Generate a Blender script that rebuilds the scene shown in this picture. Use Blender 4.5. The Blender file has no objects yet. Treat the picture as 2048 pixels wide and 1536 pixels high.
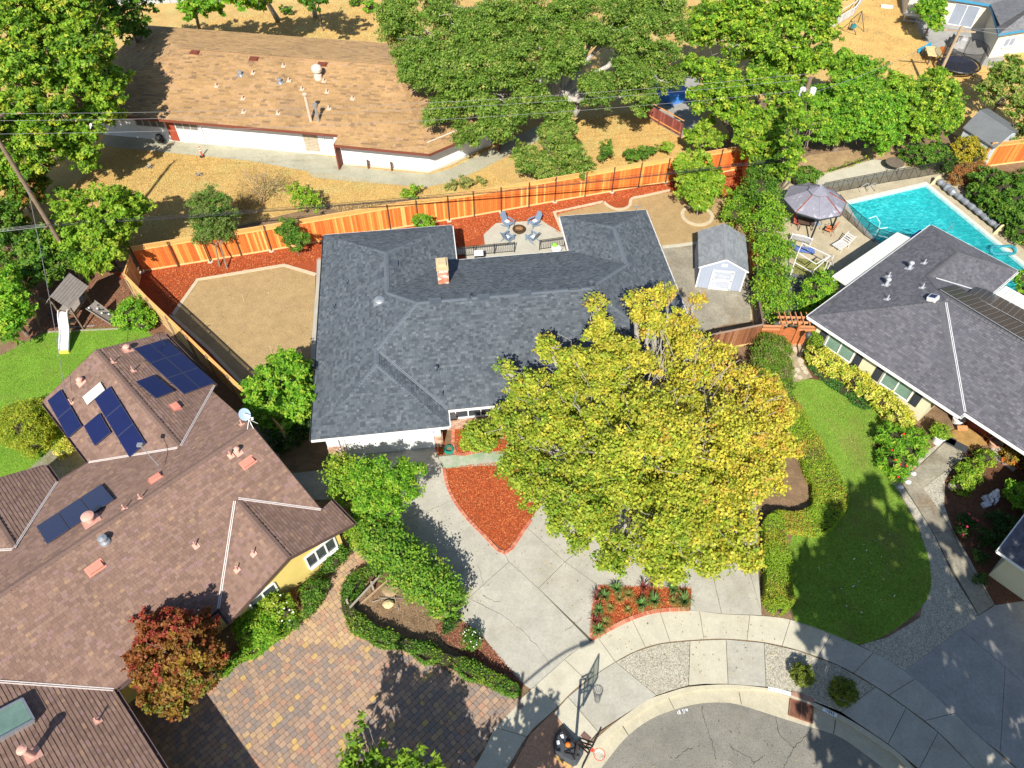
import bpy, math, random
import numpy as np
from mathutils import Vector, Matrix
from mathutils.geometry import tessellate_polygon

SC = bpy.context.scene
COL = SC.collection
random.seed(7)
RNG = np.random.default_rng(11)

# ------------------------------------------------------------------ camera, sky, sun, exposure
F_PX, PITCH, ROLL, CAM_H = 1446.0, math.radians(50.36), math.radians(0.2), 35.0
_Rp = np.array([[1, 0, 0], [0, -math.sin(PITCH), -math.cos(PITCH)], [0, math.cos(PITCH), -math.sin(PITCH)]])
_c, _s = math.cos(ROLL), math.sin(ROLL)
RC = np.array([[_c, -_s, 0], [_s, _c, 0], [0, 0, 1]]) @ _Rp
cam_data = bpy.data.cameras.new('camera')
cam_data.sensor_width = 36.0
cam_data.lens = F_PX / 2048 * 36
cam_data.clip_start = 0.5
cam_data.clip_end = 1500
cam = bpy.data.objects.new('camera', cam_data)
COL.objects.link(cam)
mw = Matrix.Identity(4)
for i in range(3):
    mw[i][0] = RC[0][i]; mw[i][1] = -RC[1][i]; mw[i][2] = -RC[2][i]
mw[2][3] = CAM_H
cam.matrix_world = mw
SC.camera = cam

SUN_EL, SUN_AZ = math.radians(41.3), math.radians(-172.0)       # azimuth from +y towards +x
world = bpy.data.worlds.new('World')
SC.world = world
world.use_nodes = True
wn = world.node_tree.nodes
sky = wn.new('ShaderNodeTexSky')
sky.sky_type = 'NISHITA'
sky.sun_disc = False
sky.sun_elevation = SUN_EL
sky.sun_rotation = SUN_AZ
sky.air_density = 1.0
sky.dust_density = 0.6
wn['Background'].inputs['Strength'].default_value = 0.085
world.node_tree.links.new(sky.outputs[0], wn['Background'].inputs['Color'])
sun_l = bpy.data.lights.new('sun', 'SUN')
sun_l.energy = 4.9
sun_l.angle = math.radians(0.55)
sun_l.color = (1.0, 0.945, 0.84)
sun = bpy.data.objects.new('sun', sun_l)
COL.objects.link(sun)
sdir = Vector((math.sin(SUN_AZ) * math.cos(SUN_EL), math.cos(SUN_AZ) * math.cos(SUN_EL), math.sin(SUN_EL)))
sun.rotation_euler = sdir.to_track_quat('Z', 'Y').to_euler()
sun.location = (0, 0, 60)
SC.view_settings.view_transform = 'Standard'
SC.view_settings.look = 'None'
SC.view_settings.gamma = 1.0
SC.view_settings.exposure = 0.72
SC.render.engine = 'CYCLES'
try:
    SC.cycles.max_bounces = 6
    SC.cycles.transparent_max_bounces = 8
except Exception:
    pass

# ------------------------------------------------------------------ photograph pixel -> point of the place
def G(px, py, z=0.0):
    d = RC.T @ np.array([(px - 1024) / F_PX, (py - 768) / F_PX, 1.0])
    t = (z - CAM_H) / d[2]
    return np.array([d[0] * t, d[1] * t, z])
def GX(px, py, z=0.0):
    p = G(px, py, z); return (p[0], p[1])
def ppm(px, py, z=0.0):                       # pixels of the photograph per metre there
    p = G(px, py, z) - np.array([0, 0, CAM_H])
    return F_PX / (RC[2] @ p)
def GP(pts, z=0.0):
    return [GX(x, y, z) for x, y in pts]

# ------------------------------------------------------------------ materials
def _n(nt, t, **kw):
    n = nt.nodes.new(t)
    for k, v in kw.items():
        if k in n.inputs: n.inputs[k].default_value = v
        else: setattr(n, k, v)
    return n
def ramp(nt, fac, stops):
    r = nt.nodes.new('ShaderNodeValToRGB')
    e = r.color_ramp.elements
    e[0].position, e[0].color = stops[0][0], (*stops[0][1], 1)
    e[1].position, e[1].color = stops[1][0], (*stops[1][1], 1)
    for p, c in stops[2:]:
        x = e.new(p); x.color = (*c, 1)
    nt.links.new(fac, r.inputs['Fac'])
    return r.outputs['Color']
def mul(nt, a, b, fac=1.0, mode='MULTIPLY'):
    m = nt.nodes.new('ShaderNodeMix'); m.data_type = 'RGBA'; m.blend_type = mode
    if isinstance(fac, bpy.types.NodeSocket): nt.links.new(fac, m.inputs[0])
    else: m.inputs[0].default_value = fac
    for s, v in ((6, a), (7, b)):
        if isinstance(v, bpy.types.NodeSocket): nt.links.new(v, m.inputs[s])
        else: m.inputs[s].default_value = (*v, 1)
    return m.outputs[2]
def noise(nt, scale, detail=4, rough=0.6, vec=None, dist=0.0):
    n = _n(nt, 'ShaderNodeTexNoise', Scale=scale, Detail=detail, Roughness=rough, Distortion=dist)
    if vec is None:
        g = nt.nodes.new('ShaderNodeNewGeometry'); vec = g.outputs['Position']
    nt.links.new(vec, n.inputs['Vector'])
    return n.outputs['Fac']
MATS = {}
def mat(name, col=(0.5, 0.5, 0.5), rough=0.85, amp=0.25, sc=3.0, amp2=0.2, sc2=30.0, bump=0.0, bsc=40.0,
        attr=False, metal=0.0, spec=0.3, patches=None, speck=None):
    """base colour x two noise scales (x the 'tint' attribute); patches = [(scale, lo, hi, colour, strength)]"""
    if name in MATS: return MATS[name]
    m = bpy.data.materials.new(name); m.use_nodes = True
    nt = m.node_tree; b = nt.nodes['Principled BSDF']
    b.inputs['Roughness'].default_value = rough
    b.inputs['Metallic'].default_value = metal
    b.inputs['Specular IOR Level'].default_value = spec
    if attr:
        a = _n(nt, 'ShaderNodeAttribute', attribute_name='tint')
        c = mul(nt, a.outputs['Color'], col)
    else:
        c = None
    for p in (patches or []):
        f = noise(nt, p[0], 5, 0.65)
        mr = _n(nt, 'ShaderNodeMapRange'); mr.inputs['From Min'].default_value = p[1]; mr.inputs['From Max'].default_value = p[2]
        mr.inputs['To Max'].default_value = p[4]
        nt.links.new(f, mr.inputs['Value'])
        c = mul(nt, c if c is not None else col, p[3], mr.outputs[0], 'MIX')
    if c is None: c = col
    if amp:
        c = mul(nt, c, ramp(nt, noise(nt, sc, 5, 0.65), [(0.25, (1 - amp,) * 3), (0.75, (1 + amp,) * 3)]))
    if amp2:
        c = mul(nt, c, ramp(nt, noise(nt, sc2, 3, 0.7), [(0.3, (1 - amp2,) * 3), (0.7, (1 + amp2,) * 3)]))
    if speck:                                   # (scale, colour a, colour b) pebbles
        v = _n(nt, 'ShaderNodeTexVoronoi', Scale=speck[0])
        g = nt.nodes.new('ShaderNodeNewGeometry'); nt.links.new(g.outputs['Position'], v.inputs['Vector'])
        s = nt.nodes.new('ShaderNodeSeparateColor'); nt.links.new(v.outputs['Color'], s.inputs[0])
        c = mul(nt, c, ramp(nt, s.outputs[0], [(0.0, speck[1]), (1.0, speck[2])]))
    if isinstance(c, bpy.types.NodeSocket): nt.links.new(c, b.inputs['Base Color'])
    else: b.inputs['Base Color'].default_value = (*c, 1)
    if bump:
        bn = _n(nt, 'ShaderNodeBump', Strength=bump, Distance=0.05)
        nt.links.new(noise(nt, bsc, 4, 0.7), bn.inputs['Height'])
        nt.links.new(bn.outputs[0], b.inputs['Normal'])
    MATS[name] = m
    return m
def leafmat(name, tr=0.35):
    if name in MATS: return MATS[name]
    m = bpy.data.materials.new(name); m.use_nodes = True
    nt = m.node_tree; b = nt.nodes['Principled BSDF']
    a = _n(nt, 'ShaderNodeAttribute', attribute_name='tint')
    nt.links.new(a.outputs['Color'], b.inputs['Base Color'])
    b.inputs['Roughness'].default_value = 0.55; b.inputs['Specular IOR Level'].default_value = 0.25
    t = nt.nodes.new('ShaderNodeBsdfTranslucent')
    nt.links.new(mul(nt, a.outputs['Color'], (1.25, 1.2, 0.5)), t.inputs['Color'])
    mx = nt.nodes.new('ShaderNodeMixShader'); mx.inputs[0].default_value = tr
    nt.links.new(b.outputs[0], mx.inputs[1]); nt.links.new(t.outputs[0], mx.inputs[2])
    nt.links.new(mx.outputs[0], nt.nodes['Material Output'].inputs['Surface'])
    MATS[name] = m
    return m

# ------------------------------------------------------------------ mesh building
ORIG = {}
def tag(o, label=None, cat=None, group=None, kind=None):
    if label: o['label'] = label
    if cat: o['category'] = cat
    if group: o['group'] = group
    if kind: o['kind'] = kind
    return o
def thing(name, loc, label, cat, group=None):
    o = bpy.data.objects.new(name, None); COL.objects.link(o)
    o.empty_display_size = 0.3
    loc = tuple(float(v) for v in (list(loc) + [0])[:3])
    o.location = loc; ORIG[o] = loc
    return tag(o, label, cat, group)
def raw_mesh(name, V, F, m, tint=None):
    """V (n,3); F list of index tuples or (k,4)/(k,3) array; tint per face (k,3)"""
    me = bpy.data.meshes.new(name)
    V = np.asarray(V, dtype=np.float32).reshape(-1, 3)
    if isinstance(F, np.ndarray):
        k, w = F.shape
        me.vertices.add(len(V)); me.vertices.foreach_set('co', V.ravel())
        me.loops.add(k * w); me.loops.foreach_set('vertex_index', F.ravel().astype(np.int32))
        me.polygons.add(k); me.polygons.foreach_set('loop_start', np.arange(0, k * w, w, dtype=np.int32))
        me.polygons.foreach_set('loop_total', np.full(k, w, dtype=np.int32))
        me.update(calc_edges=True)
    else:
        me.from_pydata([tuple(v) for v in V.tolist()], [], [tuple(int(i) for i in f) for f in F]); me.update()
    if tint is not None:
        tint = np.asarray(tint, dtype=np.float32)
        a = me.attributes.new('tint', 'FLOAT_COLOR', 'FACE')
        c = np.ones((len(me.polygons), 4), dtype=np.float32); c[:, :3] = tint
        a.data.foreach_set('color', c.ravel())
    if m: me.materials.append(m)
    return me
def link(name, me, parent=None):
    o = bpy.data.objects.new(name, me); COL.objects.link(o)
    if parent: o.parent = parent
    return o
class MB:
    def __init__(s): s.V = []; s.F = []; s.T = []
    def add(s, V, F, t=None):
        n = len(s.V); s.V.extend([tuple(map(float, v)) for v in V])
        for f in F: s.F.append(tuple(i + n for i in f)); s.T.append(t or (1, 1, 1))
        return s
    def box(s, c, d, a=0.0, t=None, M=None):             # centre, full sizes, heading a (ccw about z)
        x, y, z = d[0] / 2, d[1] / 2, d[2] / 2
        ca, sa = math.cos(a), math.sin(a)
        V = []
        for k in (-z, z):
            for i, j in ((-x, -y), (x, -y), (x, y), (-x, y)):
                if M is not None:
                    v = M @ Vector((i, j, k)); V.append((c[0] + v[0], c[1] + v[1], c[2] + v[2]))
                else: V.append((c[0] + i * ca - j * sa, c[1] + i * sa + j * ca, c[2] + k))
        return s.add(V, [(3, 2, 1, 0), (4, 5, 6, 7), (0, 1, 5, 4), (1, 2, 6, 5), (2, 3, 7, 6), (3, 0, 4, 7)], t)
    def bar(s, p, q, w, h=None, t=None, up=(0, 0, 1)):    # square bar between two points
        p = np.array(p, float); q = np.array(q, float); h = h or w
        d = q - p; L = np.linalg.norm(d); d /= L
        u = np.cross(up, d)
        if np.linalg.norm(u) < 1e-4: u = np.cross((0, 1, 0), d)
        u /= np.linalg.norm(u); v = np.cross(d, u)
        V = []
        for e in (p, q):
            for i, j in ((-1, -1), (1, -1), (1, 1), (-1, 1)): V.append(e + u * i * w / 2 + v * j * h / 2)
        return s.add(V, [(3, 2, 1, 0), (4, 5, 6, 7), (0, 1, 5, 4), (1, 2, 6, 5), (2, 3, 7, 6), (3, 0, 4, 7)], t)
    def tube(s, path, r, n=8, cap=True, t=None, close=False):
        P = [np.array(p, float) for p in path]; R = r if hasattr(r, '__len__') else [r] * len(P)
        V = []; F = []; up = np.array((0.013, 0.021, 1.0)); k = len(P)
        for i, p in enumerate(P):
            d = P[(i + 1) % k if close else min(i + 1, k - 1)] - P[i - 1 if (close or i) else 0]
            d = d / (np.linalg.norm(d) + 1e-9)
            u = np.cross(up, d)
            if np.linalg.norm(u) < 0.05: u = np.cross((0, 1, 0), d)
            u /= np.linalg.norm(u); w = np.cross(d, u)
            for j in range(n):
                a = 2 * math.pi * j / n; V.append(p + (u * math.cos(a) + w * math.sin(a)) * R[i])
        for i in range(k if close else k - 1):
            i2 = (i + 1) % k
            for j in range(n): F.append((i * n + j, i * n + (j + 1) % n, i2 * n + (j + 1) % n, i2 * n + j))
        if cap and not close: F.append(tuple(range(n - 1, -1, -1))); F.append(tuple((k - 1) * n + j for j in range(n)))
        return s.add(V, F, t)
    def lathe(s, c, prof, n=16, t=None):                   # prof [(r, z)]
        V = []; F = []
        for r, z in prof:
            for j in range(n):
                a = 2 * math.pi * j / n; V.append((c[0] + r * math.cos(a), c[1] + r * math.sin(a), c[2] + z))
        for i in range(len(prof) - 1):
            for j in range(n): F.append((i * n + j, i * n + (j + 1) % n, (i + 1) * n + (j + 1) % n, (i + 1) * n + j))
        F.append(tuple(range(n - 1, -1, -1))); F.append(tuple((len(prof) - 1) * n + j for j in range(n)))
        return s.add(V, F, t)
    def prism(s, poly, z0, z1, t=None, bottom=True):       # poly [(x,y)], flat top at z1
        P = [(float(a), float(b)) for a, b in poly]
        A = sum(P[i][0] * P[(i + 1) % len(P)][1] - P[(i + 1) % len(P)][0] * P[i][1] for i in range(len(P)))
        if A < 0: P = P[::-1]
        n = len(P)
        V = [(x, y, z0) for x, y in P] + [(x, y, z1) for x, y in P]
        tr = tessellate_polygon([[Vector((x, y, 0)) for x, y in P]])
        F = []
        for a, b, c in tr:
            cr = (P[b][0] - P[a][0]) * (P[c][1] - P[a][1]) - (P[c][0] - P[a][0]) * (P[b][1] - P[a][1])
            if cr < 0: a, b = b, a
            F.append((a + n, b + n, c + n))
            if bottom: F.append((c, b, a))
        for i in range(n): F.append((i, (i + 1) % n, (i + 1) % n + n, i + n))
        return s.add(V, F, t)
    def strip(s, L, R, z0, z1, t=None):                    # band between two equally long polylines, flat top
        n = len(L)
        for i in range(n - 1): s.prism([L[i], R[i], R[i + 1], L[i + 1]], z0, z1, t)
        return s
    def build(s, name, m, parent=None, tint=False, smooth=False):
        o3 = ORIG.get(parent, (0, 0, 0)) if parent else (0, 0, 0)
        V = np.array(s.V, dtype=np.float64).reshape(-1, 3) - np.array(o3)
        me = raw_mesh(name, V, s.F, m, s.T if tint else None)
        if smooth:
            me.polygons.foreach_set('use_smooth', [True] * len(me.polygons))
        o = link(name, me, parent); ORIG[o] = o3
        return o
def part(o, parent):                                       # put an existing object under a parent, same origin
    o.parent = parent; return o
def piece(name, me, M, parent):                            # shared mesh placed by a world matrix
    o = bpy.data.objects.new(name, me); COL.objects.link(o)
    o.parent = parent; o3 = ORIG.get(parent, (0, 0, 0))
    o.matrix_local = Matrix.Translation(-Vector(o3)) @ M
    ORIG[o] = o3
    return o
def copy_tree(o, parent=None):
    c = o.copy(); COL.objects.link(c)
    if parent is not None: c.parent = parent
    for ch in list(o.children): copy_tree(ch, c)
    return c
def dup(o, loc, rz=0.0, label=None, s=1.0):
    c = copy_tree(o); c.location = tuple(loc); c.rotation_euler = (0, 0, rz); c.scale = (s, s, s)
    if label: c['label'] = label
    return c
def kids(o):
    return list(o.children)

# ------------------------------------------------------------------ setting sheets
def sheet(name, polys, z, m, kind='structure', label=None, thick=0.0, parent=None, holes=None):
    b = MB()
    for P in polys:
        if holes:
            loops = [P] + holes
            allp = [p for L in loops for p in L]
            tr = tessellate_polygon([[Vector((x, y, 0)) for x, y in L] for L in loops])
            F = []
            for a, c, d in tr:
                cr = (allp[c][0] - allp[a][0]) * (allp[d][1] - allp[a][1]) - (allp[d][0] - allp[a][0]) * (allp[c][1] - allp[a][1])
                F.append((a, c, d) if cr > 0 else (a, d, c))
            b.add([(x, y, z) for x, y in allp], F)
        else:
            b.prism(P, z - max(thick, 0.003), z)
    o = b.build(name, m, parent)
    if parent is None: tag(o, kind=kind, label=label)
    return o
def smoothline(pts, n=6):                                  # catmull-rom
    P = [np.array(p, float) for p in pts]; out = []
    for i in range(len(P) - 1):
        a, b, c, d = P[max(i - 1, 0)], P[i], P[i + 1], P[min(i + 2, len(P) - 1)]
        for k in range(n):
            t = k / n
            out.append(0.5 * ((2 * b) + (-a + c) * t + (2 * a - 5 * b + 4 * c - d) * t * t + (-a + 3 * b - 3 * c + d) * t ** 3))
    out.append(P[-1]); return [tuple(p) for p in out]
def offset(pts, d):
    P = [np.array(p[:2], float) for p in pts]; out = []
    for i in range(len(P)):
        t = P[min(i + 1, len(P) - 1)] - P[max(i - 1, 0)]; t /= np.linalg.norm(t) + 1e-9
        out.append(tuple(P[i] + np.array((-t[1], t[0])) * d))
    return out
def inpoly(P, x, y):
    x = np.asarray(x); y = np.asarray(y); r = np.zeros(x.shape, bool); n = len(P); j = n - 1
    for i in range(n):
        xi, yi = P[i]; xj, yj = P[j]
        c = ((yi > y) != (yj > y)) & (x < (xj - xi) * (y - yi) / ((yj - yi) or 1e-9) + xi)
        r ^= c; j = i
    return r
def scatter(P, n):                                          # n random points inside polygon
    xs = [p[0] for p in P]; ys = [p[1] for p in P]; out = np.zeros((0, 2))
    while len(out) < n:
        q = np.column_stack([RNG.uniform(min(xs), max(xs), n * 2), RNG.uniform(min(ys), max(ys), n * 2)])
        out = np.vstack([out, q[inpoly(P, q[:, 0], q[:, 1])]])
    return out[:n]
def quads_mesh(name, C, U, W, m, tint, parent=None, tri=False):        # centre C, half axes U, W (n,3)
    o3 = np.array(ORIG.get(parent, (0, 0, 0))) if parent else np.zeros(3)
    n = len(C); V = np.empty((n, 4, 3))
    C = C - o3
    if tri:
        V = np.stack([C - U * 1.15, C + U * .6 - W * 1.25, C + U * .6 + W * 1.25], axis=1)
        o = link(name, raw_mesh(name, V.reshape(-1, 3), np.arange(n * 3).reshape(n, 3), m, tint), parent); ORIG[o] = tuple(o3); return o
    V[:, 0] = C - U; V[:, 1] = C - W; V[:, 2] = C + U; V[:, 3] = C + W
    F = np.arange(n * 4).reshape(n, 4)
    o = link(name, raw_mesh(name, V.reshape(-1, 3), F, m, tint), parent); ORIG[o] = tuple(o3)
    return o
def chips(name, P, n, size, pal, m, z=0.02, flat=0.35):
    q = scatter(P, n); C = np.column_stack([q, np.full(n, z) + RNG.uniform(0, 0.03, n)])
    a = RNG.uniform(0, 6.28, n); L = size * RNG.uniform(0.5, 1.3, n)
    U = np.column_stack([np.cos(a) * L, np.sin(a) * L, RNG.normal(0, flat, n) * L])
    W = np.column_stack([-np.sin(a) * L * 0.38, np.cos(a) * L * 0.38, RNG.normal(0, flat, n) * L * 0.4])
    pal = np.array(pal); t = pal[RNG.integers(0, len(pal), n)] * RNG.uniform(0.75, 1.2, (n, 1))
    return tag(quads_mesh(name, C, U, W, m, t), kind='stuff')
def blades(name, P, n, h, pal, m, z=0.0, w=0.012, patch=None):
    q = scatter(P, n); a = RNG.uniform(0, 6.28, n); H = h * RNG.uniform(0.5, 1.3, n)
    lean = RNG.normal(0, 0.55, (n, 2)) * H[:, None]
    B = np.column_stack([q, np.full(n, z)])
    V = np.empty((n, 3, 3)); d = np.column_stack([np.cos(a), np.sin(a), np.zeros(n)]) * (w + h * 0.12)
    V[:, 0] = B - d; V[:, 1] = B + d; V[:, 2] = B + np.column_stack([lean, H])
    pal = np.array(pal); t = pal[RNG.integers(0, len(pal), n)] * RNG.uniform(0.75, 1.25, (n, 1))
    o = link(name, raw_mesh(name, V.reshape(-1, 3), np.arange(n * 3).reshape(n, 3), m, t))
    return tag(o, kind='stuff')

# ================================================================== THE SETTING
mt_conc = mat('concrete', (0.385, 0.368, 0.315), 0.9, 0.16, 0.9, 0.10, 9, 0.15, 60, patches=[(0.35, 0.5, 0.75, (0.30, 0.27, 0.20), 0.6), (1.6, 0.6, 0.75, (0.52, 0.51, 0.46), 0.5)])
mt_conc2 = mat('light_concrete', (0.47, 0.44, 0.35), 0.9, 0.12, 1.2, 0.08, 12, 0.12, 60, patches=[(0.5, 0.5, 0.8, (0.36, 0.33, 0.24), 0.5)])
mt_conc3 = mat('worn_brown_concrete', (0.27, 0.245, 0.19), 0.9, 0.3, 0.8, 0.2, 7, 0.2, 50, patches=[(0.5, 0.5, 0.7, (0.20, 0.14, 0.08), 0.7)])
mt_conc4 = mat('blueish_concrete', (0.31, 0.30, 0.28), 0.9, 0.22, 0.8, 0.12, 7, 0.15, 50)
mt_agg = mat('exposed_aggregate', (0.40, 0.38, 0.32), 0.9, 0.1, 2, 0.0, 20, 0.4, 40, speck=(30, (0.5, 0.48, 0.44), (1.35, 1.33, 1.28)))
mt_asph = mat('asphalt', (0.255, 0.24, 0.205), 0.95, 0.22, 1.0, 0.35, 30, 0.3, 60, patches=[(0.7, 0.55, 0.75, (0.25, 0.23, 0.18), 0.6), (0.5, 0.3, 0.45, (0.10, 0.095, 0.085), 0.35)])
mt_dirt = mat('bare_raked_dirt', (0.36, 0.25, 0.12), 0.95, 0.14, 1.3, 0.2, 16, 0.5, 35, patches=[(0.5, 0.45, 0.7, (0.40, 0.28, 0.135), 0.7), (2.2, 0.58, 0.7, (0.24, 0.155, 0.075), 0.5)])
mt_soil = mat('brown_soil', (0.20, 0.13, 0.075), 0.95, 0.35, 1.2, 0.3, 12, 0.6, 30, patches=[(1.0, 0.5, 0.7, (0.30, 0.20, 0.11), 0.6)])
mt_dry = mat('dry_lawn_soil', (0.50, 0.33, 0.12), 0.95, 0.2, 0.7, 0.35, 9, 0.6, 25, patches=[(0.35, 0.5, 0.62, (0.42, 0.34, 0.13), 0.8), (0.8, 0.6, 0.72, (0.27, 0.17, 0.07), 0.5)])
mt_mulch = mat('red_mulch_bed', (0.33, 0.07, 0.022), 0.95, 0.2, 2, 0.4, 18, 0.8, 40)
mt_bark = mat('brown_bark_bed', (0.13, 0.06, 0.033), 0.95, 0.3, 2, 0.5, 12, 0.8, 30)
mt_lawn = mat('lawn_soil', (0.15, 0.27, 0.025), 0.95, 0.2, 0.7, 0.3, 12, 0.5, 40, patches=[(0.5, 0.52, 0.7, (0.18, 0.20, 0.04), 0.6)])
mt_lawn2 = mat('patchy_lawn_soil', (0.16, 0.29, 0.03), 0.95, 0.25, 0.5, 0.3, 12, 0.5, 40, patches=[(0.28, 0.52, 0.66, (0.22, 0.19, 0.06), 0.6)])
mt_edge = mat('pale_concrete_edging', (0.50, 0.42, 0.29), 0.9, 0.15, 2, 0.1, 20, 0.2, 50)
mt_grav = mat('dark_gravel', (0.11, 0.11, 0.115), 0.9, 0.2, 2, 0.3, 20, 0.5, 30, speck=(10, (0.5, 0.5, 0.5), (1.6, 1.6, 1.6)))
mt_leaf = leafmat('leaves')
mt_grass = leafmat('grass_blades', 0.2)
mt_chip = mat('wood_chips', (1, 1, 1), 0.9, 0, 1, 0, 1, attr=True)

# --- pool, street and base ground
pool_px = [(1692, 408), (1851, 371), (2010, 502), (2075, 556), (2060, 640), (1960, 620), (1800, 520), (1745, 476), (1712, 440)]
POOL = GP(pool_px, -0.05)
ker_l = [(1140, 1545), (1160, 1510), (1210, 1462), (1258, 1425), (1300, 1398), (1337, 1385), (1378, 1374), (1456, 1369), (1532, 1376), (1583, 1385), (1626, 1404), (1700, 1440), (1790, 1500), (1835, 1545)]
gut_o = [(1158, 1545), (1173, 1526), (1212, 1480), (1259, 1441), (1300, 1413), (1337, 1396), (1384, 1382), (1437, 1378), (1485, 1378.5), (1530, 1381), (1581, 1396), (1626, 1412), (1700, 1452), (1790, 1513), (1820, 1545)]
asp_o = [(1195, 1545), (1206, 1532), (1251, 1476), (1300, 1439), (1349, 1419), (1398, 1407), (1445, 1404.5), (1482, 1410), (1552, 1432), (1612, 1451), (1667, 1468), (1700, 1486), (1762, 1532), (1775, 1545)]
def resamp(pts, n):
    P = np.array(pts); d = np.r_[0, np.cumsum(np.linalg.norm(np.diff(P, axis=0), axis=1))]
    t = np.linspace(0, d[-1], n); return list(zip(np.interp(t, d, P[:, 0]), np.interp(t, d, P[:, 1])))
NK = 60
KER = resamp(smoothline(GP(ker_l, 0.0)), NK)
KFT = resamp(smoothline(GP(gut_o, -0.03)), NK)
GUT = resamp(smoothline(GP(gut_o, -0.12)), NK)
ASP = resamp(smoothline(GP(asp_o, -0.10)), NK)
outer = [(-220, -60)] + [(KER[0][0] - 1.5, -60)] + KER + [(KER[-1][0] + 1.5, -60), (260, -60), (260, 420), (-220, 420)]
sheet('ground', [outer], 0.0, mt_soil, holes=[POOL])
sheet('street', [[(ASP[0][0] - 6, -60)] + ASP + [(ASP[-1][0] + 6, -60)]], -0.12, mt_asph)
kb = MB()
for i in range(NK - 1):
    a, b, c, d = KER[i], KER[i + 1], KFT[i + 1], KFT[i]; e, f = GUT[i + 1], GUT[i]; g, h = ASP[i + 1], ASP[i]
    kb.add([(*a, 0.012), (*b, 0.012), (*c, 0.004), (*d, 0.004), (*e, -0.125), (*f, -0.125), (*g, -0.1), (*h, -0.1), (*g, -0.2), (*h, -0.2)],
           [(3, 2, 1, 0), (5, 4, 2, 3), (7, 6, 4, 5), (9, 8, 6, 7)])
kerb = kb.build('kerb', mat('kerb_concrete', (0.46, 0.42, 0.31), 0.9, 0.14, 1.5, 0.1, 14, 0.15, 60))
tag(kerb, kind='structure')

def joint(name, pts, w=0.022, z=0.02, m=None, parent=None):
    L = offset(pts, w / 2); R = offset(pts, -w / 2)
    return MB().strip(L, R, z - 0.004, z).build(name, m or mat('joint_dirt', (0.09, 0.08, 0.055), 0.95, 0.3, 4), parent)
# --- concrete slabs, each cast piece a part of its drive or walk
def slabs(name, base_px, pieces, m, z=0.03):
    poly = GP(base_px)
    base = sheet(name, [poly], z - 0.022, mat('joint_dirt', (0.09, 0.08, 0.055), 0.95, 0.3, 4))
    ORIG[base] = (0, 0, 0)
    for p in pieces:
        mm = m
        if isinstance(p, tuple): p, mm = p
        P = GP(p); c = np.mean(np.array(P), axis=0)
        A = sum(P[i][0] * P[(i + 1) % len(P)][1] - P[(i + 1) % len(P)][0] * P[i][1] for i in range(len(P)))
        Q = inset(P if A > 0 else P[::-1], 0.011)
        MB().prism(Q, z - 0.02, z + 0.001 * random.random()).build('slab', mm, base)
    return base
def inset(P, d):
    n = len(P); out = []
    for i in range(n):
        a, b, c = np.array(P[i - 1]), np.array(P[i]), np.array(P[(i + 1) % n])
        u = (b - a) / (np.linalg.norm(b - a) + 1e-9); v = (c - b) / (np.linalg.norm(c - b) + 1e-9)
        nn = np.array((-u[1], u[0])) + np.array((-v[1], v[0])); nn /= max(np.linalg.norm(nn) ** 2 / 2, 0.3)
        out.append(tuple(b + nn * d))
    return out
drive = [([(700, 911), (870, 894), (885, 935), (895, 968), (908, 1000), (853, 1023), (780, 1052), (720, 1000)]),
         ([(853, 1023), (908, 1000), (930, 1033), (965, 1068), (1010, 1108), (1018, 1124), (932, 1201), (900, 1185), (840, 1110), (760, 1060), (780, 1052)]),
         ([(1018, 1124), (1077, 1177), (1181, 1283), (1140, 1310), (1100, 1345), (1062, 1379), (1045, 1368), (1000, 1318), (968, 1276), (905, 1225), (932, 1201)]),
         ([(1010, 1108), (1051, 1053), (1130, 1124), (1077, 1177), (1018, 1124)]),
         ([(1130, 1124), (1198, 1172), (1187, 1215), (1183, 1279), (1077, 1177)]),
         ([(1051, 1053), (1085, 1005), (1180, 960), (1300, 960), (1163, 1097), (1130, 1124)]),
         ([(1163, 1097), (1300, 960), (1420, 1130), (1431, 1175), (1443, 1228), (1380, 1221), (1382, 1178), (1198, 1172), (1130, 1124)]),
         ([(1420, 1130), (1498, 1142), (1524, 1231), (1443, 1228), (1431, 1175)]),
         ([(1300, 960), (1460, 900), (1512, 980), (1517, 1150), (1523, 1228), (1498, 1142), (1420, 1130)])]
slabs('driveway', [(700, 911), (870, 894), (885, 935), (908, 1000), (965, 1068), (1010, 1108), (1085, 1005), (1180, 960), (1460, 900), (1512, 980), (1524, 1232), (1380, 1221), (1310, 1225), (1250, 1245), (1181, 1283), (1100, 1345), (1062, 1379), (968, 1276), (905, 1225), (840, 1110), (760, 1060), (720, 1000)], drive, mt_conc)
so = smoothline([(930, 1560), (960, 1515), (1000, 1440), (1062, 1379), (1100, 1345), (1140, 1310), (1181, 1283), (1250, 1245), (1310, 1225), (1380, 1221), (1443, 1228), (1524, 1232), (1594, 1243), (1713, 1289), (1808, 1342), (1890, 1410), (1968, 1482), (2035, 1540)], 4)
si = smoothline([(1000, 1560), (1025, 1520), (1060, 1465), (1106, 1423), (1150, 1379), (1190, 1350), (1231, 1324), (1270, 1303), (1320, 1287), (1390, 1280), (1455, 1278), (1528, 1285), (1594, 1300), (1675, 1330), (1751, 1373), (1812, 1415), (1876, 1464), (1950, 1540)], 4)
SO = resamp(GP(so), 61); SI = resamp(GP(si), 61)
walk = MB().strip(SO, SI, 0.0, 0.008).build('sidewalk', mat('joint_dirt', (0.09, 0.08, 0.055)))
tag(walk, kind='structure'); ORIG[walk] = (0, 0, 0)
cuts = [0, 5, 10, 14, 18, 22, 25, 29, 34, 38, 42, 46, 50, 54, 60]
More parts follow.
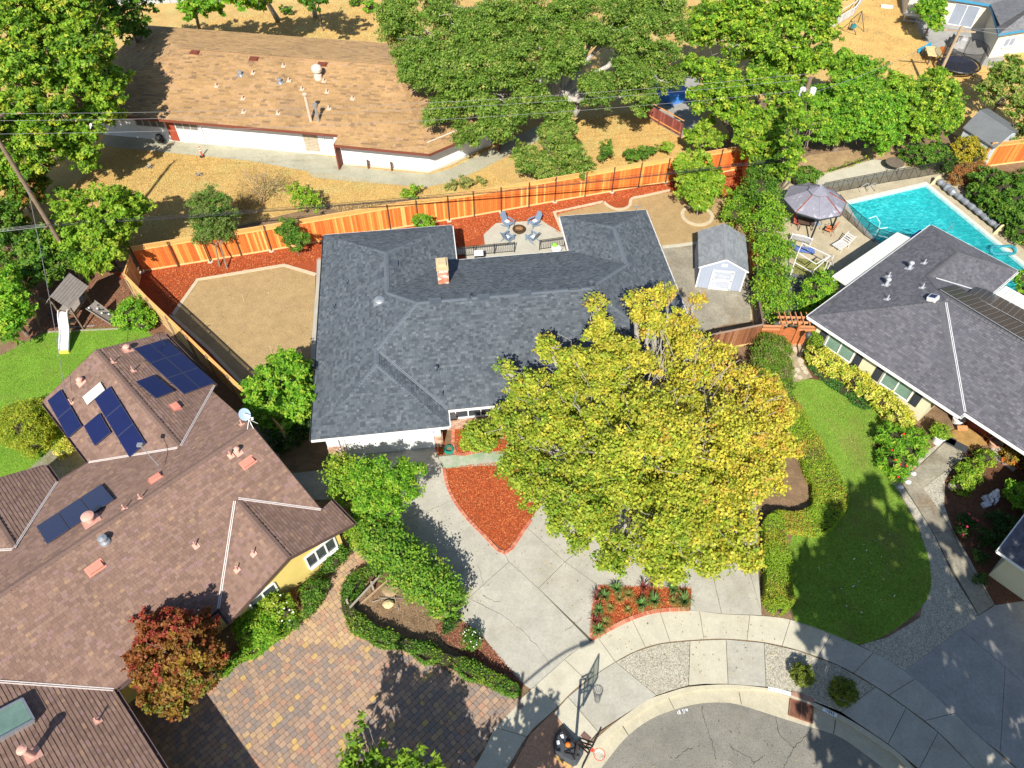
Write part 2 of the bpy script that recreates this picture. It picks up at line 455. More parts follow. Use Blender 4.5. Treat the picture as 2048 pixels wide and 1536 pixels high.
for a, b in zip(cuts[:-1], cuts[1:]):
    L = SO[a:b + 1]; R = SI[a:b + 1]
    P = inset(L + R[::-1], 0.0)
    A = sum(P[i][0] * P[(i + 1) % len(P)][1] - P[(i + 1) % len(P)][0] * P[i][1] for i in range(len(P)))
    P = inset(P if A > 0 else P[::-1], 0.012)
    MB().prism(P, 0.006, 0.03 + 0.001 * random.random()).build('slab', mt_conc2 if a < 40 else mt_conc, walk)
slabs('planting_strip', [(1108, 1425), (1231, 1324), (1390, 1281), (1528, 1285), (1594, 1300), (1751, 1373), (1876, 1464), (1950, 1540), (1838, 1540), (1790, 1500), (1700, 1440), (1626, 1404), (1532, 1375), (1456, 1368), (1377, 1372), (1300, 1396), (1258, 1424), (1196, 1466), (1165, 1500)],
      [([(1231, 1324), (1270, 1304), (1320, 1288), (1380, 1282), (1377, 1371), (1337, 1383), (1313, 1391)], mt_agg),
       ([(1380, 1282), (1452, 1279), (1456, 1368), (1410, 1368), (1377, 1371)], mt_conc2),
       ([(1452, 1279), (1528, 1286), (1532, 1374), (1456, 1368)], mt_conc),
       ([(1528, 1286), (1594, 1301), (1675, 1331), (1751, 1374), (1682, 1424), (1626, 1402), (1583, 1383), (1532, 1374)], mt_agg),
       ([(1751, 1374), (1812, 1416), (1776, 1488), (1682, 1424)], mt_conc),
       ([(1812, 1416), (1876, 1465), (1838, 1538), (1776, 1488)], mt_conc),
       ([(1876, 1465), (1950, 1540), (1838, 1538)], mt_conc),
       ([(1231, 1324), (1313, 1391), (1258, 1424), (1196, 1464), (1136, 1394), (1190, 1350)], mt_conc),
       ([(1136, 1394), (1196, 1464), (1176, 1487), (1150, 1482), (1108, 1426)], mt_conc2)], mt_conc, 0.022)
slabs('entry_walk', [(1892, 880), (1932, 914), (1846, 976), (1872, 1012), (1905, 1062), (1926, 1110), (1988, 1212), (1957, 1232), (1905, 1150), (1866, 1067), (1834, 1016), (1800, 965), (1817, 950)],
      [[(1892, 882), (1930, 914), (1846, 976), (1817, 951)], [(1817, 951), (1846, 976), (1871, 1012), (1835, 1016), (1803, 966)],
       [(1835, 1016), (1871, 1012), (1903, 1062), (1867, 1067)], [(1867, 1067), (1903, 1062), (1926, 1111), (1891, 1116)],
       [(1891, 1116), (1926, 1111), (1986, 1211), (1957, 1231)]], mt_conc3, 0.045)
slabs('neighbour_driveway', [(1808, 1342), (1921, 1258), (1985, 1211), (2080, 1195), (2200, 1400), (2110, 1560), (2035, 1540), (1968, 1482), (1890, 1410)],
      [[(1808, 1342), (1921, 1258), (2010, 1335), (2000, 1505), (1968, 1482), (1890, 1410)],
       [(1921, 1258), (1985, 1211), (2080, 1197), (2200, 1400), (2195, 1430), (2048, 1368)],
       [(2010, 1335), (2048, 1368), (2195, 1430), (2110, 1556), (2035, 1538), (2000, 1505)]], mt_conc4, 0.02)
sheet('aggregate_band', [GP([(1780, 965), (1830, 915), (1893, 880), (1925, 905), (1890, 960), (1888, 1010), (1905, 1060), (1940, 1120), (1990, 1212), (1921, 1258), (1808, 1342), (1720, 1290), (1775, 1275), (1840, 1235), (1858, 1150), (1840, 1060), (1800, 985)])], 0.016, mt_agg)
# --- yards
sheet('backyard_mulch', [GP([(225, 545), (300, 541), (1340, 362), (1500, 330), (1500, 470), (1480, 620), (1350, 680), (1150, 560), (640, 560), (640, 800), (480, 790), (330, 640)])], 0.008, mt_mulch)
sheet('side_yard_dirt', [GP([(398, 558), (480, 545), (567, 531), (631, 549), (628, 700), (624, 790), (600, 800), (500, 778), (345, 630)])], 0.022, mt_dirt)
sheet('back_yard_dirt', [GP([(1112, 434), (1120, 426), (1207, 407), (1225, 416), (1255, 415), (1268, 397), (1338, 384), (1500, 395), (1500, 490), (1395, 488), (1325, 492), (1290, 500), (1140, 500)])], 0.022, mt_dirt)
sheet('shed_pad', [GP([(1322, 492), (1395, 484), (1500, 470), (1503, 560), (1500, 645), (1450, 650), (1350, 680), (1290, 560)])], 0.028, mt_conc3)
sheet('side_path', [GP([(634, 517), (646, 515), (640, 700), (632, 800), (560, 860), (560, 950), (690, 935), (700, 910), (690, 1000), (560, 1000), (500, 860), (600, 800), (622, 770), (630, 640)])], 0.03, mt_conc4)
sheet('house_path', [GP([(636, 516), (655, 515), (640, 700), (625, 800), (622, 700), (630, 600)])], 0.034, mt_conc)
sheet('patio', [GP([(967, 470), (992, 447), (1082, 441), (1126, 468), (1131, 500), (1128, 530), (930, 530), (930, 497), (970, 490)])], 0.04, mat('patio_concrete', (0.42, 0.40, 0.33), 0.85, 0.12, 1.0, 0.08, 10, 0.1, 50))
sheet('patio_walk', [GP([(905, 497), (970, 490), (972, 502), (905, 512)])], 0.034, mt_conc)
sheet('front_bed_mulch', [GP([(888, 939), (930, 931), (1000, 925), (1100, 940), (1130, 985), (1085, 1005), (1050, 1055), (1011, 1104), (965, 1066), (930, 1032), (905, 995)])], 0.02, mt_mulch)
sheet('door_bed_mulch', [GP([(909, 855), (1000, 845), (1050, 850), (1040, 910), (965, 905), (915, 905)]), GP([(868, 868), (890, 866), (890, 908), (874, 912)])], 0.018, mt_mulch)
sheet('front_walk', [GP([(876, 914), (965, 904), (1080, 900), (1080, 935), (960, 932), (888, 938)])], 0.03, mat('mossy_concrete', (0.38, 0.38, 0.32), 0.9, 0.15, 1, 0.1, 9, 0.1, 50, patches=[(0.9, 0.42, 0.6, (0.18, 0.32, 0.16), 0.7)]))
sheet('kerb_bed_mulch', [GP([(1185, 1276), (1187, 1215), (1200, 1170), (1300, 1140), (1382, 1175), (1380, 1217), (1310, 1220), (1250, 1240)])], 0.02, mt_mulch)
sheet('drive_bed_soil', [GP([(690, 1190), (735, 1140), (770, 1115), (850, 1180), (925, 1225), (968, 1277), (1050, 1370), (1045, 1400), (900, 1335), (735, 1275), (695, 1235)])], 0.012, mt_soil)
sheet('drive_bed_mulch', [GP([(905, 1228), (968, 1277), (1050, 1372), (1035, 1380), (960, 1330), (890, 1290), (870, 1250)]), GP([(735, 1150), (775, 1120), (795, 1140), (745, 1195)])], 0.018, mt_bark)
sheet('dry_yard', [GP([(-150, 700), (60, 470), (120, 430), (240, 510), (640, 412), (1060, 378), (1340, 330), (1460, 280), (1500, 200), (1700, 190), (1720, 60), (1600, -60), (700, -60), (-300, -60), (-500, 300)])], 0.006, mt_dry)
sheet('far_dry_yard', [GP([(1640, 60), (1700, -30), (1840, -40), (2150, 60), (2150, 260), (2000, 300), (1880, 260), (1700, 150)])], 0.012, mat('dry_yard_soil', (0.56, 0.37, 0.13), 0.95, 0.2, 0.5, 0.25, 6, 0.5, 20, patches=[(0.3, 0.5, 0.65, (0.38, 0.25, 0.10), 0.7)]))
sheet('far_patio', [GP([(1800, -40), (1850, -20), (1990, 75), (2020, 150), (1905, 110), (1850, 85), (1815, 20)])], 0.02, mt_conc4)
sheet('building_walk', [GP([(215, 262), (300, 277), (420, 288), (620, 308), (690, 318), (690, 331), (760, 340), (860, 349), (900, 338), (1000, 290), (1100, 240), (1120, 262), (1040, 300), (960, 340), (900, 366), (850, 375), (700, 363), (625, 355), (615, 343), (500, 322), (390, 311), (200, 292)])], 0.03, mat('walk_concrete', (0.36, 0.345, 0.26), 0.9, 0.15, 0.7, 0.12, 6, 0.1, 40, patches=[(0.4, 0.5, 0.7, (0.27, 0.25, 0.17), 0.6)]))
sheet('planter_straw', [GP([(688, 300), (1000, 245), (1000, 284), (900, 334), (860, 345), (694, 331)])], 0.034, mt_dry)
MB().strip(offset(GP([(690, 331), (760, 337), (858, 347), (905, 330), (975, 294)]), 0.15), GP([(690, 331), (760, 337), (858, 347), (905, 330), (975, 294)]), 0.03, 0.12).build('planter_kerb', mt_conc2)
tag(bpy.data.objects['planter_kerb'], kind='structure')
# pool surround
sheet('pool_deck', [GP([(1480, 500), (1560, 370), (1590, 345), (1700, 320), (1790, 330), (1870, 340), (1900, 350), (1990, 450), (2120, 560), (2200, 700), (2000, 760), (1700, 640), (1600, 640), (1500, 640)])], 0.014, mat('pool_deck_aggregate', (0.42, 0.36, 0.25), 0.9, 0.2, 0.8, 0.25, 14, 0.3, 40, patches=[(0.7, 0.5, 0.7, (0.30, 0.24, 0.15), 0.6)]), holes=[POOL])
sheet('pool_walk', [GP([(1575, 345), (1640, 352), (1700, 335), (1745, 318), (1790, 325), (1810, 332), (1800, 345), (1730, 360), (1650, 380), (1590, 372)])], 0.02, mt_conc2)
sheet('pool_side_soil', [GP([(1560, 340), (1620, 310), (1740, 295), (1830, 300), (1870, 325), (1810, 332), (1790, 324), (1745, 317), (1700, 333), (1640, 348)])], 0.024, mat('pool_side_dirt', (0.34, 0.23, 0.12), 0.95, 0.35, 0.8, 0.3, 9, 0.5, 30))
sheet('side_gravel', [GP([(1560, 540), (1640, 560), (1660, 600), (1600, 700), (1560, 720), (1540, 650)])], 0.02, mt_grav)
sheet('flagstone_path_bed', [GP([(1570, 640), (1625, 640), (1640, 690), (1600, 715), (1625, 755), (1590, 765), (1560, 800), (1548, 770)])], 0.024, mat('path_sand', (0.33, 0.27, 0.18), 0.95, 0.3, 2, 0.2, 12))
sheet('swing_frame_grass', [GP([(1590, 515), (1660, 525), (1650, 590), (1580, 600)])], 0.018, mat('weedy_ground', (0.20, 0.20, 0.06), 0.95, 0.4, 1, 0.4, 8, 0.5, 30))
# front right yard
sheet('lawn_border_bark', [GP([(1570, 720), (1640, 730), (1720, 770), (1850, 860), (1830, 930), (1800, 985), (1770, 960), (1700, 800), (1560, 790)])], 0.01, mt_bark)
FL = smoothline([(1567, 790), (1571, 775), (1594, 761), (1640, 761), (1690, 783), (1735, 810), (1762, 835), (1768, 850), (1750, 880), (1755, 915), (1788, 970), (1836, 1058), (1860, 1133), (1854, 1199), (1788, 1260), (1713, 1289), (1640, 1262), (1590, 1243), (1582, 1170), (1580, 1090), (1600, 1050), (1655, 1010), (1640, 940), (1600, 860), (1575, 815)], 3)
sheet('front_lawn', [GP(FL)], 0.02, mt_lawn2)
blades('lawn_grass', GP(FL), 45000, 0.05, [(0.20, 0.30, 0.035), (0.26, 0.35, 0.045), (0.15, 0.25, 0.03), (0.36, 0.36, 0.09)], mt_grass, 0.02)
sheet('garden_bed_bark', [GP([(1925, 905), (2060, 880), (2200, 1000), (2200, 1180), (1990, 1212), (1940, 1120), (1905, 1060), (1888, 1010), (1890, 960)])], 0.018, mt_bark)
sheet('hedge_bed_soil', [GP([(1500, 960), (1620, 960), (1680, 1050), (1600, 1060), (1590, 1240), (1530, 1238), (1516, 1100)])], 0.014, mt_soil)
# left yard
LL = [(-60, 760), (0, 712), (89, 665), (191, 656), (290, 655), (320, 690), (330, 760), (150, 1000), (-200, 1080), (-200, 850)]
sheet('left_lawn', [GP(LL)], 0.012, mt_lawn)
blades('bright_lawn_grass', GP(LL), 42000, 0.05, [(0.13, 0.34, 0.02), (0.18, 0.40, 0.03), (0.11, 0.28, 0.02), (0.26, 0.42, 0.05)], mt_grass, 0.012)
sheet('playset_bark', [GP([(60, 560), (180, 530), (250, 560), (330, 640), (330, 690), (290, 655), (191, 656), (89, 664), (20, 690)])], 0.02, mat('play_bark', (0.19, 0.095, 0.055), 0.95, 0.25, 1.5, 0.35, 14, 0.6, 30))
sheet('left_yard_path', [GP([(50, 945), (125, 880), (150, 880), (200, 930), (120, 1000), (30, 1010)])], 0.02, mt_conc3)
# rough ground under the trees on the left
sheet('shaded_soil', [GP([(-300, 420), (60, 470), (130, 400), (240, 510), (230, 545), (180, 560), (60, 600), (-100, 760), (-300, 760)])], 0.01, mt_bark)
# mulch chips and grass tufts
RED = [(0.46, 0.095, 0.025), (0.38, 0.07, 0.02), (0.50, 0.13, 0.04), (0.29, 0.05, 0.015), (0.46, 0.10, 0.03), (0.55, 0.22, 0.09)]
chips('red_wood_chips', GP([(888, 939), (930, 931), (1000, 925), (1100, 940), (1085, 1005), (1050, 1055), (1011, 1104), (965, 1066), (930, 1032), (905, 995)]), 14000, 0.045, RED, mt_chip)
chips('red_wood_chips', GP([(285, 546), (640, 490), (1340, 366), (1480, 340), (1480, 400), (1330, 386), (1207, 407), (1112, 430), (1120, 470), (1082, 441), (992, 447), (967, 470), (905, 497), (640, 520), (567, 533), (398, 560), (345, 620)]), 40000, 0.052, RED, mt_chip)
chips('red_wood_chips', GP([(1185, 1276), (1187, 1215), (1200, 1170), (1382, 1175), (1380, 1217), (1310, 1220), (1250, 1240)]), 5000, 0.05, RED, mt_chip)
chips('red_wood_chips', GP([(909, 855), (1000, 845), (1040, 910), (915, 905)]), 2500, 0.05, RED, mt_chip)
chips('dirt_litter', GP([(398, 558), (567, 533), (631, 549), (624, 790), (500, 778), (345, 630)]), 2600, 0.035, [(0.22, 0.15, 0.08), (0.45, 0.33, 0.18), (0.16, 0.11, 0.06), (0.5, 0.42, 0.28)], mt_chip)
chips('dirt_litter', GP([(1268, 398), (1338, 384), (1498, 395), (1498, 488), (1325, 492)]), 1500, 0.035, [(0.22, 0.15, 0.08), (0.45, 0.33, 0.18), (0.16, 0.11, 0.06)], mt_chip)
chips('bark_chips', GP([(905, 1228), (968, 1277), (1050, 1372), (960, 1330), (870, 1260)]), 2500, 0.05, [(0.30, 0.11, 0.06), (0.22, 0.08, 0.05), (0.36, 0.17, 0.10)], mt_chip)
chips('soil_litter', GP([(700, 1200), (770, 1120), (920, 1225), (960, 1280), (900, 1320), (735, 1270)]), 2500, 0.04, [(0.25, 0.17, 0.10), (0.35, 0.25, 0.15), (0.14, 0.09, 0.06)], mt_chip)
chips('play_bark_chips', GP([(60, 580), (180, 545), (250, 560), (330, 660), (290, 655), (89, 664)]), 5000, 0.06, [(0.22, 0.10, 0.06), (0.30, 0.15, 0.09), (0.16, 0.07, 0.04)], mt_chip)
blades('dry_grass', GP([(60, 470), (130, 385), (240, 300), (390, 311), (615, 343), (850, 377), (960, 342), (1060, 380), (700, 428), (640, 412), (260, 500), (240, 520), (110, 500)]), 52000, 0.09, [(0.62, 0.42, 0.15), (0.52, 0.35, 0.13), (0.66, 0.50, 0.20), (0.40, 0.36, 0.12)], mt_grass)
blades('dry_grass', GP([(300, 60), (420, 40), (740, 0), (800, 80), (740, 80), (300, 62)]), 9000, 0.13, [(0.62, 0.45, 0.18), (0.52, 0.35, 0.13), (0.66, 0.50, 0.20)], mt_grass)
blades('dry_grass', GP([(1150, 240), (1300, 220), (1370, 290), (1340, 325), (1080, 360)]), 12000, 0.1, [(0.62, 0.40, 0.14), (0.55, 0.35, 0.12), (0.45, 0.36, 0.12)], mt_grass)
blades('dry_grass', GP([(1660, 60), (1720, 0), (1810, 0), (1860, 90), (1900, 130), (1990, 130), (2048, 200), (1880, 200), (1700, 130)]), 12000, 0.12, [(0.66, 0.44, 0.16), (0.60, 0.38, 0.13), (0.5, 0.33, 0.12)], mt_grass)
chips('fallen_leaves', GP([(1060, 1060), (1180, 960), (1500, 1000), (1520, 1240), (1600, 1330), (1350, 1370), (1180, 1280), (1020, 1130)]), 420, 0.045, [(0.45, 0.34, 0.06), (0.35, 0.22, 0.05), (0.25, 0.13, 0.05)], mt_chip, z=0.045)
chips('fallen_leaves', GP([(700, 915), (880, 900), (1000, 1110), (950, 1250), (780, 1050)]), 160, 0.04, [(0.30, 0.24, 0.08), (0.22, 0.13, 0.05)], mt_chip, z=0.045)
chips('fallen_leaves', GP([(1230, 1500), (1400, 1420), (1600, 1460), (1650, 1536), (1230, 1536)], -.12), 130, 0.035, [(0.35, 0.28, 0.10), (0.12, 0.08, 0.05)], mt_chip, z=-0.1)
chips('lawn_daisies', GP([(1620, 1100), (1800, 1060), (1845, 1180), (1700, 1270), (1600, 1200)]), 34, 0.05, [(0.8, 0.8, 0.75)], mt_chip, z=0.07)
# --- concrete edging of the beds
def edging(pts, w=0.16, m=None, z=0.06, closed=False, smooth=False):
    P = GP(pts)
    if smooth: P = smoothline(P)
    o = MB().strip(offset(P, w / 2), offset(P, -w / 2), 0.01, z).build('bed_edging', m or mt_edge)
    return tag(o, kind='structure')
edging([(345, 632), (396, 560), (480, 546), (568, 531), (632, 550)], 0.28)
edging([(341, 630), (420, 700), (500, 784)], 0.22)
edging([(1142, 505), (1108, 425), (1207, 404)], 0.26)
edging([(1207, 404), (1218, 413), (1238, 420), (1258, 413), (1264, 398), (1290, 392), (1340, 381)], 0.24, smooth=True)
edging([(1325, 495), (1360, 491), (1396, 486)], 0.3, mt_conc2)
edging([(905, 500), (970, 492)], 0.2)
ring = [G(1394, 432)[0] + 1.15 * math.cos(a) for a in np.linspace(0, 2 * math.pi, 33)]
P = [(G(1394, 432)[0] + 1.15 * math.cos(a), G(1394, 432)[1] + 1.15 * math.sin(a)) for a in np.linspace(0, 2 * math.pi, 33)]
tag(MB().strip(offset(P, 0.14), offset(P, -0.14), 0.01, 0.07).build('tree_ring_edging', mt_edge), kind='structure')
# brick edgings: every brick a piece
mt_brick = mat('red_brick', (1, 1, 1), 0.85, 0.15, 6, 0.2, 30, 0.2, 50, attr=True)
def brick_edge(name, pts, w=0.17, n=3):
    P = smoothline(GP(pts), n); D = np.r_[0, np.cumsum([np.hypot(P[i + 1][0] - P[i][0], P[i + 1][1] - P[i][1]) for i in range(len(P) - 1)])]
    X = np.array(P); bl = 0.115; k = int(D[-1] / bl)
    root = thing(name, (P[0][0], P[0][1], 0), None, None); root['kind'] = 'structure'
    mbs = [MB().box((0, 0, 0.035), (bl - 0.012, w, 0.07), t=t).build('brick', mt_brick, None, True) for t in ((0.50, 0.17, 0.10), (0.44, 0.13, 0.08), (0.56, 0.24, 0.15))]
    ms = [o.data for o in mbs]
    for o in mbs: bpy.data.objects.remove(o)
    for i in range(k):
        t = (i + 0.5) * bl; x = np.interp(t, D, X[:, 0]); y = np.interp(t, D, X[:, 1])
        x2 = np.interp(t + 0.05, D, X[:, 0]); y2 = np.interp(t + 0.05, D, X[:, 1])
        piece('brick', random.choice(ms), Matrix.Translation((x, y, 0)) @ Matrix.Rotation(math.atan2(y2 - y, x2 - x), 4, 'Z'), root)
brick_edge('brick_bed_edge', [(888, 937), (893, 965), (905, 995), (930, 1032), (965, 1068), (1010, 1107), (1048, 1060), (1062, 1040)])
brick_edge('brick_bed_edge', [(1200, 1172), (1187, 1215), (1183, 1279)])
brick_edge('brick_bed_edge', [(1183, 1279), (1250, 1243), (1310, 1223), (1381, 1219)], 0.2)
brick_edge('brick_bed_edge', [(907, 860), (911, 908), (962, 902)], 0.2)

# --- block paving of the neighbour's court
PAV = GP([(692, 1062), (712, 1092), (742, 1118), (738, 1142), (692, 1188), (685, 1220), (735, 1280), (820, 1302), (900, 1340), (1048, 1410), (1000, 1442), (955, 1515), (930, 1620), (300, 1700), (150, 1600), (225, 1378), (330, 1360), (440, 1350), (500, 1312), (560, 1278), (600, 1245), (640, 1190), (665, 1140), (700, 1100), (672, 1078)])
pave = sheet('paved_court', [PAV], 0.006, mat('paver_sand', (0.16, 0.12, 0.085), 0.95, 0.3, 3)); ORIG[pave] = (0, 0, 0)
mt_pav = mat('paver_stone', (1, 1, 1), 0.88, 0.12, 5, 0.14, 35, 0.25, 60, attr=True)
PT = [(0.38, 0.26, 0.18), (0.34, 0.235, 0.17), (0.28, 0.205, 0.16), (0.235, 0.185, 0.16), (0.41, 0.28, 0.16), (0.46, 0.31, 0.13), (0.31, 0.21, 0.15), (0.38, 0.22, 0.15), (0.25, 0.20, 0.17)]
PTL = [(0.44, 0.30, 0.19), (0.40, 0.27, 0.17), (0.35, 0.25, 0.17), (0.48, 0.33, 0.18), (0.42, 0.25, 0.16)]
pa = math.radians(44.6); ca, sa = math.cos(pa), math.sin(pa)
pmesh = {}
def pm(w, k, lt):
    key = (w, k, lt)
    if key not in pmesh:
        h = 0.25; g = 0.008; r = 0.02; x, y = w / 2 - g, h / 2 - g
        P = [(-x + r, -y), (x - r, -y), (x, -y + r), (x, y - r), (x - r, y), (-x + r, y), (-x, y - r), (-x, -y + r)]
        o = MB().prism(P, 0.0, 0.03, (PTL if lt else PT)[k], bottom=False).build('paver', mt_pav, None, True); pmesh[key] = o.data; bpy.data.objects.remove(o)
    return pmesh[key]
cand = []
for r in range(-20, 125):
    x = -32.0 + random.random() * 0.2
    while x < 24:
        w = random.choice((0.18, 0.25, 0.31, 0.31)); cx = x + w / 2; x += w
        wx = cx * ca - (r * 0.25 - 4) * sa - 2; wy = cx * sa + (r * 0.25 - 4) * ca
        if wx < -20 or wx > 6 or wy < 4 or wy > 26: continue
        cand.append((wx, wy, w))
cand = np.array(cand); cand = cand[inpoly(PAV, cand[:, 0], cand[:, 1])]
VIS = GP([(300, 1380), (560, 1278), (735, 1280), (1048, 1410), (930, 1536), (430, 1536), (330, 1400)])
LITE = GP([(672, 1070), (760, 1110), (692, 1188), (685, 1220), (735, 1285), (560, 1285), (500, 1312), (640, 1190)])
inv = inpoly(VIS, cand[:, 0], cand[:, 1])
# the pavers that show largest (nearest to the camera in the frame) stand alone, the rest are one part
dist = np.hypot(np.hypot(cand[:, 0], cand[:, 1]), CAM_H) + np.where(inpoly(GP([(560, 1290), (900, 1350), (1000, 1450), (930, 1536), (520, 1536)]), cand[:, 0], cand[:, 1]), 0, 100)
order = np.argsort(dist); single = set(order[:300].tolist())
lite = inpoly(LITE, cand[:, 0], cand[:, 1])
pw = np.array([1.2, 1.1, 1.1, .8, .45, .22, 1, .45, .9]); pw /= pw.sum()
rest = MB()
for i, (wx, wy, w) in enumerate(cand):
    lt = bool(lite[i]); k = int(RNG.integers(0, 5)) if lt else int(RNG.choice(9, p=pw))
    zt = random.uniform(-0.003, 0.003)
    if i in single:
        piece('paver', pm(float(w), k, lt), Matrix.Translation((wx, wy, zt + 0.01)) @ Matrix.Rotation(pa, 4, 'Z'), pave)
    else:
        g = 0.008; x, y = w / 2 - g, 0.25 / 2 - g; r = 0.02; P = [(-x + r, -y), (x - r, -y), (x, -y + r), (x, y - r), (x - r, y), (-x + r, y), (-x, y - r), (-x, -y + r)]
        V = [(wx + a * ca - b * sa, wy + a * sa + b * ca, z + zt) for z in (0.01, 0.04) for a, b in P]
        rest.add(V, [tuple(range(8, 16))] + [(j, (j + 1) % 8, (j + 1) % 8 + 8, j + 8) for j in range(8)], (PTL if lt else PT)[k])
o = rest.build('pavers', mt_pav, pave, True); o['kind'] = 'stuff'
# brick strip beside the hoop
sheet('brick_strip', [GP([(1060, 1470), (1106, 1424), (1150, 1482), (1176, 1488), (1140, 1545), (1020, 1545)])], 0.03, mat('orange_brick_paving', (0.42, 0.24, 0.15), 0.9, 0.2, 4, 0.3, 20))
# flagstones of the little gate path
fr = thing('flagstone_path', G(1597, 735), None, None); fr['kind'] = 'structure'
mt_flag = mat('flagstone', (0.50, 0.44, 0.33), 0.9, 0.15, 3, 0.15, 20, 0.2, 40)
for (px, py, r) in [(1601, 722, 8), (1612, 714, 9), (1594, 741, 8), (1607, 737, 7), (1590, 750, 7), (1602, 731, 5), (1586, 745, 5), (1611, 745, 6), (1600, 755, 6), (1590, 700, 8), (1578, 715, 6), (1607, 700, 7), (1597, 688, 7), (1586, 682, 8), (1602, 672, 7), (1588, 664, 7)]:
    c = G(px, py); rr = r / ppm(px, py) * 0.9; n = 7; a0 = random.random()
    MB().prism([(c[0] + rr * random.uniform(0.75, 1.05) * math.cos(a0 + 6.283 * i / n), c[1] + rr * random.uniform(0.85, 1.1) * math.sin(a0 + 6.283 * i / n)) for i in range(n)], 0.01, 0.05).build('flagstone', mt_flag, fr)
# --- cracks in the street and the driveway
mt_crk = mat('crack_dirt', (0.05, 0.045, 0.035), 0.95, 0, 1, 0, 1)
def crack(name, pts, z, w=0.03, jit=0.05):
    P = smoothline([GX(x, y, z) for x, y in pts], 5)
    P = [(a + random.gauss(0, jit * 0.5), b + random.gauss(0, jit * 0.5)) for a, b in P]
    L = []; R = []
    for i, p in enumerate(P):
        ww = w * random.uniform(0.3, 1.0); t = offset(P, ww / 2); u = offset(P, -ww / 2); L.append(t[i]); R.append(u[i])
    return tag(MB().strip(L, R, z, z + 0.004).build(name, mt_crk), kind='structure')
for pts in ([(1405, 1415), (1409, 1440), (1418, 1465), (1425, 1490), (1430, 1520)], [(1552, 1433), (1558, 1465), (1580, 1490), (1588, 1495)], [(1622, 1457), (1605, 1480), (1588, 1495), (1575, 1520), (1565, 1536)],
            [(1352, 1516), (1370, 1502), (1385, 1495)], [(1460, 1492), (1480, 1505), (1500, 1515), (1508, 1528)], [(1508, 1526), (1525, 1515)]):
    crack('street_crack', pts, -0.118, 0.03)
for pts in ([(932, 1193), (965, 1210), (1010, 1235), (1045, 1262), (1075, 1295), (1100, 1330)], [(1165, 1236), (1150, 1248), (1130, 1262)], [(965, 1190), (980, 1200), (1000, 1203)], [(955, 1130), (962, 1150), (966, 1165)]):
    crack('driveway_crack', pts, 0.0315, 0.02)
joint('gutter_joint', GP([(1337, 1396), (1349, 1419)], -0.11), z=-0.1)
for a, b in (((1478, 1385), (1483, 1409)), ((1671, 1440), (1667, 1468)), ((1245, 1452), (1257, 1471))):
    tag(joint('gutter_joint', GP([a, b], -0.11), 0.03, z=-0.095), kind='structure')
tag(bpy.data.objects['gutter_joint'], kind='structure')

# ================================================================== BUILDINGS
def frame(deg):
    a = math.radians(deg); return (np.array([math.cos(a), -math.sin(a), 0]), np.array([math.sin(a), math.cos(a), 0]))
class Fr:
    def __init__(s, deg): s.u, s.v = frame(deg); s.ang = -math.radians(deg)
    def __call__(s, u, v, z=0.0):
        p = s.u * u + s.v * v; return np.array([p[0], p[1], z])
    def xy(s, u, v): p = s(u, v); return (p[0], p[1])
def clip_poly(S, Q):                                  # clip polygon S (any) by convex ccw Q, 2D lists
    for i in range(len(Q)):
        if not S: return S
        a, b = Q[i], Q[(i + 1) % len(Q)]; ex, ey = b[0] - a[0], b[1] - a[1]
        f = lambda p: ex * (p[1] - a[1]) - ey * (p[0] - a[0])
        out = []
        for k in range(len(S)):
            p, q = S[k - 1], S[k]; fp, fq = f(p), f(q)
            if (fp >= 0) != (fq >= 0):
                t = fp / (fp - fq); out.append((p[0] + (q[0] - p[0]) * t, p[1] + (q[1] - p[1]) * t))
            if fq >= 0: out.append(q)
        S = out
    return S
def plane_axes(P):
    P = [np.array(p) for p in P]; n = np.zeros(3)
    for i in range(len(P)):
        n += np.cross(P[i] - P[0], P[(i + 1) % len(P)] - P[0])
    n /= np.linalg.norm(n)
    if n[2] < 0: n = -n
    up = np.array((-n[0], -n[1], 0)); up = up - n * up.dot(n); up = -up if up[2] < 0 else up
    up /= np.linalg.norm(up); al = np.cross(up, n)
    return n, al, up
ROOFS = {}
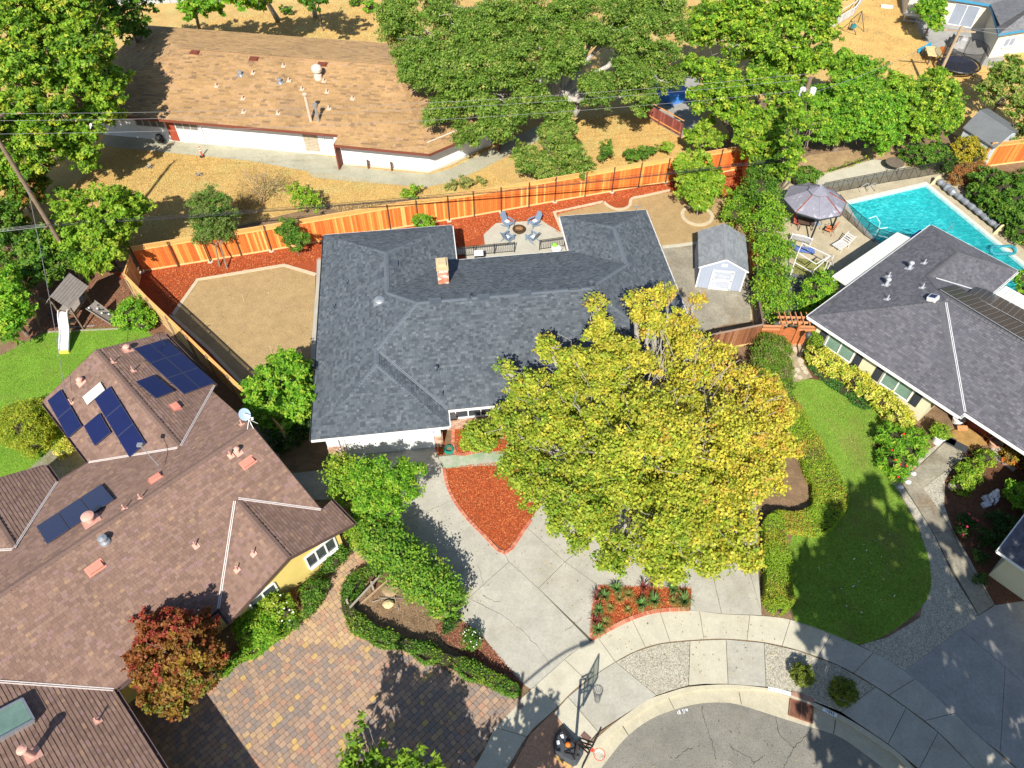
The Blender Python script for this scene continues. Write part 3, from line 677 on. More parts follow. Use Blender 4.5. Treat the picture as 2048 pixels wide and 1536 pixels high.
def roof(house, key, faces, tints, base_mat, sh_mat, rowh=0.19, singles=0, widths=(0.2, 0.28, 0.36), lip=0.02, thick=0.16, probs=None):
    rb = MB(); sh = MB(); cands = []
    for P in faces:
        n, al, up = plane_axes(P); o = np.array(P[0])
        Q = [((np.array(p) - o) @ al, (np.array(p) - o) @ up) for p in P]
        A = sum(Q[i][0] * Q[(i + 1) % len(Q)][1] - Q[(i + 1) % len(Q)][0] * Q[i][1] for i in range(len(Q)))
        if A < 0: Q = Q[::-1]; P = P[::-1]
        k = len(P); tr = tessellate_polygon([[Vector((a, b, 0)) for a, b in Q]])
        V = [np.array(p) - n * 0.01 for p in P] + [np.array(p) - np.array((0, 0, thick)) for p in P]
        F = []
        for a, b, c in tr:
            cr = (Q[b][0] - Q[a][0]) * (Q[c][1] - Q[a][1]) - (Q[c][0] - Q[a][0]) * (Q[b][1] - Q[a][1])
            if cr < 0: a, b = b, a
            F += [(a, b, c), (c + k, b + k, a + k)]
        F += [(i, i + k, (i + 1) % k + k, (i + 1) % k) for i in range(k)]
        rb.add(V, F)
        xs = [q[0] for q in Q]; ys = [q[1] for q in Q]
        conv = all(((Q[(i + 1) % k][0] - Q[i][0]) * (Q[(i + 2) % k][1] - Q[(i + 1) % k][1]) - (Q[(i + 1) % k][1] - Q[i][1]) * (Q[(i + 2) % k][0] - Q[(i + 1) % k][0])) >= -1e-6 for i in range(k))
        y = min(ys) - 0.02; row = 0
        QL = [tuple(map(float, q)) for q in Q]
        while y < max(ys):
            x = min(xs) - random.random() * 0.3
            # span of this row for speed
            band = clip_poly(QL, [(min(xs) - 1, y), (max(xs) + 1, y), (max(xs) + 1, y + rowh), (min(xs) - 1, y + rowh)])
            if band:
                bx0 = min(p[0] for p in band); bx1 = max(p[0] for p in band)
                ty0 = max(p[0] for p in band if abs(p[0] - bx0) < 1e9)
                x = bx0 - random.random() * 0.3
                while x < bx1:
                    w = random.choice(widths); h2 = lip * random.uniform(0.75, 1.25)
                    S = clip_poly(band, [(x, y), (x + w - 0.006, y), (x + w - 0.006, y + rowh), (x, y + rowh)])
                    if len(S) >= 3:
                        t = tints[int(RNG.choice(len(tints), p=probs))]
                        area = abs(sum(S[i][0] * S[(i + 1) % len(S)][1] - S[(i + 1) % len(S)][0] * S[i][1] for i in range(len(S)))) / 2
                        if area > 0.96 * (w - 0.006) * rowh and singles:
                            c = o + al * (x + w / 2) + up * y
                            cands.append((float(np.linalg.norm(c - np.array((0, 6, CAM_H)))), c, n, al, up, w, t, h2))
                        elif area > 1e-4:
                            sadd(sh, o, al, up, n, S, y, rowh, h2, t)
                    x += w
            y += rowh; row += 1
    robj = rb.build('roof', base_mat, house); ORIG[robj] = ORIG[house]
    cands.sort(key=lambda c: c[0])
    vis = []
    for c in cands:
        pr = RC @ (c[1] - np.array((0, 0, CAM_H))); px = 1024 + F_PX * pr[0] / pr[2]; py = 768 + F_PX * pr[1] / pr[2]
        if 5 < px < 2043 and 5 < py < 1531 and len(vis) < singles: vis.append(c)
        else:
            _, cc, n, al, up, w, t, h2 = c
            V = [cc - al * (w / 2) + n * h2, cc + al * (w / 2 - .006) + n * h2, cc + al * (w / 2 - .006) + up * rowh, cc - al * (w / 2) + up * rowh, cc - al * (w / 2), cc + al * (w / 2 - .006)]
            sh.add(V, [(0, 1, 2, 3), (4, 5, 1, 0), (4, 0, 3), (5, 2, 1)], t)
    meshes = {}
    for _, cc, n, al, up, w, t, h2 in vis:
        key2 = (w, t)
        if key2 not in meshes:
            m = MB().add([(-w / 2, 0, lip), (w / 2 - .006, 0, lip), (w / 2 - .006, rowh, 0), (-w / 2, rowh, 0), (-w / 2, 0, 0), (w / 2 - .006, 0, 0)], [(0, 1, 2, 3), (4, 5, 1, 0), (4, 0, 3), (5, 2, 1)], t)
            ob = m.build('shingle', sh_mat, None, True); meshes[key2] = ob.data; bpy.data.objects.remove(ob)
        M = Matrix(((al[0], up[0], n[0], cc[0]), (al[1], up[1], n[1], cc[1]), (al[2], up[2], n[2], cc[2]), (0, 0, 0, 1)))
        piece('shingle', meshes[key2], M, robj)
    so_ = sh.build('shingles', sh_mat, robj, True); so_['kind'] = 'stuff'
    ROOFS[key] = [(plane_axes(P), P) for P in faces]
    return robj
def sadd(sh, o, al, up, n, S, y, rowh, h2, t):
    V = []; 
    for a, b in S:
        f = 1 - (b - y) / rowh; V.append(o + al * a + up * b + n * (h2 * f + 0.001))
    k = len(S); m = len(V)
    for a, b in S: V.append(o + al * a + up * b)
    F = [tuple(range(k))]
    for i in range(k):
        j = (i + 1) % k
        if abs(S[i][1] - y) < 1e-5 and abs(S[j][1] - y) < 1e-5: F.append((i + m, j + m, j, i))
    sh.add(V, F, t)
def hit(key, px, py):                                # the point of the roof seen at a pixel
    d = RC.T @ np.array([(px - 1024) / F_PX, (py - 768) / F_PX, 1.0]); best = None; o = np.array((0, 0, CAM_H))
    for (n, al, up), P in ROOFS[key]:
        t = (np.array(P[0]) - o) @ n / (d @ n); p = o + d * t
        Q = [(q[0], q[1]) for q in P]
        if inpoly(Q, np.array([p[0]]), np.array([p[1]]))[0] and (best is None or t < best[0]): best = (t, p, n, al, up)
    if best is None:
        (n, al, up), P = ROOFS[key][0]; t = (np.array(P[0]) - o) @ n / (d @ n); best = (t, o + d * t, n, al, up)
    return best[1:]
def ridge_caps(parent, segs, m, t, w=0.15, step=0.2, name='ridge_cap', lift=0.03, jit=0.1):
    b = MB()
    for p, q in segs:
        p = np.array(p, float); q = np.array(q, float)
        if q[2] < p[2]: p, q = q, p
        d = q - p; L = np.linalg.norm(d); d /= L; s = np.cross(d, (0, 0, 1)); s /= np.linalg.norm(s); nn = np.cross(s, d)
        k = max(1, int(L / step))
        for i in range(k):
            a = p + d * (L * i / k); c = p + d * (L * (i + 1.05) / k); h = lift * random.uniform(0.8, 1.3)
            drop = w * 0.27
            V = [a - s * w - nn * (drop - h), a + nn * h, a + s * w - nn * (drop - h), c - s * w - nn * (drop - 0.012), c + nn * 0.012, c + s * w - nn * (drop - 0.012),
                 a - s * w - nn * drop * 1.2, a + s * w - nn * drop * 1.2]
            tt = tuple(x * random.uniform(1 - jit, 1 + jit) for x in (t,))[0] if not hasattr(t, '__len__') else tuple(x * (1 + random.uniform(-jit, jit) * 0) for x in t)
            b.add(V, [(0, 1, 4, 3), (1, 2, 5, 4), (6, 7, 2, 1, 0)], tt)
    o = b.build(name, m, parent, True); o['kind'] = 'stuff'; return o
def gutter(parent, p, q, out, m, z=2.66, w=0.13, h=0.12, name='gutter'):
    p = np.array(p, float); q = np.array(q, float); p[2] = q[2] = z; o = np.array([out[0], out[1], 0.0])
    b = MB(); e = np.array((0, 0, 1.0))
    b.bar(p + o * 0.015 - e * h / 2, q + o * 0.015 - e * h / 2, 0.02, h)
    b.bar(p + o * w - e * h / 2, q + o * w - e * h / 2, 0.025, h)
    b.bar(p + o * (w / 2 + .01) - e * h, q + o * (w / 2 + .01) - e * h, w, 0.02)
    L = np.linalg.norm(q - p); k = int(L / 1.2)
    for i in range(1, k):
        c = p + (q - p) * i / k; b.bar(c + o * 0.0 - e * 0.01, c + o * w - e * 0.01, 0.03, 0.01)
    return b.build(name, m, parent)
def strip3(parent, p, q, w, m, name, lift=0.03, both=0.0):
    p = np.array(p, float); q = np.array(q, float); b = MB(); up = np.array((0, 0, lift))
    if both:
        d = q - p; s = np.cross(d, (0, 0, 1)); s /= np.linalg.norm(s)
        b.bar(p + up + s * both, q + up + s * both, w, 0.02); b.bar(p + up - s * both, q + up - s * both, w, 0.02)
    else: b.bar(p + up, q + up, w, 0.02)
    return b.build(name, m, parent)
def wallpoly(parent, P, z0, z1, m, name='wall'):
    return MB().prism(P, z0, z1).build(name, m, parent)
def window(parent, p, q, z0, z1, out, fm, gm, bars=1, name='window', fw=0.07, proud=0.03, sill=False):
    p = np.array([p[0], p[1], 0.0]); q = np.array([q[0], q[1], 0.0]); o = np.array([out[0], out[1], 0.0])
    d = q - p; b = MB(); e = np.array((0, 0, 1.0)); oo = o * proud
    for z in (z0, z1): b.bar(p + oo + e * z, q + oo + e * z, 0.08, fw)
    for t in [0] + [i / (bars + 1) for i in range(1, bars + 1)] + [1]:
        c = p + d * t; b.bar(c + oo + e * z0, c + oo + e * z1, fw * 0.9, 0.075, up=tuple(o))
    fr_ = b.build(name, fm, parent); g = MB()
    c = (p + q) / 2 + o * (proud - 0.015) + e * (z0 + z1) / 2
    g.box(c, (np.linalg.norm(d) - 0.02, 0.02, z1 - z0 - 0.02), a=math.atan2(d[1], d[0]))
    g.build('pane', gm, fr_)
    if sill: MB().bar(p + o * 0.08 + e * (z0 - 0.06), q + o * 0.08 + e * (z0 - 0.06), 0.14, 0.06).build('sill', fm, fr_)
    return fr_
mt_glass = mat('window_glass', (0.05, 0.06, 0.07), 0.08, 0, 1, 0, 1, spec=0.8)
mt_glass_g = mat('greenish_window_glass', (0.17, 0.27, 0.22), 0.06, 0.3, 1.5, 0, 1, spec=0.8)
mt_white = mat('white_paint', (0.74, 0.74, 0.73), 0.6, 0.04, 1, 0.03, 20)
mt_white2 = mat('white_metal', (0.72, 0.72, 0.72), 0.35, 0.05, 2, 0, 20, metal=0.2)
mt_galv = mat('galvanised_metal', (0.52, 0.54, 0.56), 0.35, 0.1, 3, 0.1, 20, metal=0.7)
mt_black = mat('black_metal', (0.025, 0.025, 0.028), 0.45, 0.1, 3, 0.0, 20)
mt_dgrey = mat('dark_grey_plastic', (0.055, 0.06, 0.068), 0.5, 0.15, 4, 0.1, 20)
mt_shattr = mat('asphalt_shingles', (1, 1, 1), 0.92, 0.12, 0.6, 0.16, 40, 0.35, 90, attr=True, spec=0.25)

# small roof fittings ------------------------------------------------
def basis(n, al):
    n = np.array(n); al = np.array(al); return n, al, np.cross(n, al)
def vent_pipe(parent, key, px, py, m, h=0.35, r=0.04, fl=0.16, name='vent_pipe', label=None):
    p, n, al, up = hit(key, px, py); b = MB()
    b.tube([p - n * 0.02, p + n * 0.05, p + np.array((0, 0, 0.12))], [fl * 0.75, fl * 0.5, r * 1.3], 10)
    M = Matrix(((al[0], up[0], n[0]), (al[1], up[1], n[1]), (al[2], up[2], n[2])))
    b.box(p + n * 0.03, (fl * 2, fl * 2.1, 0.012), M=M)
    b.tube([p, p + np.array((0, 0, h))], r, 10)
    o = b.build(name, m, parent)
    if label: o['label'] = label
    return o
def vent_cap(parent, key, px, py, m, h=0.3, r=0.17, name='roof_vent', label=None):
    p, n, al, up = hit(key, px, py); b = MB()
    M = Matrix(((al[0], up[0], n[0]), (al[1], up[1], n[1]), (al[2], up[2], n[2])))
    b.box(p + n * 0.025, (r * 2.6, r * 2.8, 0.015), M=M)
    b.lathe(p, [(r * 0.62, -0.05), (r * 0.6, h - 0.09), (r, h - 0.09), (r * 0.98, h - 0.03), (r * 0.5, h + 0.03), (0.01, h + 0.045)], 18)
    o = b.build(name, m, parent)
    if label: o['label'] = label
    return o
def vent_box(parent, key, px, py, m, w=0.42, d=0.32, h=0.13, name='roof_vent', a=0.0, label=None, fl=0.08):
    p, n, al, up = hit(key, px, py); b = MB()
    M = Matrix(((al[0], up[0], n[0]), (al[1], up[1], n[1]), (al[2], up[2], n[2])))
    b.box(p + n * 0.025, (w + fl * 2, d + fl * 2, 0.012), M=M)
    e = lambda i, j, k: p + al * i + up * j + n * k
    b.add([e(-w / 2, -d / 2, 0), e(w / 2, -d / 2, 0), e(w / 2, d / 2, 0), e(-w / 2, d / 2, 0), e(-w / 2, -d / 2, h), e(w / 2, -d / 2, h), e(w / 2, d / 2 - .03, h * 0.55), e(-w / 2, d / 2 - .03, h * 0.55)],
          [(4, 5, 6, 7), (0, 1, 5, 4), (1, 2, 6, 5), (2, 3, 7, 6), (3, 0, 4, 7)])
    o = b.build(name, m, parent)
    if label: o['label'] = label
    return o
def solar(parent, key, corners, rows, cols, m, fm, lift=0.12, name='solar_panel', cells=0, cellm=None):
    # corners: four pixels (bl, br, tr, tl) of the array on the roof
    (p0, n, al, up) = hit(key, *corners[0]); o = np.array((0, 0, CAM_H)); pts = []
    for c in corners:
        d = RC.T @ np.array([(c[0] - 1024) / F_PX, (c[1] - 768) / F_PX, 1.0])
        t = (p0 + n * lift - o) @ n / (d @ n); pts.append(o + d * t)
    pts = [np.array(p) for p in pts]
    U = (pts[1] - pts[0] + pts[2] - pts[3]) / 2; W = (pts[3] - pts[0] + pts[2] - pts[1]) / 2
    c0 = sum(pts) / 4
    # square it up
    Un = U / np.linalg.norm(U); W = W - Un * (W @ Un); lu, lw = np.linalg.norm(U), np.linalg.norm(W); Wn = W / lw
    for i in range(cols):
        for j in range(rows):
            c = c0 + Un * lu * ((i + 0.5) / cols - 0.5) + Wn * lw * ((j + 0.5) / rows - 0.5)
            w, h = lu / cols - 0.025, lw / rows - 0.025
            M = Matrix(((Un[0], Wn[0], n[0]), (Un[1], Wn[1], n[1]), (Un[2], Wn[2], n[2])))
            b = MB().box(c, (w, h, 0.04), M=M); ob = b.build(name, fm, parent)
            g = MB()
            if cells:
                for a in range(cells[0]):
                    for k in range(cells[1]):
                        cc = c + Un * w * ((a + 0.5) / cells[0] - 0.5) + Wn * h * ((k + 0.5) / cells[1] - 0.5) + n * 0.0215
                        g.box(cc, (w / cells[0] - 0.02, h / cells[1] - 0.02, 0.006), M=M)
            else: g.box(c + n * 0.0215, (w - 0.05, h - 0.05, 0.006), M=M)
            g.build('cell_glass', m, ob)
    b = MB()
    for s in (-0.25, 0.25):
        b.bar(c0 + Wn * lw * s - Un * (lu / 2 + 0.06) - n * 0.06, c0 + Wn * lw * s + Un * (lu / 2 + 0.06) - n * 0.06, 0.04)
    for s in (-0.5, -0.17, 0.17, 0.5):
        for t in (-0.25, 0.25): b.bar(c0 + Wn * lw * t + Un * lu * s * 0.95 - n * lift, c0 + Wn * lw * t + Un * lu * s * 0.95 - n * 0.05, 0.05)
    b.build('mounting_rail', mt_dgrey, parent)

# ------------------------------------------------------------------ grey house in the middle
A = Fr(-7.33); E_, S_ = 2.7, 0.38
H1 = thing('grey_roof_house', A(3, 31, 0), 'grey', 'house')
GT = [(0.086, 0.101, 0.119), (0.098, 0.114, 0.133), (0.073, 0.086, 0.102), (0.110, 0.126, 0.145), (0.132, 0.147, 0.164), (0.062, 0.073, 0.088)]
L_ = -7.95; a1 = (-3.47, 37.1); a2 = (-3.47, 33.32); a3 = (-1.61, 31.46); a5 = (-4.18, 28.89); a6 = (-4.18, 27.75)
zl = lambda u: E_ + S_ * (u - L_)
R_ = 15.08
f1 = [
    [A(L_, 23.98, E_), A(*a6, zl(a6[0])), A(*a5, zl(a5[0])), A(*a3, zl(a3[0])), A(*a2, zl(a2[0])), A(*a1, zl(a1[0])), A(L_, 41.58, E_)],
    [A(L_, 41.58, E_), A(*a1, 4.4), A(1.01, 41.58, E_)],
    [A(1.01, 41.58, E_), A(*a1, 4.4), A(*a2, 4.4), A(1.01, 37.8, 2.705)],
    [A(1.01, 37.8, 2.7), A(*a2, 4.4), A(*a3, 5.11), A(8.74, 31.46, 5.11), A(11.92, 34.64, 3.9), A(8.77, 37.8, 2.7)],
    [A(L_, 23.98, E_), A(-0.42, 23.98, E_), A(*a6, 4.13)],
    [A(-0.42, 23.98, E_), A(-0.42, 25.12, E_), A(-4.18, 28.89, 4.13), A(*a6, 4.13)],
    [A(-0.42, 25.12, E_), A(R_, 25.12, E_), A(8.74, 31.46, 5.11), A(*a3, 5.11), A(-4.18, 28.89, 4.13)],
    [A(8.77, 37.8, 2.7), A(11.92, 34.64, 3.9), A(11.92, 38.45, 3.9), A(8.77, 41.62, 2.7)],
    [A(8.77, 41.62, 2.7), A(11.92, 38.45, 3.9), A(R_, 41.62, 2.7)],
    [A(R_, 41.62, 2.7), A(11.92, 38.45, 3.9), A(11.92, 34.64, 3.9), A(8.74, 31.46, 5.11), A(R_, 25.12, 2.7)],
]
mt_soffit = mat('white_soffit', (0.62, 0.62, 0.62), 0.7, 0.05, 2, 0, 1)
roof(H1, 'H1', f1, GT, mat('dark_underlay', (0.07, 0.075, 0.08), 0.9), mt_shattr, 0.15, 300, widths=(0.16, 0.2, 0.27), probs=[0.24, 0.25, 0.18, 0.16, 0.07, 0.10], lip=0.016)
ridge_caps(H1, [(A(L_ + .1, 24.1, E_), A(*a6, 4.13)), (A(*a6, 4.13), A(*a5, 4.13)), (A(*a5, 4.13), A(*a3, 5.11)), (A(*a3, 5.11), A(8.74, 31.46, 5.11)), (A(*a2, 4.4), A(*a3, 5.11)),
                (A(*a2, 4.4), A(*a1, 4.4)), (A(L_ + .1, 41.45, E_), A(*a1, 4.4)), (A(0.9, 41.45, E_), A(*a1, 4.4)), (A(-.5, 24.05, E_), A(*a6, 4.13)), (A(8.74, 31.46, 5.11), A(11.92, 34.64, 3.9)),
                (A(11.92, 34.64, 3.9), A(11.92, 38.45, 3.9)), (A(8.87, 41.5, 2.7), A(11.92, 38.45, 3.9)), (A(R_ - .1, 41.5, 2.7), A(11.92, 38.45, 3.9)), (A(8.74, 31.46, 5.11), A(R_ - .1, 25.2, 2.7))],
           mt_shattr, (0.12, 0.14, 0.165), 0.15, 0.16, lift=0.025)
strip3(H1, A(-0.42, 25.12, E_ + .02), A(-4.0, 28.72, 4.08), 0.05, mt_galv, 'valley_flashing', 0.03, 0.045)
strip3(H1, A(1.01, 37.8, 2.72), A(-3.4, 33.4, 4.4), 0.05, mat('dark_valley_metal', (0.09, 0.10, 0.115), 0.6), 'valley_flashing', 0.015)
W1P = [A.xy(*p) for p in [(L_ + .55, 24.6), (-0.95, 24.6), (-0.95, 25.75), (R_ - .5, 25.75), (R_ - .5, 41.1), (9.3, 41.1), (9.3, 37.3), (0.5, 37.3), (0.5, 41.05), (L_ + .55, 41.05)]]
wallpoly(H1, W1P, 0.0, 2.74, mat('white_siding', (0.66, 0.68, 0.70), 0.75, 0.05, 1, 0.04, 20))
gut_left = -A.u
for p, q, o in [((L_, 23.98), (-0.42, 23.98), -A.v), ((-0.42, 23.98), (-0.42, 25.12), A.u), ((-0.42, 25.12), (R_, 25.12), -A.v), ((L_, 41.58), (L_, 23.98), gut_left), ((1.01, 37.8), (1.01, 41.58), A.u), ((L_, 41.58), (1.01, 41.58), A.v),
                ((8.77, 37.8), (1.01, 37.8), A.v), ((8.77, 41.62), (8.77, 37.8), -A.u), ((8.77, 41.62), (R_, 41.62), A.v), ((R_, 41.62), (R_, 25.12), A.u)]:
    gutter(H1, A(*p, 0), A(*q, 0), o, mt_white if o is not gut_left else mt_dgrey, w=0.085, h=0.1)
# garage door of horizontal panels, set in a frame
gd = MB()
g0, g1 = A(-6.35, 24.57), A(-1.5, 24.57)
for k in range(4):
    c = (g0 + g1) / 2 + np.array((0, 0, 0.28 + k * 0.53)); gd.box(c, (4.85, 0.05, 0.51), a=A.ang)
gd.build('garage_door', mt_white, H1)
fr0 = MB(); e3 = np.array((0, 0, 1.0))
for u in (-6.43, -1.42): fr0.bar(A(u, 24.54, 0), A(u, 24.54, 2.3), 0.12, 0.1, up=tuple(A.v))
fr0.bar(A(-6.5, 24.54, 2.28), A(-1.35, 24.54, 2.28), 0.1, 0.14)
fr0.build('garage_door_frame', mt_white, H1)
def brick_band(parent, p, q, out, z0, z1, cols=((0.40, 0.24, 0.17), (0.46, 0.30, 0.22), (0.34, 0.19, 0.13), (0.52, 0.38, 0.28)), bl=0.22, bh=0.085, th=0.06):
    b = MB(); p = np.array(p); q = np.array(q); o = np.array([out[0], out[1], 0.0]); L = np.linalg.norm(q - p); d = (q - p) / L
    r = 0; z = z0
    while z < z1 - 0.02:
        x = -bl / 2 * (r % 2)
        while x < L:
            xa, xb = max(x, 0), min(x + bl, L)
            if xb - xa > 0.03:
                c = p + d * (xa + xb) / 2 + o * th / 2; c = np.array((c[0], c[1], z + bh / 2)); b.box(c, (xb - xa - 0.012, th + random.uniform(0, 0.008), bh - 0.012), a=math.atan2(d[1], d[0]), t=random.choice(cols))
            x += bl
        z += bh; r += 1
    o_ = b.build('brick_facing', mt_brick, parent, True); o_['kind'] = 'stuff'; return o_
brick_band(H1, A(-7.42, 24.58), A(-6.5, 24.58), -A.v, 0.0, 1.0)
brick_band(H1, A(-1.34, 24.58), A(-0.93, 24.58), -A.v, 0.0, 1.0)
brick_band(H1, A(-0.93, 24.6), A(-0.93, 25.72), A.u, 0.0, 1.0)
brick_band(H1, A(-0.9, 25.72), A(6.5, 25.72), -A.v, 0.0, 0.95)
window(H1, A(0.0, 25.73), A(2.2, 25.73), 1.1, 2.2, -A.v, mt_white, mt_glass, 2)
window(H1, A(4.0, 25.73), A(5.6, 25.73), 1.1, 2.2, -A.v, mt_white, mt_glass, 1)
MB().bar(A(-0.35, 25.6, 1.0) , A(-0.35, 25.6, 2.6), 0.07).build('downpipe', mt_white, H1)
MB().tube([A(-6.72, 24.35, 2.6), A(-6.72, 24.5, 2.35), A(-6.72, 24.5, 0.1)], 0.045, 8).build('downpipe', mt_white, H1)
# chimney: brick stack with pale cap
p, n, al, up = hit('H1', 886, 566)
chm = MB(); cx, cy = p[0], p[1]; zt = 5.3
ch = MB().box((cx, cy + .35, (3.4 + zt) / 2), (0.62, 0.95, zt - 3.4), a=A.ang).build('chimney', mat('mortar', (0.50, 0.45, 0.40), 0.9, 0.1), H1)
bb = MB(); c0 = np.array((cx, cy + .35, 0))
for z in np.arange(4.0, zt - 0.12, 0.09):
    r = int(round(z / 0.09)) % 2
    for (s1, L1, ax, nx) in (((0.95 / 2), 0.62, A.u, -A.v), ((0.95 / 2), 0.62, A.u, A.v), ((0.62 / 2), 0.95, A.v, -A.u), ((0.62 / 2), 0.95, A.v, A.u)):
        x = -L1 / 2 - (0.11 if r else 0)
        while x < L1 / 2:
            xa, xb = max(x, -L1 / 2), min(x + 0.21, L1 / 2)
            if xb - xa > 0.03:
                c = c0 + ax * (xa + xb) / 2 + nx * (s1 + 0.012); bb.box((c[0], c[1], z + 0.045), (xb - xa - 0.02, 0.03, 0.07), a=math.atan2(ax[1], ax[0]), t=random.choice(((0.45, 0.16, 0.09), (0.55, 0.25, 0.16), (0.62, 0.45, 0.36), (0.66, 0.58, 0.50))))
            x += 0.21
o = bb.build('brickwork', mt_brick, ch, True); o['kind'] = 'stuff'
MB().box((cx, cy + .35, zt + 0.05), (0.74, 1.08, 0.14), a=A.ang).box((cx, cy + .35, zt + 0.2), (0.5, 0.6, 0.18), a=A.ang).build('chimney_cap', mat('cream_cap', (0.50, 0.40, 0.24), 0.8, 0.15, 4), ch)
mt_dv = mat('dark_blue_grey_vent', (0.07, 0.085, 0.105), 0.5, 0.1, 4)
for px, py in ((790, 527), (761, 551), (1221, 473), (1260, 520)): vent_box(H1, 'H1', px, py, mt_dv)
for px, py in ((870, 603), (967, 595), (1051, 587), (1148, 577)): vent_box(H1, 'H1', px, py, mt_dv, 0.6, 0.28, 0.1)
for px, py in ((694, 570), (668, 618), (939, 597), (1286, 520), (885, 793)): vent_pipe(H1, 'H1', px, py, mt_dv, 0.4)
vent_cap(H1, 'H1', 1182, 570, mt_dv, 0.4, 0.2)
vent_cap(H1, 'H1', 872, 742, mt_dv, 0.4, 0.15)
sk = MB(); p, n, al, up = hit('H1', 760, 602)
sk.lathe(p + n * 0.02, [(0.34, -0.1), (0.34, 0.1), (0.30, 0.16), (0.18, 0.22), (0.01, 0.24)], 24)
M = Matrix(((al[0], up[0], n[0]), (al[1], up[1], n[1]), (al[2], up[2], n[2]))); sk.box(p + n * 0.03 - up * 0.25, (0.7, 0.35, 0.012), M=M)
sk.build('tubular_skylight', mt_galv, H1)['label'] = 'round silver domed skylight'
MB().tube([A(14.2, 41.0, 3.05), A(14.2, 41.0, 3.6)], 0.03).bar(A(13.9, 41.0, 3.5), A(14.5, 41.0, 3.5), 0.05).build('service_mast', mt_galv, H1)

# ------------------------------------------------------------------ brown house on the left
B = Fr(-45.4); S2 = 0.37
H2 = thing('brown_roof_house', B(0, 23, 0), 'brown', 'house')
mt_yel = mat('yellow_stucco', (0.70, 0.54, 0.17), 0.85, 0.1, 0.8, 0.06, 15, 0.1, 40)
BT = [(0.235, 0.148, 0.112), (0.212, 0.132, 0.102), (0.255, 0.165, 0.128), (0.188, 0.118, 0.092), (0.30, 0.19, 0.125), (0.25, 0.155, 0.14)]
ez = 2.7; vr = 24.9; zr = ez + S2 * 6.0
wl, wr, rw = -0.65, 6.85, 3.10; zw = ez + S2 * 3.75       # back wing
fl, frr, rf = -0.04, 7.04, 3.5; zf = ez + S2 * 3.54       # front gable wing
ul = -20.0
tl, tr_, zt1 = -8.15, -2.35, 4.0                          # left back wing
gl, gr, rg = -13.9, -5.1, -9.5; zg = ez + S2 * 4.4        # garage wing going down
f2 = [
    # main back plane (v 30.9 -> 24.9) with cut-outs for the valleys
    [B(ul, 24.9, zr), B(6.3, 24.9, zr), B(6.5, 30.9, ez), B(rw + 3.75, 30.9, ez), B(rw, 30.9 - 3.75, zw), B(wl, 30.9, ez), B(tr_, 30.9, ez), B(-5.25, 27.4, 4.0), B(tl, 30.9, ez), B(ul, 30.9, ez)],
    # main front plane
    [B(6.3, 24.9, zr), B(ul, 24.9, zr), B(ul, 18.9, ez), B(gl, 18.9, ez), B(rg, 18.9 + 4.4, zg), B(gr, 18.9, ez), B(fl, 18.9, ez), B(rf, 18.9 + 3.54, zf), B(6.3, 19.64, ez + S2 * 0.74)],
    # back wing
    [B(wl, 30.9, ez), B(rw, 27.15, zw), B(rw, 36.8, zw), B(wl, 36.8, ez)],
    [B(rw, 27.15, zw), B(wr, 30.9, ez), B(wr, 36.8, ez), B(rw, 36.8, zw)],
    # front wing
    [B(fl, 18.9, ez), B(fl, 18.0, ez), B(rf, 18.0, zf), B(rf, 22.44, zf)],
    [B(rf, 22.44, zf), B(rf, 18.0, zf), B(frr, 18.0, ez), B(frr, 19.9, ez), B(6.3, 19.64, ez + S2 * 0.74)],
    # left back wing
    [B(tl, 30.9, ez), B(-5.25, 27.4, zt1), B(-5.25, 32.45, zt1), B(tl, 32.45, ez)],
    [B(-5.25, 27.4, zt1), B(tr_, 30.9, ez), B(tr_, 32.45, ez), B(-5.25, 32.45, zt1)],
    # garage wing
    [B(gl, 18.9, ez), B(gl, 8.0, ez), B(rg, 8.0, zg), B(rg, 23.3, zg)],
    [B(rg, 23.3, zg), B(rg, 8.0, zg), B(gr, 8.0, ez), B(gr, 18.9, ez)],
]
roof(H2, 'H2', f2, BT, mat('brown_underlay', (0.13, 0.085, 0.07), 0.9), mt_shattr, 0.165, 300, probs=[0.28, 0.26, 0.17, 0.2, 0.02, 0.07], lip=0.02, widths=(0.17, 0.22, 0.28))
ridge_caps(H2, [(B(ul, 24.9, zr), B(6.3, 24.9, zr)), (B(rw, 27.2, zw), B(rw, 36.8, zw)), (B(rf, 18.0, zf), B(rf, 22.4, zf)), (B(-5.25, 27.4, zt1), B(-5.25, 32.4, zt1)), (B(rg, 8, zg), B(rg, 23.3, zg))], mt_shattr, (0.20, 0.13, 0.105), 0.16, 0.25, lift=0.055)
mt_val = mat('pinkish_white_metal', (0.60, 0.53, 0.50), 0.5, 0.1, 3)
for p, q in ((B(wl, 30.9, ez), B(rw - .1, 27.2, zw)), (B(wr, 30.9, ez), B(rw + .1, 27.2, zw)), (B(tr_, 30.9, ez), B(-5.2, 27.5, zt1)), (B(tl, 30.9, ez), B(-5.3, 27.5, zt1)), (B(fl, 18.9, ez), B(rf - .1, 22.4, zf)), (B(6.3, 19.64, ez + S2 * .74), B(rf + .1, 22.4, zf)), (B(gr, 18.9, ez), B(rg + .1, 23.2, zg))):
    strip3(H2, p, q, 0.045, mt_val, 'valley_flashing', 0.035, 0.04)
W2P = [B.xy(*p) for p in [(ul, 19.4), (gl + .5, 19.4), (gl + .5, 8.5), (gr - .5, 8.5), (gr - .5, 19.4), (fl + .5, 19.4), (fl + .5, 18.55), (frr - .7, 18.55), (frr - .7, 19.4), (5.8, 19.4), (5.8, 30.4), (wr - .5, 30.4), (wr - .5, 36.3), (wl + .5, 36.3), (wl + .5, 30.4), (tr_ - .4, 30.4), (tr_ - .4, 32.0), (tl + .4, 32.0), (tl + .4, 30.4), (ul, 30.4)]]
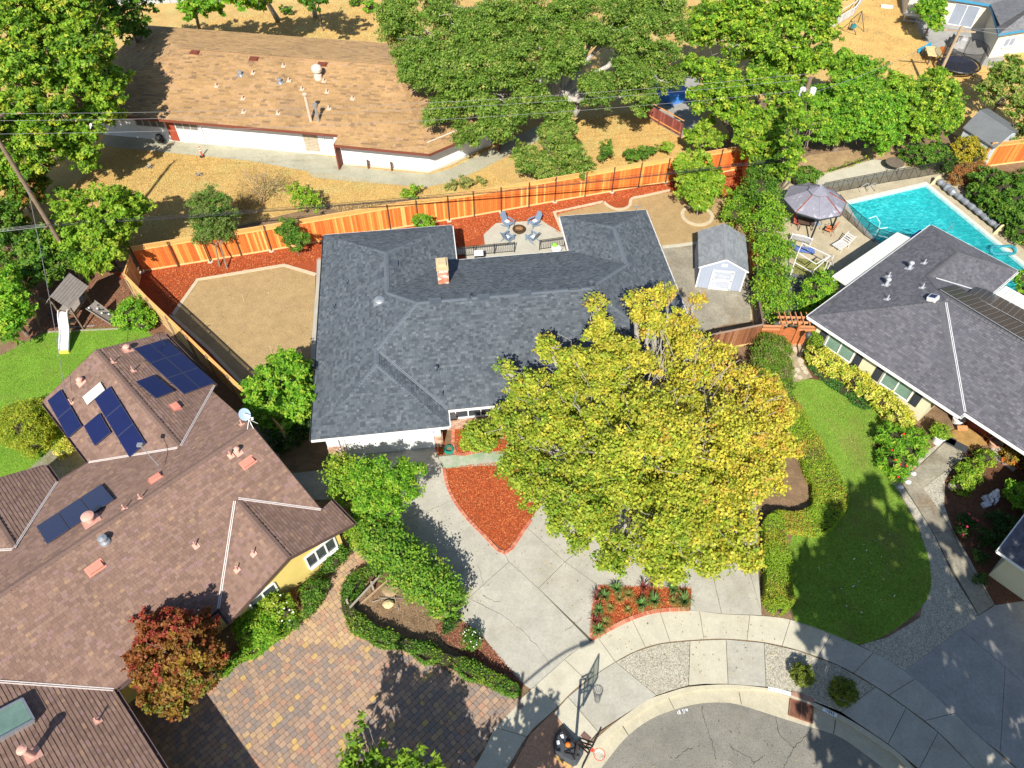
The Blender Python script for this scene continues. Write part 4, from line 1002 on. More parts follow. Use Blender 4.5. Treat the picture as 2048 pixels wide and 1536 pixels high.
wallpoly(H2, W2P, 0.0, 2.8, mt_yel)
def gable(parent, a, b, top, th, m, out):
    a, b, top = np.array(a), np.array(b), np.array(top); o = np.array(out) * th
    return MB().add([a, b, top, a - o, b - o, top - o], [(0, 1, 2), (5, 4, 3), (0, 3, 4, 1), (1, 4, 5, 2), (2, 5, 3, 0)]).build('gable_wall', m, parent)
gable(H2, B(fl + .5, 18.54, 2.7), B(frr - .7, 18.54, 2.7), B(rf, 18.54, zf - 0.2), 0.2, mt_yel, -B.v)
gable(H2, B(wl + .5, 36.31, 2.7), B(wr - .5, 36.31, 2.7), B(rw, 36.31, zw - 0.2), 0.2, mt_yel, B.v)
gable(H2, B(5.81, 19.4, 2.7), B(5.81, 30.4, 2.7), B(5.81, 24.9, zr - 0.2), 0.2, mt_yel, B.u)
mt_bfas = mat('brown_fascia', (0.10, 0.06, 0.05), 0.7, 0.1, 3)
mt_bgut = mat('brown_gutter', (0.13, 0.085, 0.08), 0.5, 0.1, 3)
for p, q, o in [((wl, 36.8), (wl, 30.9), -B.u), ((wr, 30.9), (wr, 36.8), B.u), ((tr_, 32.45), (tr_, 30.9), B.u), ((frr, 18.0), (frr, 19.9), B.u), ((fl, 18.0), (fl, 18.9), -B.u), ((gr, 8), (gr, 18.9), B.u), ((gr, 18.9), (fl, 18.9), -B.v), ((wl, 30.9), (tr_, 30.9), B.v)]:
    gutter(H2, B(*p, 0), B(*q, 0), o, mt_bgut)
bf = MB()
for p, q in ((B(fl, 18.0, ez), B(rf, 18.0, zf)), (B(rf, 18.0, zf), B(frr, 18.0, ez)), (B(6.3, 24.9, zr), B(6.5, 30.9, ez)), (B(6.3, 19.64, ez + .27), B(6.3, 24.9, zr)), (B(wl, 36.8, ez), B(rw, 36.8, zw)), (B(rw, 36.8, zw), B(wr, 36.8, ez))):
    bf.bar(np.array(p) - e3 * 0.1, np.array(q) - e3 * 0.1, 0.05, 0.2)
bf.build('fascia_board', mt_bfas, H2)
window(H2, B(4.3, 18.55), B(6.0, 18.55), 0.95, 2.1, -B.v, mt_white, mt_glass, 2, fw=0.1, sill=True)
window(H2, B(1.1, 18.55), B(2.5, 18.55), 0.95, 2.1, -B.v, mt_white, mt_glass, 1, fw=0.1, sill=True)
mt_terra = mat('terracotta_paint', (0.56, 0.22, 0.16), 0.7, 0.1, 4)
mt_terra2 = mat('pale_terracotta_paint', (0.62, 0.34, 0.27), 0.7, 0.1, 4)
for px, py, r, h in ((256, 700, 0.2, 0.35), (163, 765, 0.18, 0.35), (477, 905, 0.14, 0.4), (183, 1042, 0.3, 0.5), (66, 1510, 0.2, 0.9)): vent_cap(H2, 'H2', px, py, mt_terra2, h, r)
for px, py in ((227, 725), (267, 742), (143, 807), (484, 849), (462, 912), (250, 1018), (282, 997), (392, 1092), (508, 1108), (475, 1140), (196, 1442)): vent_pipe(H2, 'H2', px, py, mt_terra2, 0.38, 0.035, 0.14)
for px, py, w in ((351, 814, 0.5), (312, 958, 0.55), (496, 925, 0.6), (191, 1136, 0.65)): vent_box(H2, 'H2', px, py, mt_terra, w, 0.34, 0.16)
p, n, al, up = hit('H2', 211, 1084)
MB().lathe(p, [(0.24, -0.05), (0.22, 0.08), (0.13, 0.12), (0.12, 0.3), (0.2, 0.32), (0.2, 0.38), (0.02, 0.45)], 18).build('metal_roof_vent', mt_galv, H2)
mt_pv = mat('blue_black_solar_glass', (0.010, 0.015, 0.07), 0.22, 0.1, 2, 0, 1, spec=0.6)
mt_pvf = mat('black_frame', (0.05, 0.055, 0.10), 0.4, 0, 1, 0, 1)
solar(H2, 'H2', [(268, 697), (335, 677), (427, 767), (367, 789)], 3, 2, mt_pv, mt_pvf)
solar(H2, 'H2', [(275, 762), (310, 749), (347, 783), (308, 799)], 1, 1, mt_pv, mt_pvf)
solar(H2, 'H2', [(93, 801), (119, 783), (168, 847), (138, 877)], 2, 1, mt_pv, mt_pvf)
solar(H2, 'H2', [(165, 856), (197, 826), (225, 864), (192, 889)], 1, 1, mt_pv, mt_pvf)
solar(H2, 'H2', [(182, 806), (213, 778), (300, 880), (266, 908)], 3, 1, mt_pv, mt_pvf)
solar(H2, 'H2', [(163, 795), (200, 765), (211, 778), (176, 809)], 1, 1, mt_white2, mt_white2, name='bare_panel')
solar(H2, 'H2', [(74, 1052), (204, 968), (227, 999), (92, 1090)], 1, 3, mt_pv, mt_pvf)
# skylight
p, n, al, up = hit('H2', 10, 1450); b = MB(); M = Matrix(((al[0], up[0], n[0]), (al[1], up[1], n[1]), (al[2], up[2], n[2])))
sw, sl = 1.15, 1.7
for a, c, w, h in ((-sw / 2, 0, 0.08, sl), (sw / 2, 0, 0.08, sl), (0, -sl / 2, sw, 0.08), (0, sl / 2, sw, 0.08)): b.box(p + al * a + up * c + n * 0.14, (w, h, 0.28), M=M)
skl = b.build('skylight', mt_galv, H2)
MB().box(p + n * 0.2, (sw - 0.1, sl - 0.1, 0.03), M=M).build('pane', mt_glass_g, skl)
# satellite dish and aerial
p, n, al, up = hit('H2', 503, 850); b = MB(); d0 = p + np.array((-0.1, 0, 0.9))
b.tube([p, p + e3 * 0.5, d0], 0.035, 8).tube([p + np.array((.3, .1, 0.0)), p + e3 * 0.5], 0.02, 6).tube([p + np.array((-.1, -.35, 0.1)), p + e3 * 0.5], 0.02, 6).tube([p + np.array((.2, -.3, 0.1)), p + e3 * 0.45], 0.02, 6)
b.tube([d0 + e3 * .1, d0 + np.array((0.5, -0.35, 0.15))], 0.02, 6).box(d0 + np.array((0.52, -0.37, 0.15)), (0.12, 0.1, 0.1))
dn = Vector((0.3, -0.75, 0.6)).normalized(); Q = dn.to_track_quat('Z', 'Y').to_matrix()
V = []; F = []; 
for i in range(5):
    r = 0.29 * i / 4
    for j in range(20):
        a = 6.2832 * j / 20; v = Q @ Vector((r * math.cos(a), r * 1.15 * math.sin(a), 0.35 * r * r - 0.02)); V.append(d0 + np.array(v))
for i in range(5):
    r = 0.29 * i / 4
    for j in range(20):
        a = 6.2832 * j / 20; v = Q @ Vector((r * math.cos(a), r * 1.15 * math.sin(a), 0.35 * r * r - 0.035)); V.append(d0 + np.array(v))
for i in range(4):
    for j in range(20):
        F.append((i * 20 + j, i * 20 + (j + 1) % 20, (i + 1) * 20 + (j + 1) % 20, (i + 1) * 20 + j)); F.append(tuple(100 + x for x in F[-1])[::-1])
dish = b.build('satellite_dish', mt_white2, H2)
MB().add(V, F).build('dish_reflector', mat('pale_blue_grey_dish', (0.25, 0.34, 0.48), 0.35, 0, 1, 0, 1), dish)
p, n, al, up = hit('H2', 322, 938)
MB().tube([p, p + e3 * 0.3, B(0.9, 25.3, 4.9) * 0 + p + np.array((-0.9, 0.75, 0.9))], 0.018, 6).box(p + np.array((-0.95, 0.8, 0.95)), (0.26, 0.2, 0.12)).build('roof_antenna', mt_galv, H2)
p, n, al, up = hit('H2', 327, 690)
MB().tube([p, p + e3 * 0.5, p + np.array((-0.1, 0.3, 0.75))], 0.025, 6).tube([p + np.array((.35, -.3, 0)), p + e3 * 0.5], 0.02, 6).bar(p + np.array((-.3, .3, .7)), p + np.array((.15, .35, .75)), 0.03).build('roof_antenna', mt_black, H2)

# ------------------------------------------------------------------ grey house on the right
D = Fr(50.5)
H3 = thing('cream_walled_house', D(0, 40, 0), 'cream house with grey shingle roof, white gutters and dark shutters, right of the front lawn', 'house')
DT = [(0.122, 0.120, 0.138), (0.108, 0.106, 0.124), (0.136, 0.134, 0.152), (0.152, 0.148, 0.166), (0.096, 0.095, 0.11)]
UR = 16.0; k = S_
G_ = (-7.96, 40.63, 4.665)
f3 = [
    [D(-13.13, 35, ez), D(-8.03, 40.1, 4.638), D(*G_), D(-9.99, 42.66, 3.893), D(-9.99, 46.29, 3.893), D(-13.13, 49.43, ez)],
    [D(-13.13, 35, ez), D(-2.93, 35, ez), D(-8.03, 40.1, 4.638)],
    [D(-2.93, 35, ez), D(-2.93, 35.46, ez), D(-7.96, 40.49, 4.611), D(-8.03, 40.1, 4.638)],
    [D(-2.93, 35.46, ez), D(UR, 35.46, ez), D(UR, 40.63, 4.665), D(*G_), D(-7.96, 40.49, 4.611)],
    [D(-13.13, 49.43, ez), D(-9.99, 46.29, 3.893), D(-6.86, 49.43, ez)],
    [D(-6.86, 49.43, ez), D(-9.99, 46.29, 3.893), D(-9.99, 42.66, 3.893), D(-6.86, 45.8, ez)],
    [D(-6.86, 45.8, ez), D(-9.99, 42.66, 3.893), D(*G_), D(UR, 40.63, 4.665), D(UR, 45.8, ez)],
]
roof(H3, 'H3', f3, DT, mat('grey_underlay', (0.09, 0.09, 0.1), 0.9), mt_shattr, 0.16, 200, widths=(0.17, 0.22, 0.28), probs=[0.3, 0.25, 0.22, 0.11, 0.12], lip=0.02)
ridge_caps(H3, [(D(-13.05, 35.1, ez), D(-8.03, 40.1, 4.638)), (D(*G_), D(UR, 40.63, 4.665)), (D(-9.99, 42.66, 3.893), D(*G_)), (D(-9.99, 42.66, 3.893), D(-9.99, 46.29, 3.893)), (D(-13.05, 49.35, ez), D(-9.99, 46.29, 3.893)), (D(-6.95, 49.35, ez), D(-9.99, 46.29, 3.893)), (D(-3.0, 35.1, ez), D(-8.03, 40.1, 4.638))], mt_shattr, (0.115, 0.115, 0.125), 0.15, 0.24, lift=0.045)
strip3(H3, D(-2.93, 35.46, ez), D(-7.8, 40.35, 4.57), 0.04, mt_white2, 'valley_flashing', 0.03, 0.045)
strip3(H3, D(-6.86, 45.8, ez), D(-9.6, 43.05, 3.75), 0.09, mt_white2, 'valley_flashing', 0.03)
for p, q, o in [((-13.13, 35), (-2.93, 35), -D.v), ((-2.93, 35), (-2.93, 35.46), D.u), ((-2.93, 35.46), (UR, 35.46), -D.v), ((-13.13, 49.43), (-13.13, 35), -D.u), ((-6.86, 49.43), (-13.13, 49.43), D.v), ((-6.86, 45.8), (-6.86, 49.43), D.u)]:
    gutter(H3, D(*p, 0), D(*q, 0), o, mt_white, w=0.11)
mt_cream = mat('cream_stucco', (0.62, 0.58, 0.40), 0.85, 0.06, 0.8, 0.04, 15, 0.1, 40)
W3P = [D.xy(*p) for p in [(-12.55, 35.6), (-4.6, 35.6), (-4.6, 37.6), (3.0, 37.6), (3.0, 36.0), (UR - .5, 36.0), (UR - .5, 45.3), (-7.4, 45.3), (-7.4, 48.9), (-12.55, 48.9)]]
wallpoly(H3, W3P, 0, 2.78, mt_cream)
MB().box(D(-0.8, 37.57, 1.2), (7.4, 0.06, 2.4), a=D.ang).build('porch_wall', mat('dark_red_boarding', (0.16, 0.035, 0.02), 0.8, 0.2, 3), H3)
mt_shut = mat('charcoal_shutter', (0.035, 0.04, 0.05), 0.6, 0.1, 4)
for u0, u1 in ((-11.6, -9.75), (-7.6, -5.75)):
    window(H3, D(u0, 35.6), D(u1, 35.6), 0.85, 2.1, -D.v, mt_white, mt_glass_g, 1, fw=0.09)
    for s in (u0 - 0.36, u1 + 0.36):
        sh_ = MB().box(D(s, 35.56, 1.48), (0.46, 0.05, 1.3), a=D.ang)
        for i in range(9): sh_.box(D(s, 35.53, 0.95 + i * 0.13), (0.36, 0.03, 0.05), a=D.ang)
        sh_.build('shutter', mt_shut, H3)
mt_gv = mat('grey_painted_vent', (0.42, 0.43, 0.46), 0.5, 0.1, 4)
for px, py, r, h in ((1818, 537, 0.16, 0.55), (1772, 570, 0.16, 0.55)): vent_cap(H3, 'H3', px, py, mt_gv, h, r, 'turbine_vent')
for px, py in ((1848, 527), (1777, 553), (1844, 576), (1774, 599)): vent_pipe(H3, 'H3', px, py, mt_gv, 0.35, 0.04, 0.16)
p, n, al, up = hit('H3', 1864, 600); M = Matrix(((al[0], up[0], n[0]), (al[1], up[1], n[1]), (al[2], up[2], n[2])))
sf = MB().box(p + e3 * 0.14, (0.5, 0.5, 0.3), M=M).build('solar_fan', mt_white2, H3)
MB().box(p + e3 * 0.14 + n * 0.16, (0.36, 0.36, 0.02), M=M).build('fan_panel', mt_pv, sf)
mt_pvd = mat('black_solar_cells', (0.018, 0.02, 0.026), 0.2, 0.1, 2, 0, 1, spec=0.6)
solar(H3, 'H3', [(1887, 580), (2100, 715), (2110, 685), (1905, 569)], 1, 6, mt_pvd, mt_galv, 0.12, cells=(3, 4))
solar(H3, 'H3', [(1937, 583), (2110, 684), (2120, 655), (1955, 573)], 1, 5, mt_pvd, mt_galv, 0.12, cells=(3, 4))
# white patio roofs of corrugated sheets
def patio_roof(parent, P, z0, z1, m, n):
    b = MB(); p = [np.array(q) for q in P]
    for i in range(n):
        t0, t1 = i / n, (i + 0.94) / n
        a, bb2 = p[0] + (p[1] - p[0]) * t0, p[0] + (p[1] - p[0]) * t1; c, d = p[3] + (p[2] - p[3]) * t1, p[3] + (p[2] - p[3]) * t0
        b.add([(*a[:2], z0), (*bb2[:2], z0), (*c[:2], z1), (*d[:2], z1), (*a[:2], z0 - .06), (*bb2[:2], z0 - .06), (*c[:2], z1 - .06), (*d[:2], z1 - .06)], [(0, 1, 2, 3), (7, 6, 5, 4), (0, 4, 5, 1), (1, 5, 6, 2), (2, 6, 7, 3), (3, 7, 4, 0)])
    return b
mt_pr = mat('off_white_roof_sheet', (0.68, 0.66, 0.60), 0.6, 0.08, 0.8, 0.05, 12, patches=[(1.2, 0.55, 0.7, (0.55, 0.5, 0.4), 0.4)])
z = 2.35
q = [G(1664, 552, z), G(1795, 464, z), G(1820, 478, z), G(1693, 575, z)]
pc = patio_roof(H3, q, z, z + .12, mt_pr, 22).build('patio_roof', mt_pr, H3)
b = MB()
for x in (G(1670, 556, z), G(1795, 468, z), G(1730, 510, z)): b.bar((x[0], x[1], 0), (x[0], x[1], z - .06), 0.09)
b.build('patio_post', mt_white, pc)
patio_roof(H3, [D(-6.7, 47.75, 0), D(UR, 47.75, 0), D(UR, 45.7, 0), D(-6.7, 45.7, 0)], 2.45, 2.62, mt_pr, 60).build('patio_roof', mt_pr, H3)
MB().box(G(1820, 482, 2.2) * np.array((1, 1, 1)), (3.4, 0.5, 0.04), a=math.atan2(D.v[1], D.v[0])).build('blue_awning', mat('blue_tarp', (0.03, 0.10, 0.42), 0.6), H3)

# ------------------------------------------------------------------ tan-roofed long building at the back
T = Fr(8.5)
H4 = thing('tan_roof_building', T(-28, 58, 0), 'long low white building with a worn tan shingle roof behind the orange fence', 'building')
TT = [(0.39, 0.245, 0.115), (0.36, 0.225, 0.105), (0.42, 0.265, 0.125), (0.31, 0.195, 0.095), (0.40, 0.255, 0.14), (0.25, 0.16, 0.09)]
zr4 = 4.7
f4 = [
    [T(-50, 50.24, 2.7), T(-21.86, 50.24, 2.7), T(-21.86, 49.2, 2.44), T(-14.03, 49.1, 2.44), T(-19.0, 58.25, zr4), T(-38.2, 58.25, zr4), T(-46.5, 50.24, 2.7)],
    [T(-46.5, 66.2, 2.7), T(-38.2, 58.25, zr4), T(-19.0, 58.25, zr4), T(-9.0, 66.2, 2.7)],
    [T(-46.5, 50.24, 2.7), T(-38.2, 58.25, zr4), T(-46.5, 66.2, 2.7)],
    [T(-14.03, 49.1, 2.44), T(-8.9, 54.6, 2.44), T(-19.0, 58.25, zr4)],
    [T(-8.9, 54.6, 2.44), T(-9.0, 66.2, 2.7), T(-19.0, 58.25, zr4)],
]
f4[0] = [T(-46.5, 50.24, 2.7), T(-21.86, 50.24, 2.7), T(-21.86, 49.2, 2.44), T(-14.03, 49.1, 2.44), T(-19.0, 58.25, zr4), T(-38.2, 58.25, zr4)]
roof(H4, 'H4', f4, TT, mat('tan_underlay', (0.22, 0.14, 0.08), 0.9), mat('weathered_shingles', (1, 1, 1), 0.92, 0.2, 0.35, 0.16, 40, 0.35, 90, attr=True, patches=[(0.22, 0.6, 0.78, (0.13, 0.10, 0.08), 0.6)]), 0.2, 0, probs=[0.3, 0.2, 0.2, 0.12, 0.12, 0.06], lip=0.028, widths=(0.3, 0.45, 0.65))
ridge_caps(H4, [(T(-38.2, 58.25, zr4), T(-19, 58.25, zr4)), (T(-46.4, 50.4, 2.7), T(-38.2, 58.25, zr4)), (T(-14.1, 49.2, 2.44), T(-19, 58.25, zr4))], mat('weathered_shingles'), (0.36, 0.21, 0.10), 0.16, 0.3, lift=0.04)
mt_w4 = mat('white_block_wall', (0.72, 0.72, 0.72), 0.8, 0.05, 1, 0.04, 20)
wallpoly(H4, [T.xy(*p) for p in [(-45.5, 51.3), (-22.3, 51.3), (-22.3, 50.3), (-14.4, 50.3), (-10.1, 54.9), (-10.1, 65.4), (-45.5, 65.4)]], 0, 2.72, mt_w4)
mt_rb = mat('red_brown_trim', (0.17, 0.05, 0.03), 0.7, 0.1, 3)
b = MB()
for p, q, zz in (((-46.5, 50.2), (-21.86, 50.2), 2.63), ((-21.86, 49.16), (-14.03, 49.06), 2.37), ((-14.03, 49.06), (-8.88, 54.58), 2.37)): b.bar(T(*p, zz), T(*q, zz), 0.06, 0.2)
b.build('fascia_board', mt_rb, H4)
for u in (-21.95, -9.3): MB().bar(T(u, 49.3 if u < -15 else 54.0, 1.2), T(u, 50.3 if u < -15 else 55.2, 1.2), 0.12, 2.4).build('screen_wall', mt_rb, H4)
window(H4, T(-40.3, 51.29), T(-37.7, 51.29), 1.3, 2.4, -T.v, mat('aluminium_frame', (0.45, 0.45, 0.45), 0.5), mat('curtained_glass', (0.16, 0.15, 0.14), 0.15, 0.3, 2, spec=0.6), 3)
MB().box(T(-37.2, 51.27, 1.25), (0.75, 0.05, 2.3), a=T.ang).build('door', mat('red_brown_door', (0.30, 0.06, 0.03), 0.6, 0.1, 3), H4)
window(H4, T(-36.7, 51.29), T(-34.7, 51.29), 1.3, 2.4, -T.v, mat('aluminium_frame'), mat('curtained_glass'), 2)
for u in (-33.8, -29.6): window(H4, T(u, 51.29), T(u + 2.2, 51.29), 2.05, 2.4, -T.v, mat('aluminium_frame'), mt_glass, 0)
lv = MB()
for i in range(12): lv.box(T(-24.8, 51.25, 0.35 + i * 0.14), (1.25, 0.06, 0.09), a=T.ang)
lv.build('louvre_vent', mat('beige_louvre', (0.45, 0.38, 0.28), 0.7), H4)
for u in (-34.4, -23.6): MB().tube([T(u, 51.2, 0), T(u, 51.2, 2.5)], 0.045, 8).build('downpipe', mt_white, H4)
for u in (-19.6, -17.6):
    t = MB().bar(T(u, 49.9, 0), T(u, 49.9, 0.85), 0.14, 0.1).build('stub_post', mat('dark_brown_wood', (0.12, 0.055, 0.035), 0.8), None)
    tag(t, 'short dark timber post in the straw planter, ' + ('left' if u < -19 else 'right') + ' one of two', 'post', 'stub posts in the planter')
mt_tanv = mat('pale_pink_vent', (0.55, 0.40, 0.30), 0.7, 0.1, 3)
for px, py in ((390, 105), (508, 118), (645, 129)): vent_box(H4, 'H4', px, py, mt_rb, 0.7, 0.4, 0.16)
for px, py in ((506, 147), (433, 173), (486, 198), (567, 133), (578, 162), (604, 179), (654, 185), (648, 163), (487, 225), (556, 228), (658, 218), (705, 198)): vent_pipe(H4, 'H4', px, py, mt_tanv, 0.3, 0.06, 0.18)
for px, py in ((481, 150), (560, 165)): vent_cap(H4, 'H4', px, py, mt_galv, 0.35, 0.2, 'metal_roof_vent')
p, n, al, up = hit('H4', 637, 156)
MB().lathe(p, [(0.35, -0.1), (0.33, 0.35), (0.2, 0.4), (0.25, 0.55), (0.42, 0.62), (0.46, 0.85), (0.36, 1.05), (0.15, 1.18), (0.02, 1.2)], 20).build('turbine_vent', mat('pale_pink_paint', (0.62, 0.50, 0.42), 0.6), H4)['label'] = 'round turbine vent on a square base'
p, n, al, up = hit('H4', 622, 243)
MB().tube([p, p + e3 * 2.3], 0.13, 12).lathe(p + e3 * 2.3, [(0.2, 0), (0.22, 0.12), (0.03, 0.2)], 14).build('flue_pipe', mt_tanv, H4)
p, n, al, up = hit('H4', 637, 243)
MB().tube([p, p + e3 * 1.4], 0.12, 12).lathe(p + e3 * 1.4, [(0.2, 0), (0.2, 0.15), (0.03, 0.2)], 14).build('flue_pipe', mt_galv, H4)

# ------------------------------------------------------------------ cream house with blue trim, top right
K = Fr(0)
H5 = thing('blue_trimmed_house', G(2030, 100), 'cream house with grey roof and blue fascia boards, cut off by the top right corner', 'house')
z5 = 2.7
c1, c2, c3 = G(1828, -15, z5), G(1981, 9, z5), G(1998, 68, z5)
c4 = G(2048, 60, z5); dd = (c4 - c3) / np.linalg.norm(c4 - c3); ee = (c3 - c2) / np.linalg.norm(c3 - c2)
gg = (c2 - c1) / np.linalg.norm(c2 - c1)
c5 = c3 + dd * 12; back = -ee
r1 = c2 + gg * 5.5 + back * 0.0 + np.array((0, 0, 1.5)); r2 = r1 + ee * 1.6
f5 = [[c1, c2, c2 + gg * 9 + back * 5.5 + e3 * 1.8, c1 + back * 5.5 + e3 * 1.8], [c2, c3, c3 + dd * 6 - ee * 3.5 + e3 * 1.8, c2 + gg * 9 + back * 5.5 + e3 * 1.8], [c3, c5, c5 - ee * 3.5 + e3 * 1.8, c3 + dd * 6 - ee * 3.5 + e3 * 1.8]]
roof(H5, 'H5', [[np.array(q) for q in P] for P in f5], [(0.17, 0.175, 0.185), (0.15, 0.155, 0.165), (0.19, 0.19, 0.2)], mat('grey_underlay'), mt_shattr, 0.25, 0, lip=0.015)
b = MB(); mt_blue = mat('blue_fascia', (0.05, 0.24, 0.40), 0.6, 0.05, 2)
for p, q in ((c1, c2), (c2, c3), (c3, c5)): b.bar(p - e3 * 0.09, q - e3 * 0.09, 0.06, 0.22)
b.build('fascia_board', mt_blue, H5)
i1, i2, i3, i5 = [x for x in (c1 + back * .5, c2 + back * .5 + gg * .5, c3 - ee * .5 + dd * .5, c5 - ee * .5)]
wallpoly(H5, [(v[0], v[1]) for v in (c1 + back * .5, c2 + back * .3 + gg * .55, c3 - ee * .55 + dd * .45, c5 - ee * .5, c5 - ee * 12, c1 - ee * 12)], 0, 2.7, mat('cream_render', (0.66, 0.60, 0.48), 0.85, 0.06, 1))
wa = c1 + back * .5; wb = c2 + back * .3 + gg * .55; un = (wb - wa) / np.linalg.norm(wb - wa); on = np.array((un[1], -un[0], 0))
ws = wa + un * (np.linalg.norm(wb - wa) * 0.55)
window(H5, ws, ws + un * 2.4, 0.1, 2.2, on, mt_white, mat('grey_blind_glass', (0.25, 0.28, 0.34), 0.2, 0.1, 2), 1)
wa = c3 - ee * .55 + dd * .45; wb = c5 - ee * .5; un = (wb - wa) / np.linalg.norm(wb - wa); on = np.array((un[1], -un[0], 0))
window(H5, wa + un * 1.0, wa + un * 2.3, 1.0, 1.8, on, mt_white, mat('grey_blind_glass'), 1, sill=True)
# far pale wall and shed seen between the trees along the top edge
t = MB(); p0, p1 = G(235, 10, 0), G(740, -8, 0)
for i in range(24):
    a = p0 + (p1 - p0) * i / 24; c = p0 + (p1 - p0) * (i + .97) / 24; t.bar(np.array((a[0], a[1], 0.9)), np.array((c[0], c[1], 0.9)), 0.05, 1.8)
tag(t.build('back_wall', mat('pale_grey_boards', (0.36, 0.38, 0.40), 0.8, 0.1, 1)), 'pale grey boundary wall half hidden by trees at the top left edge', 'wall')

# ------------------------------------------------------------------ corner of a neighbour roof at the right edge
z6 = 2.6
H6 = thing('small_roof_corner', G(2120, 1090), 'grey roof corner on a white edge, poking in at the right edge above the driveway', 'building')
ca_, cb_, cc_ = G(1995, 1102, z6), G(2050, 1030, z6), G(2050, 1140, z6)
u6 = (cc_ - ca_) / np.linalg.norm(cc_ - ca_); v6 = (cb_ - ca_) / np.linalg.norm(cb_ - ca_)
P6 = [ca_, ca_ + u6 * 6, ca_ + u6 * 6 + v6 * 6, ca_ + v6 * 6]
P6 = [P6[0], P6[1], P6[2] + e3 * 0.0, P6[3]]
roof(H6, 'H6', [[ca_, ca_ + u6 * 8, ca_ + u6 * 8 + v6 * 4 + e3 * 1.3, ca_ + u6 * 4 + v6 * 4 + e3 * 1.3], [ca_, ca_ + u6 * 4 + v6 * 4 + e3 * 1.3, ca_ + u6 * 4 + v6 * 8 + e3 * 1.3, ca_ + v6 * 8]], DT, mat('grey_underlay'), mt_shattr, 0.17, 0, probs=[0.3, 0.25, 0.22, 0.11, 0.12])
o6 = np.array((-(ca_ + u6 - ca_)[1], (u6)[0], 0))
b = MB().bar(ca_ - e3 * .06, ca_ + u6 * 8 - e3 * .06, 0.1, 0.14).bar(ca_ - e3 * .06, ca_ + v6 * 8 - e3 * .06, 0.1, 0.14); b.build('gutter', mt_white, H6)
c = ca_ + (u6 + v6) * 0.6
wallpoly(H6, [(q[0], q[1]) for q in (c, c + u6 * 6.5, c + u6 * 6.5 + v6 * 6.5, c + v6 * 6.5)], 0, 2.7, mt_cream)
# garage further down at the right edge (blue-grey door seen past the drive)

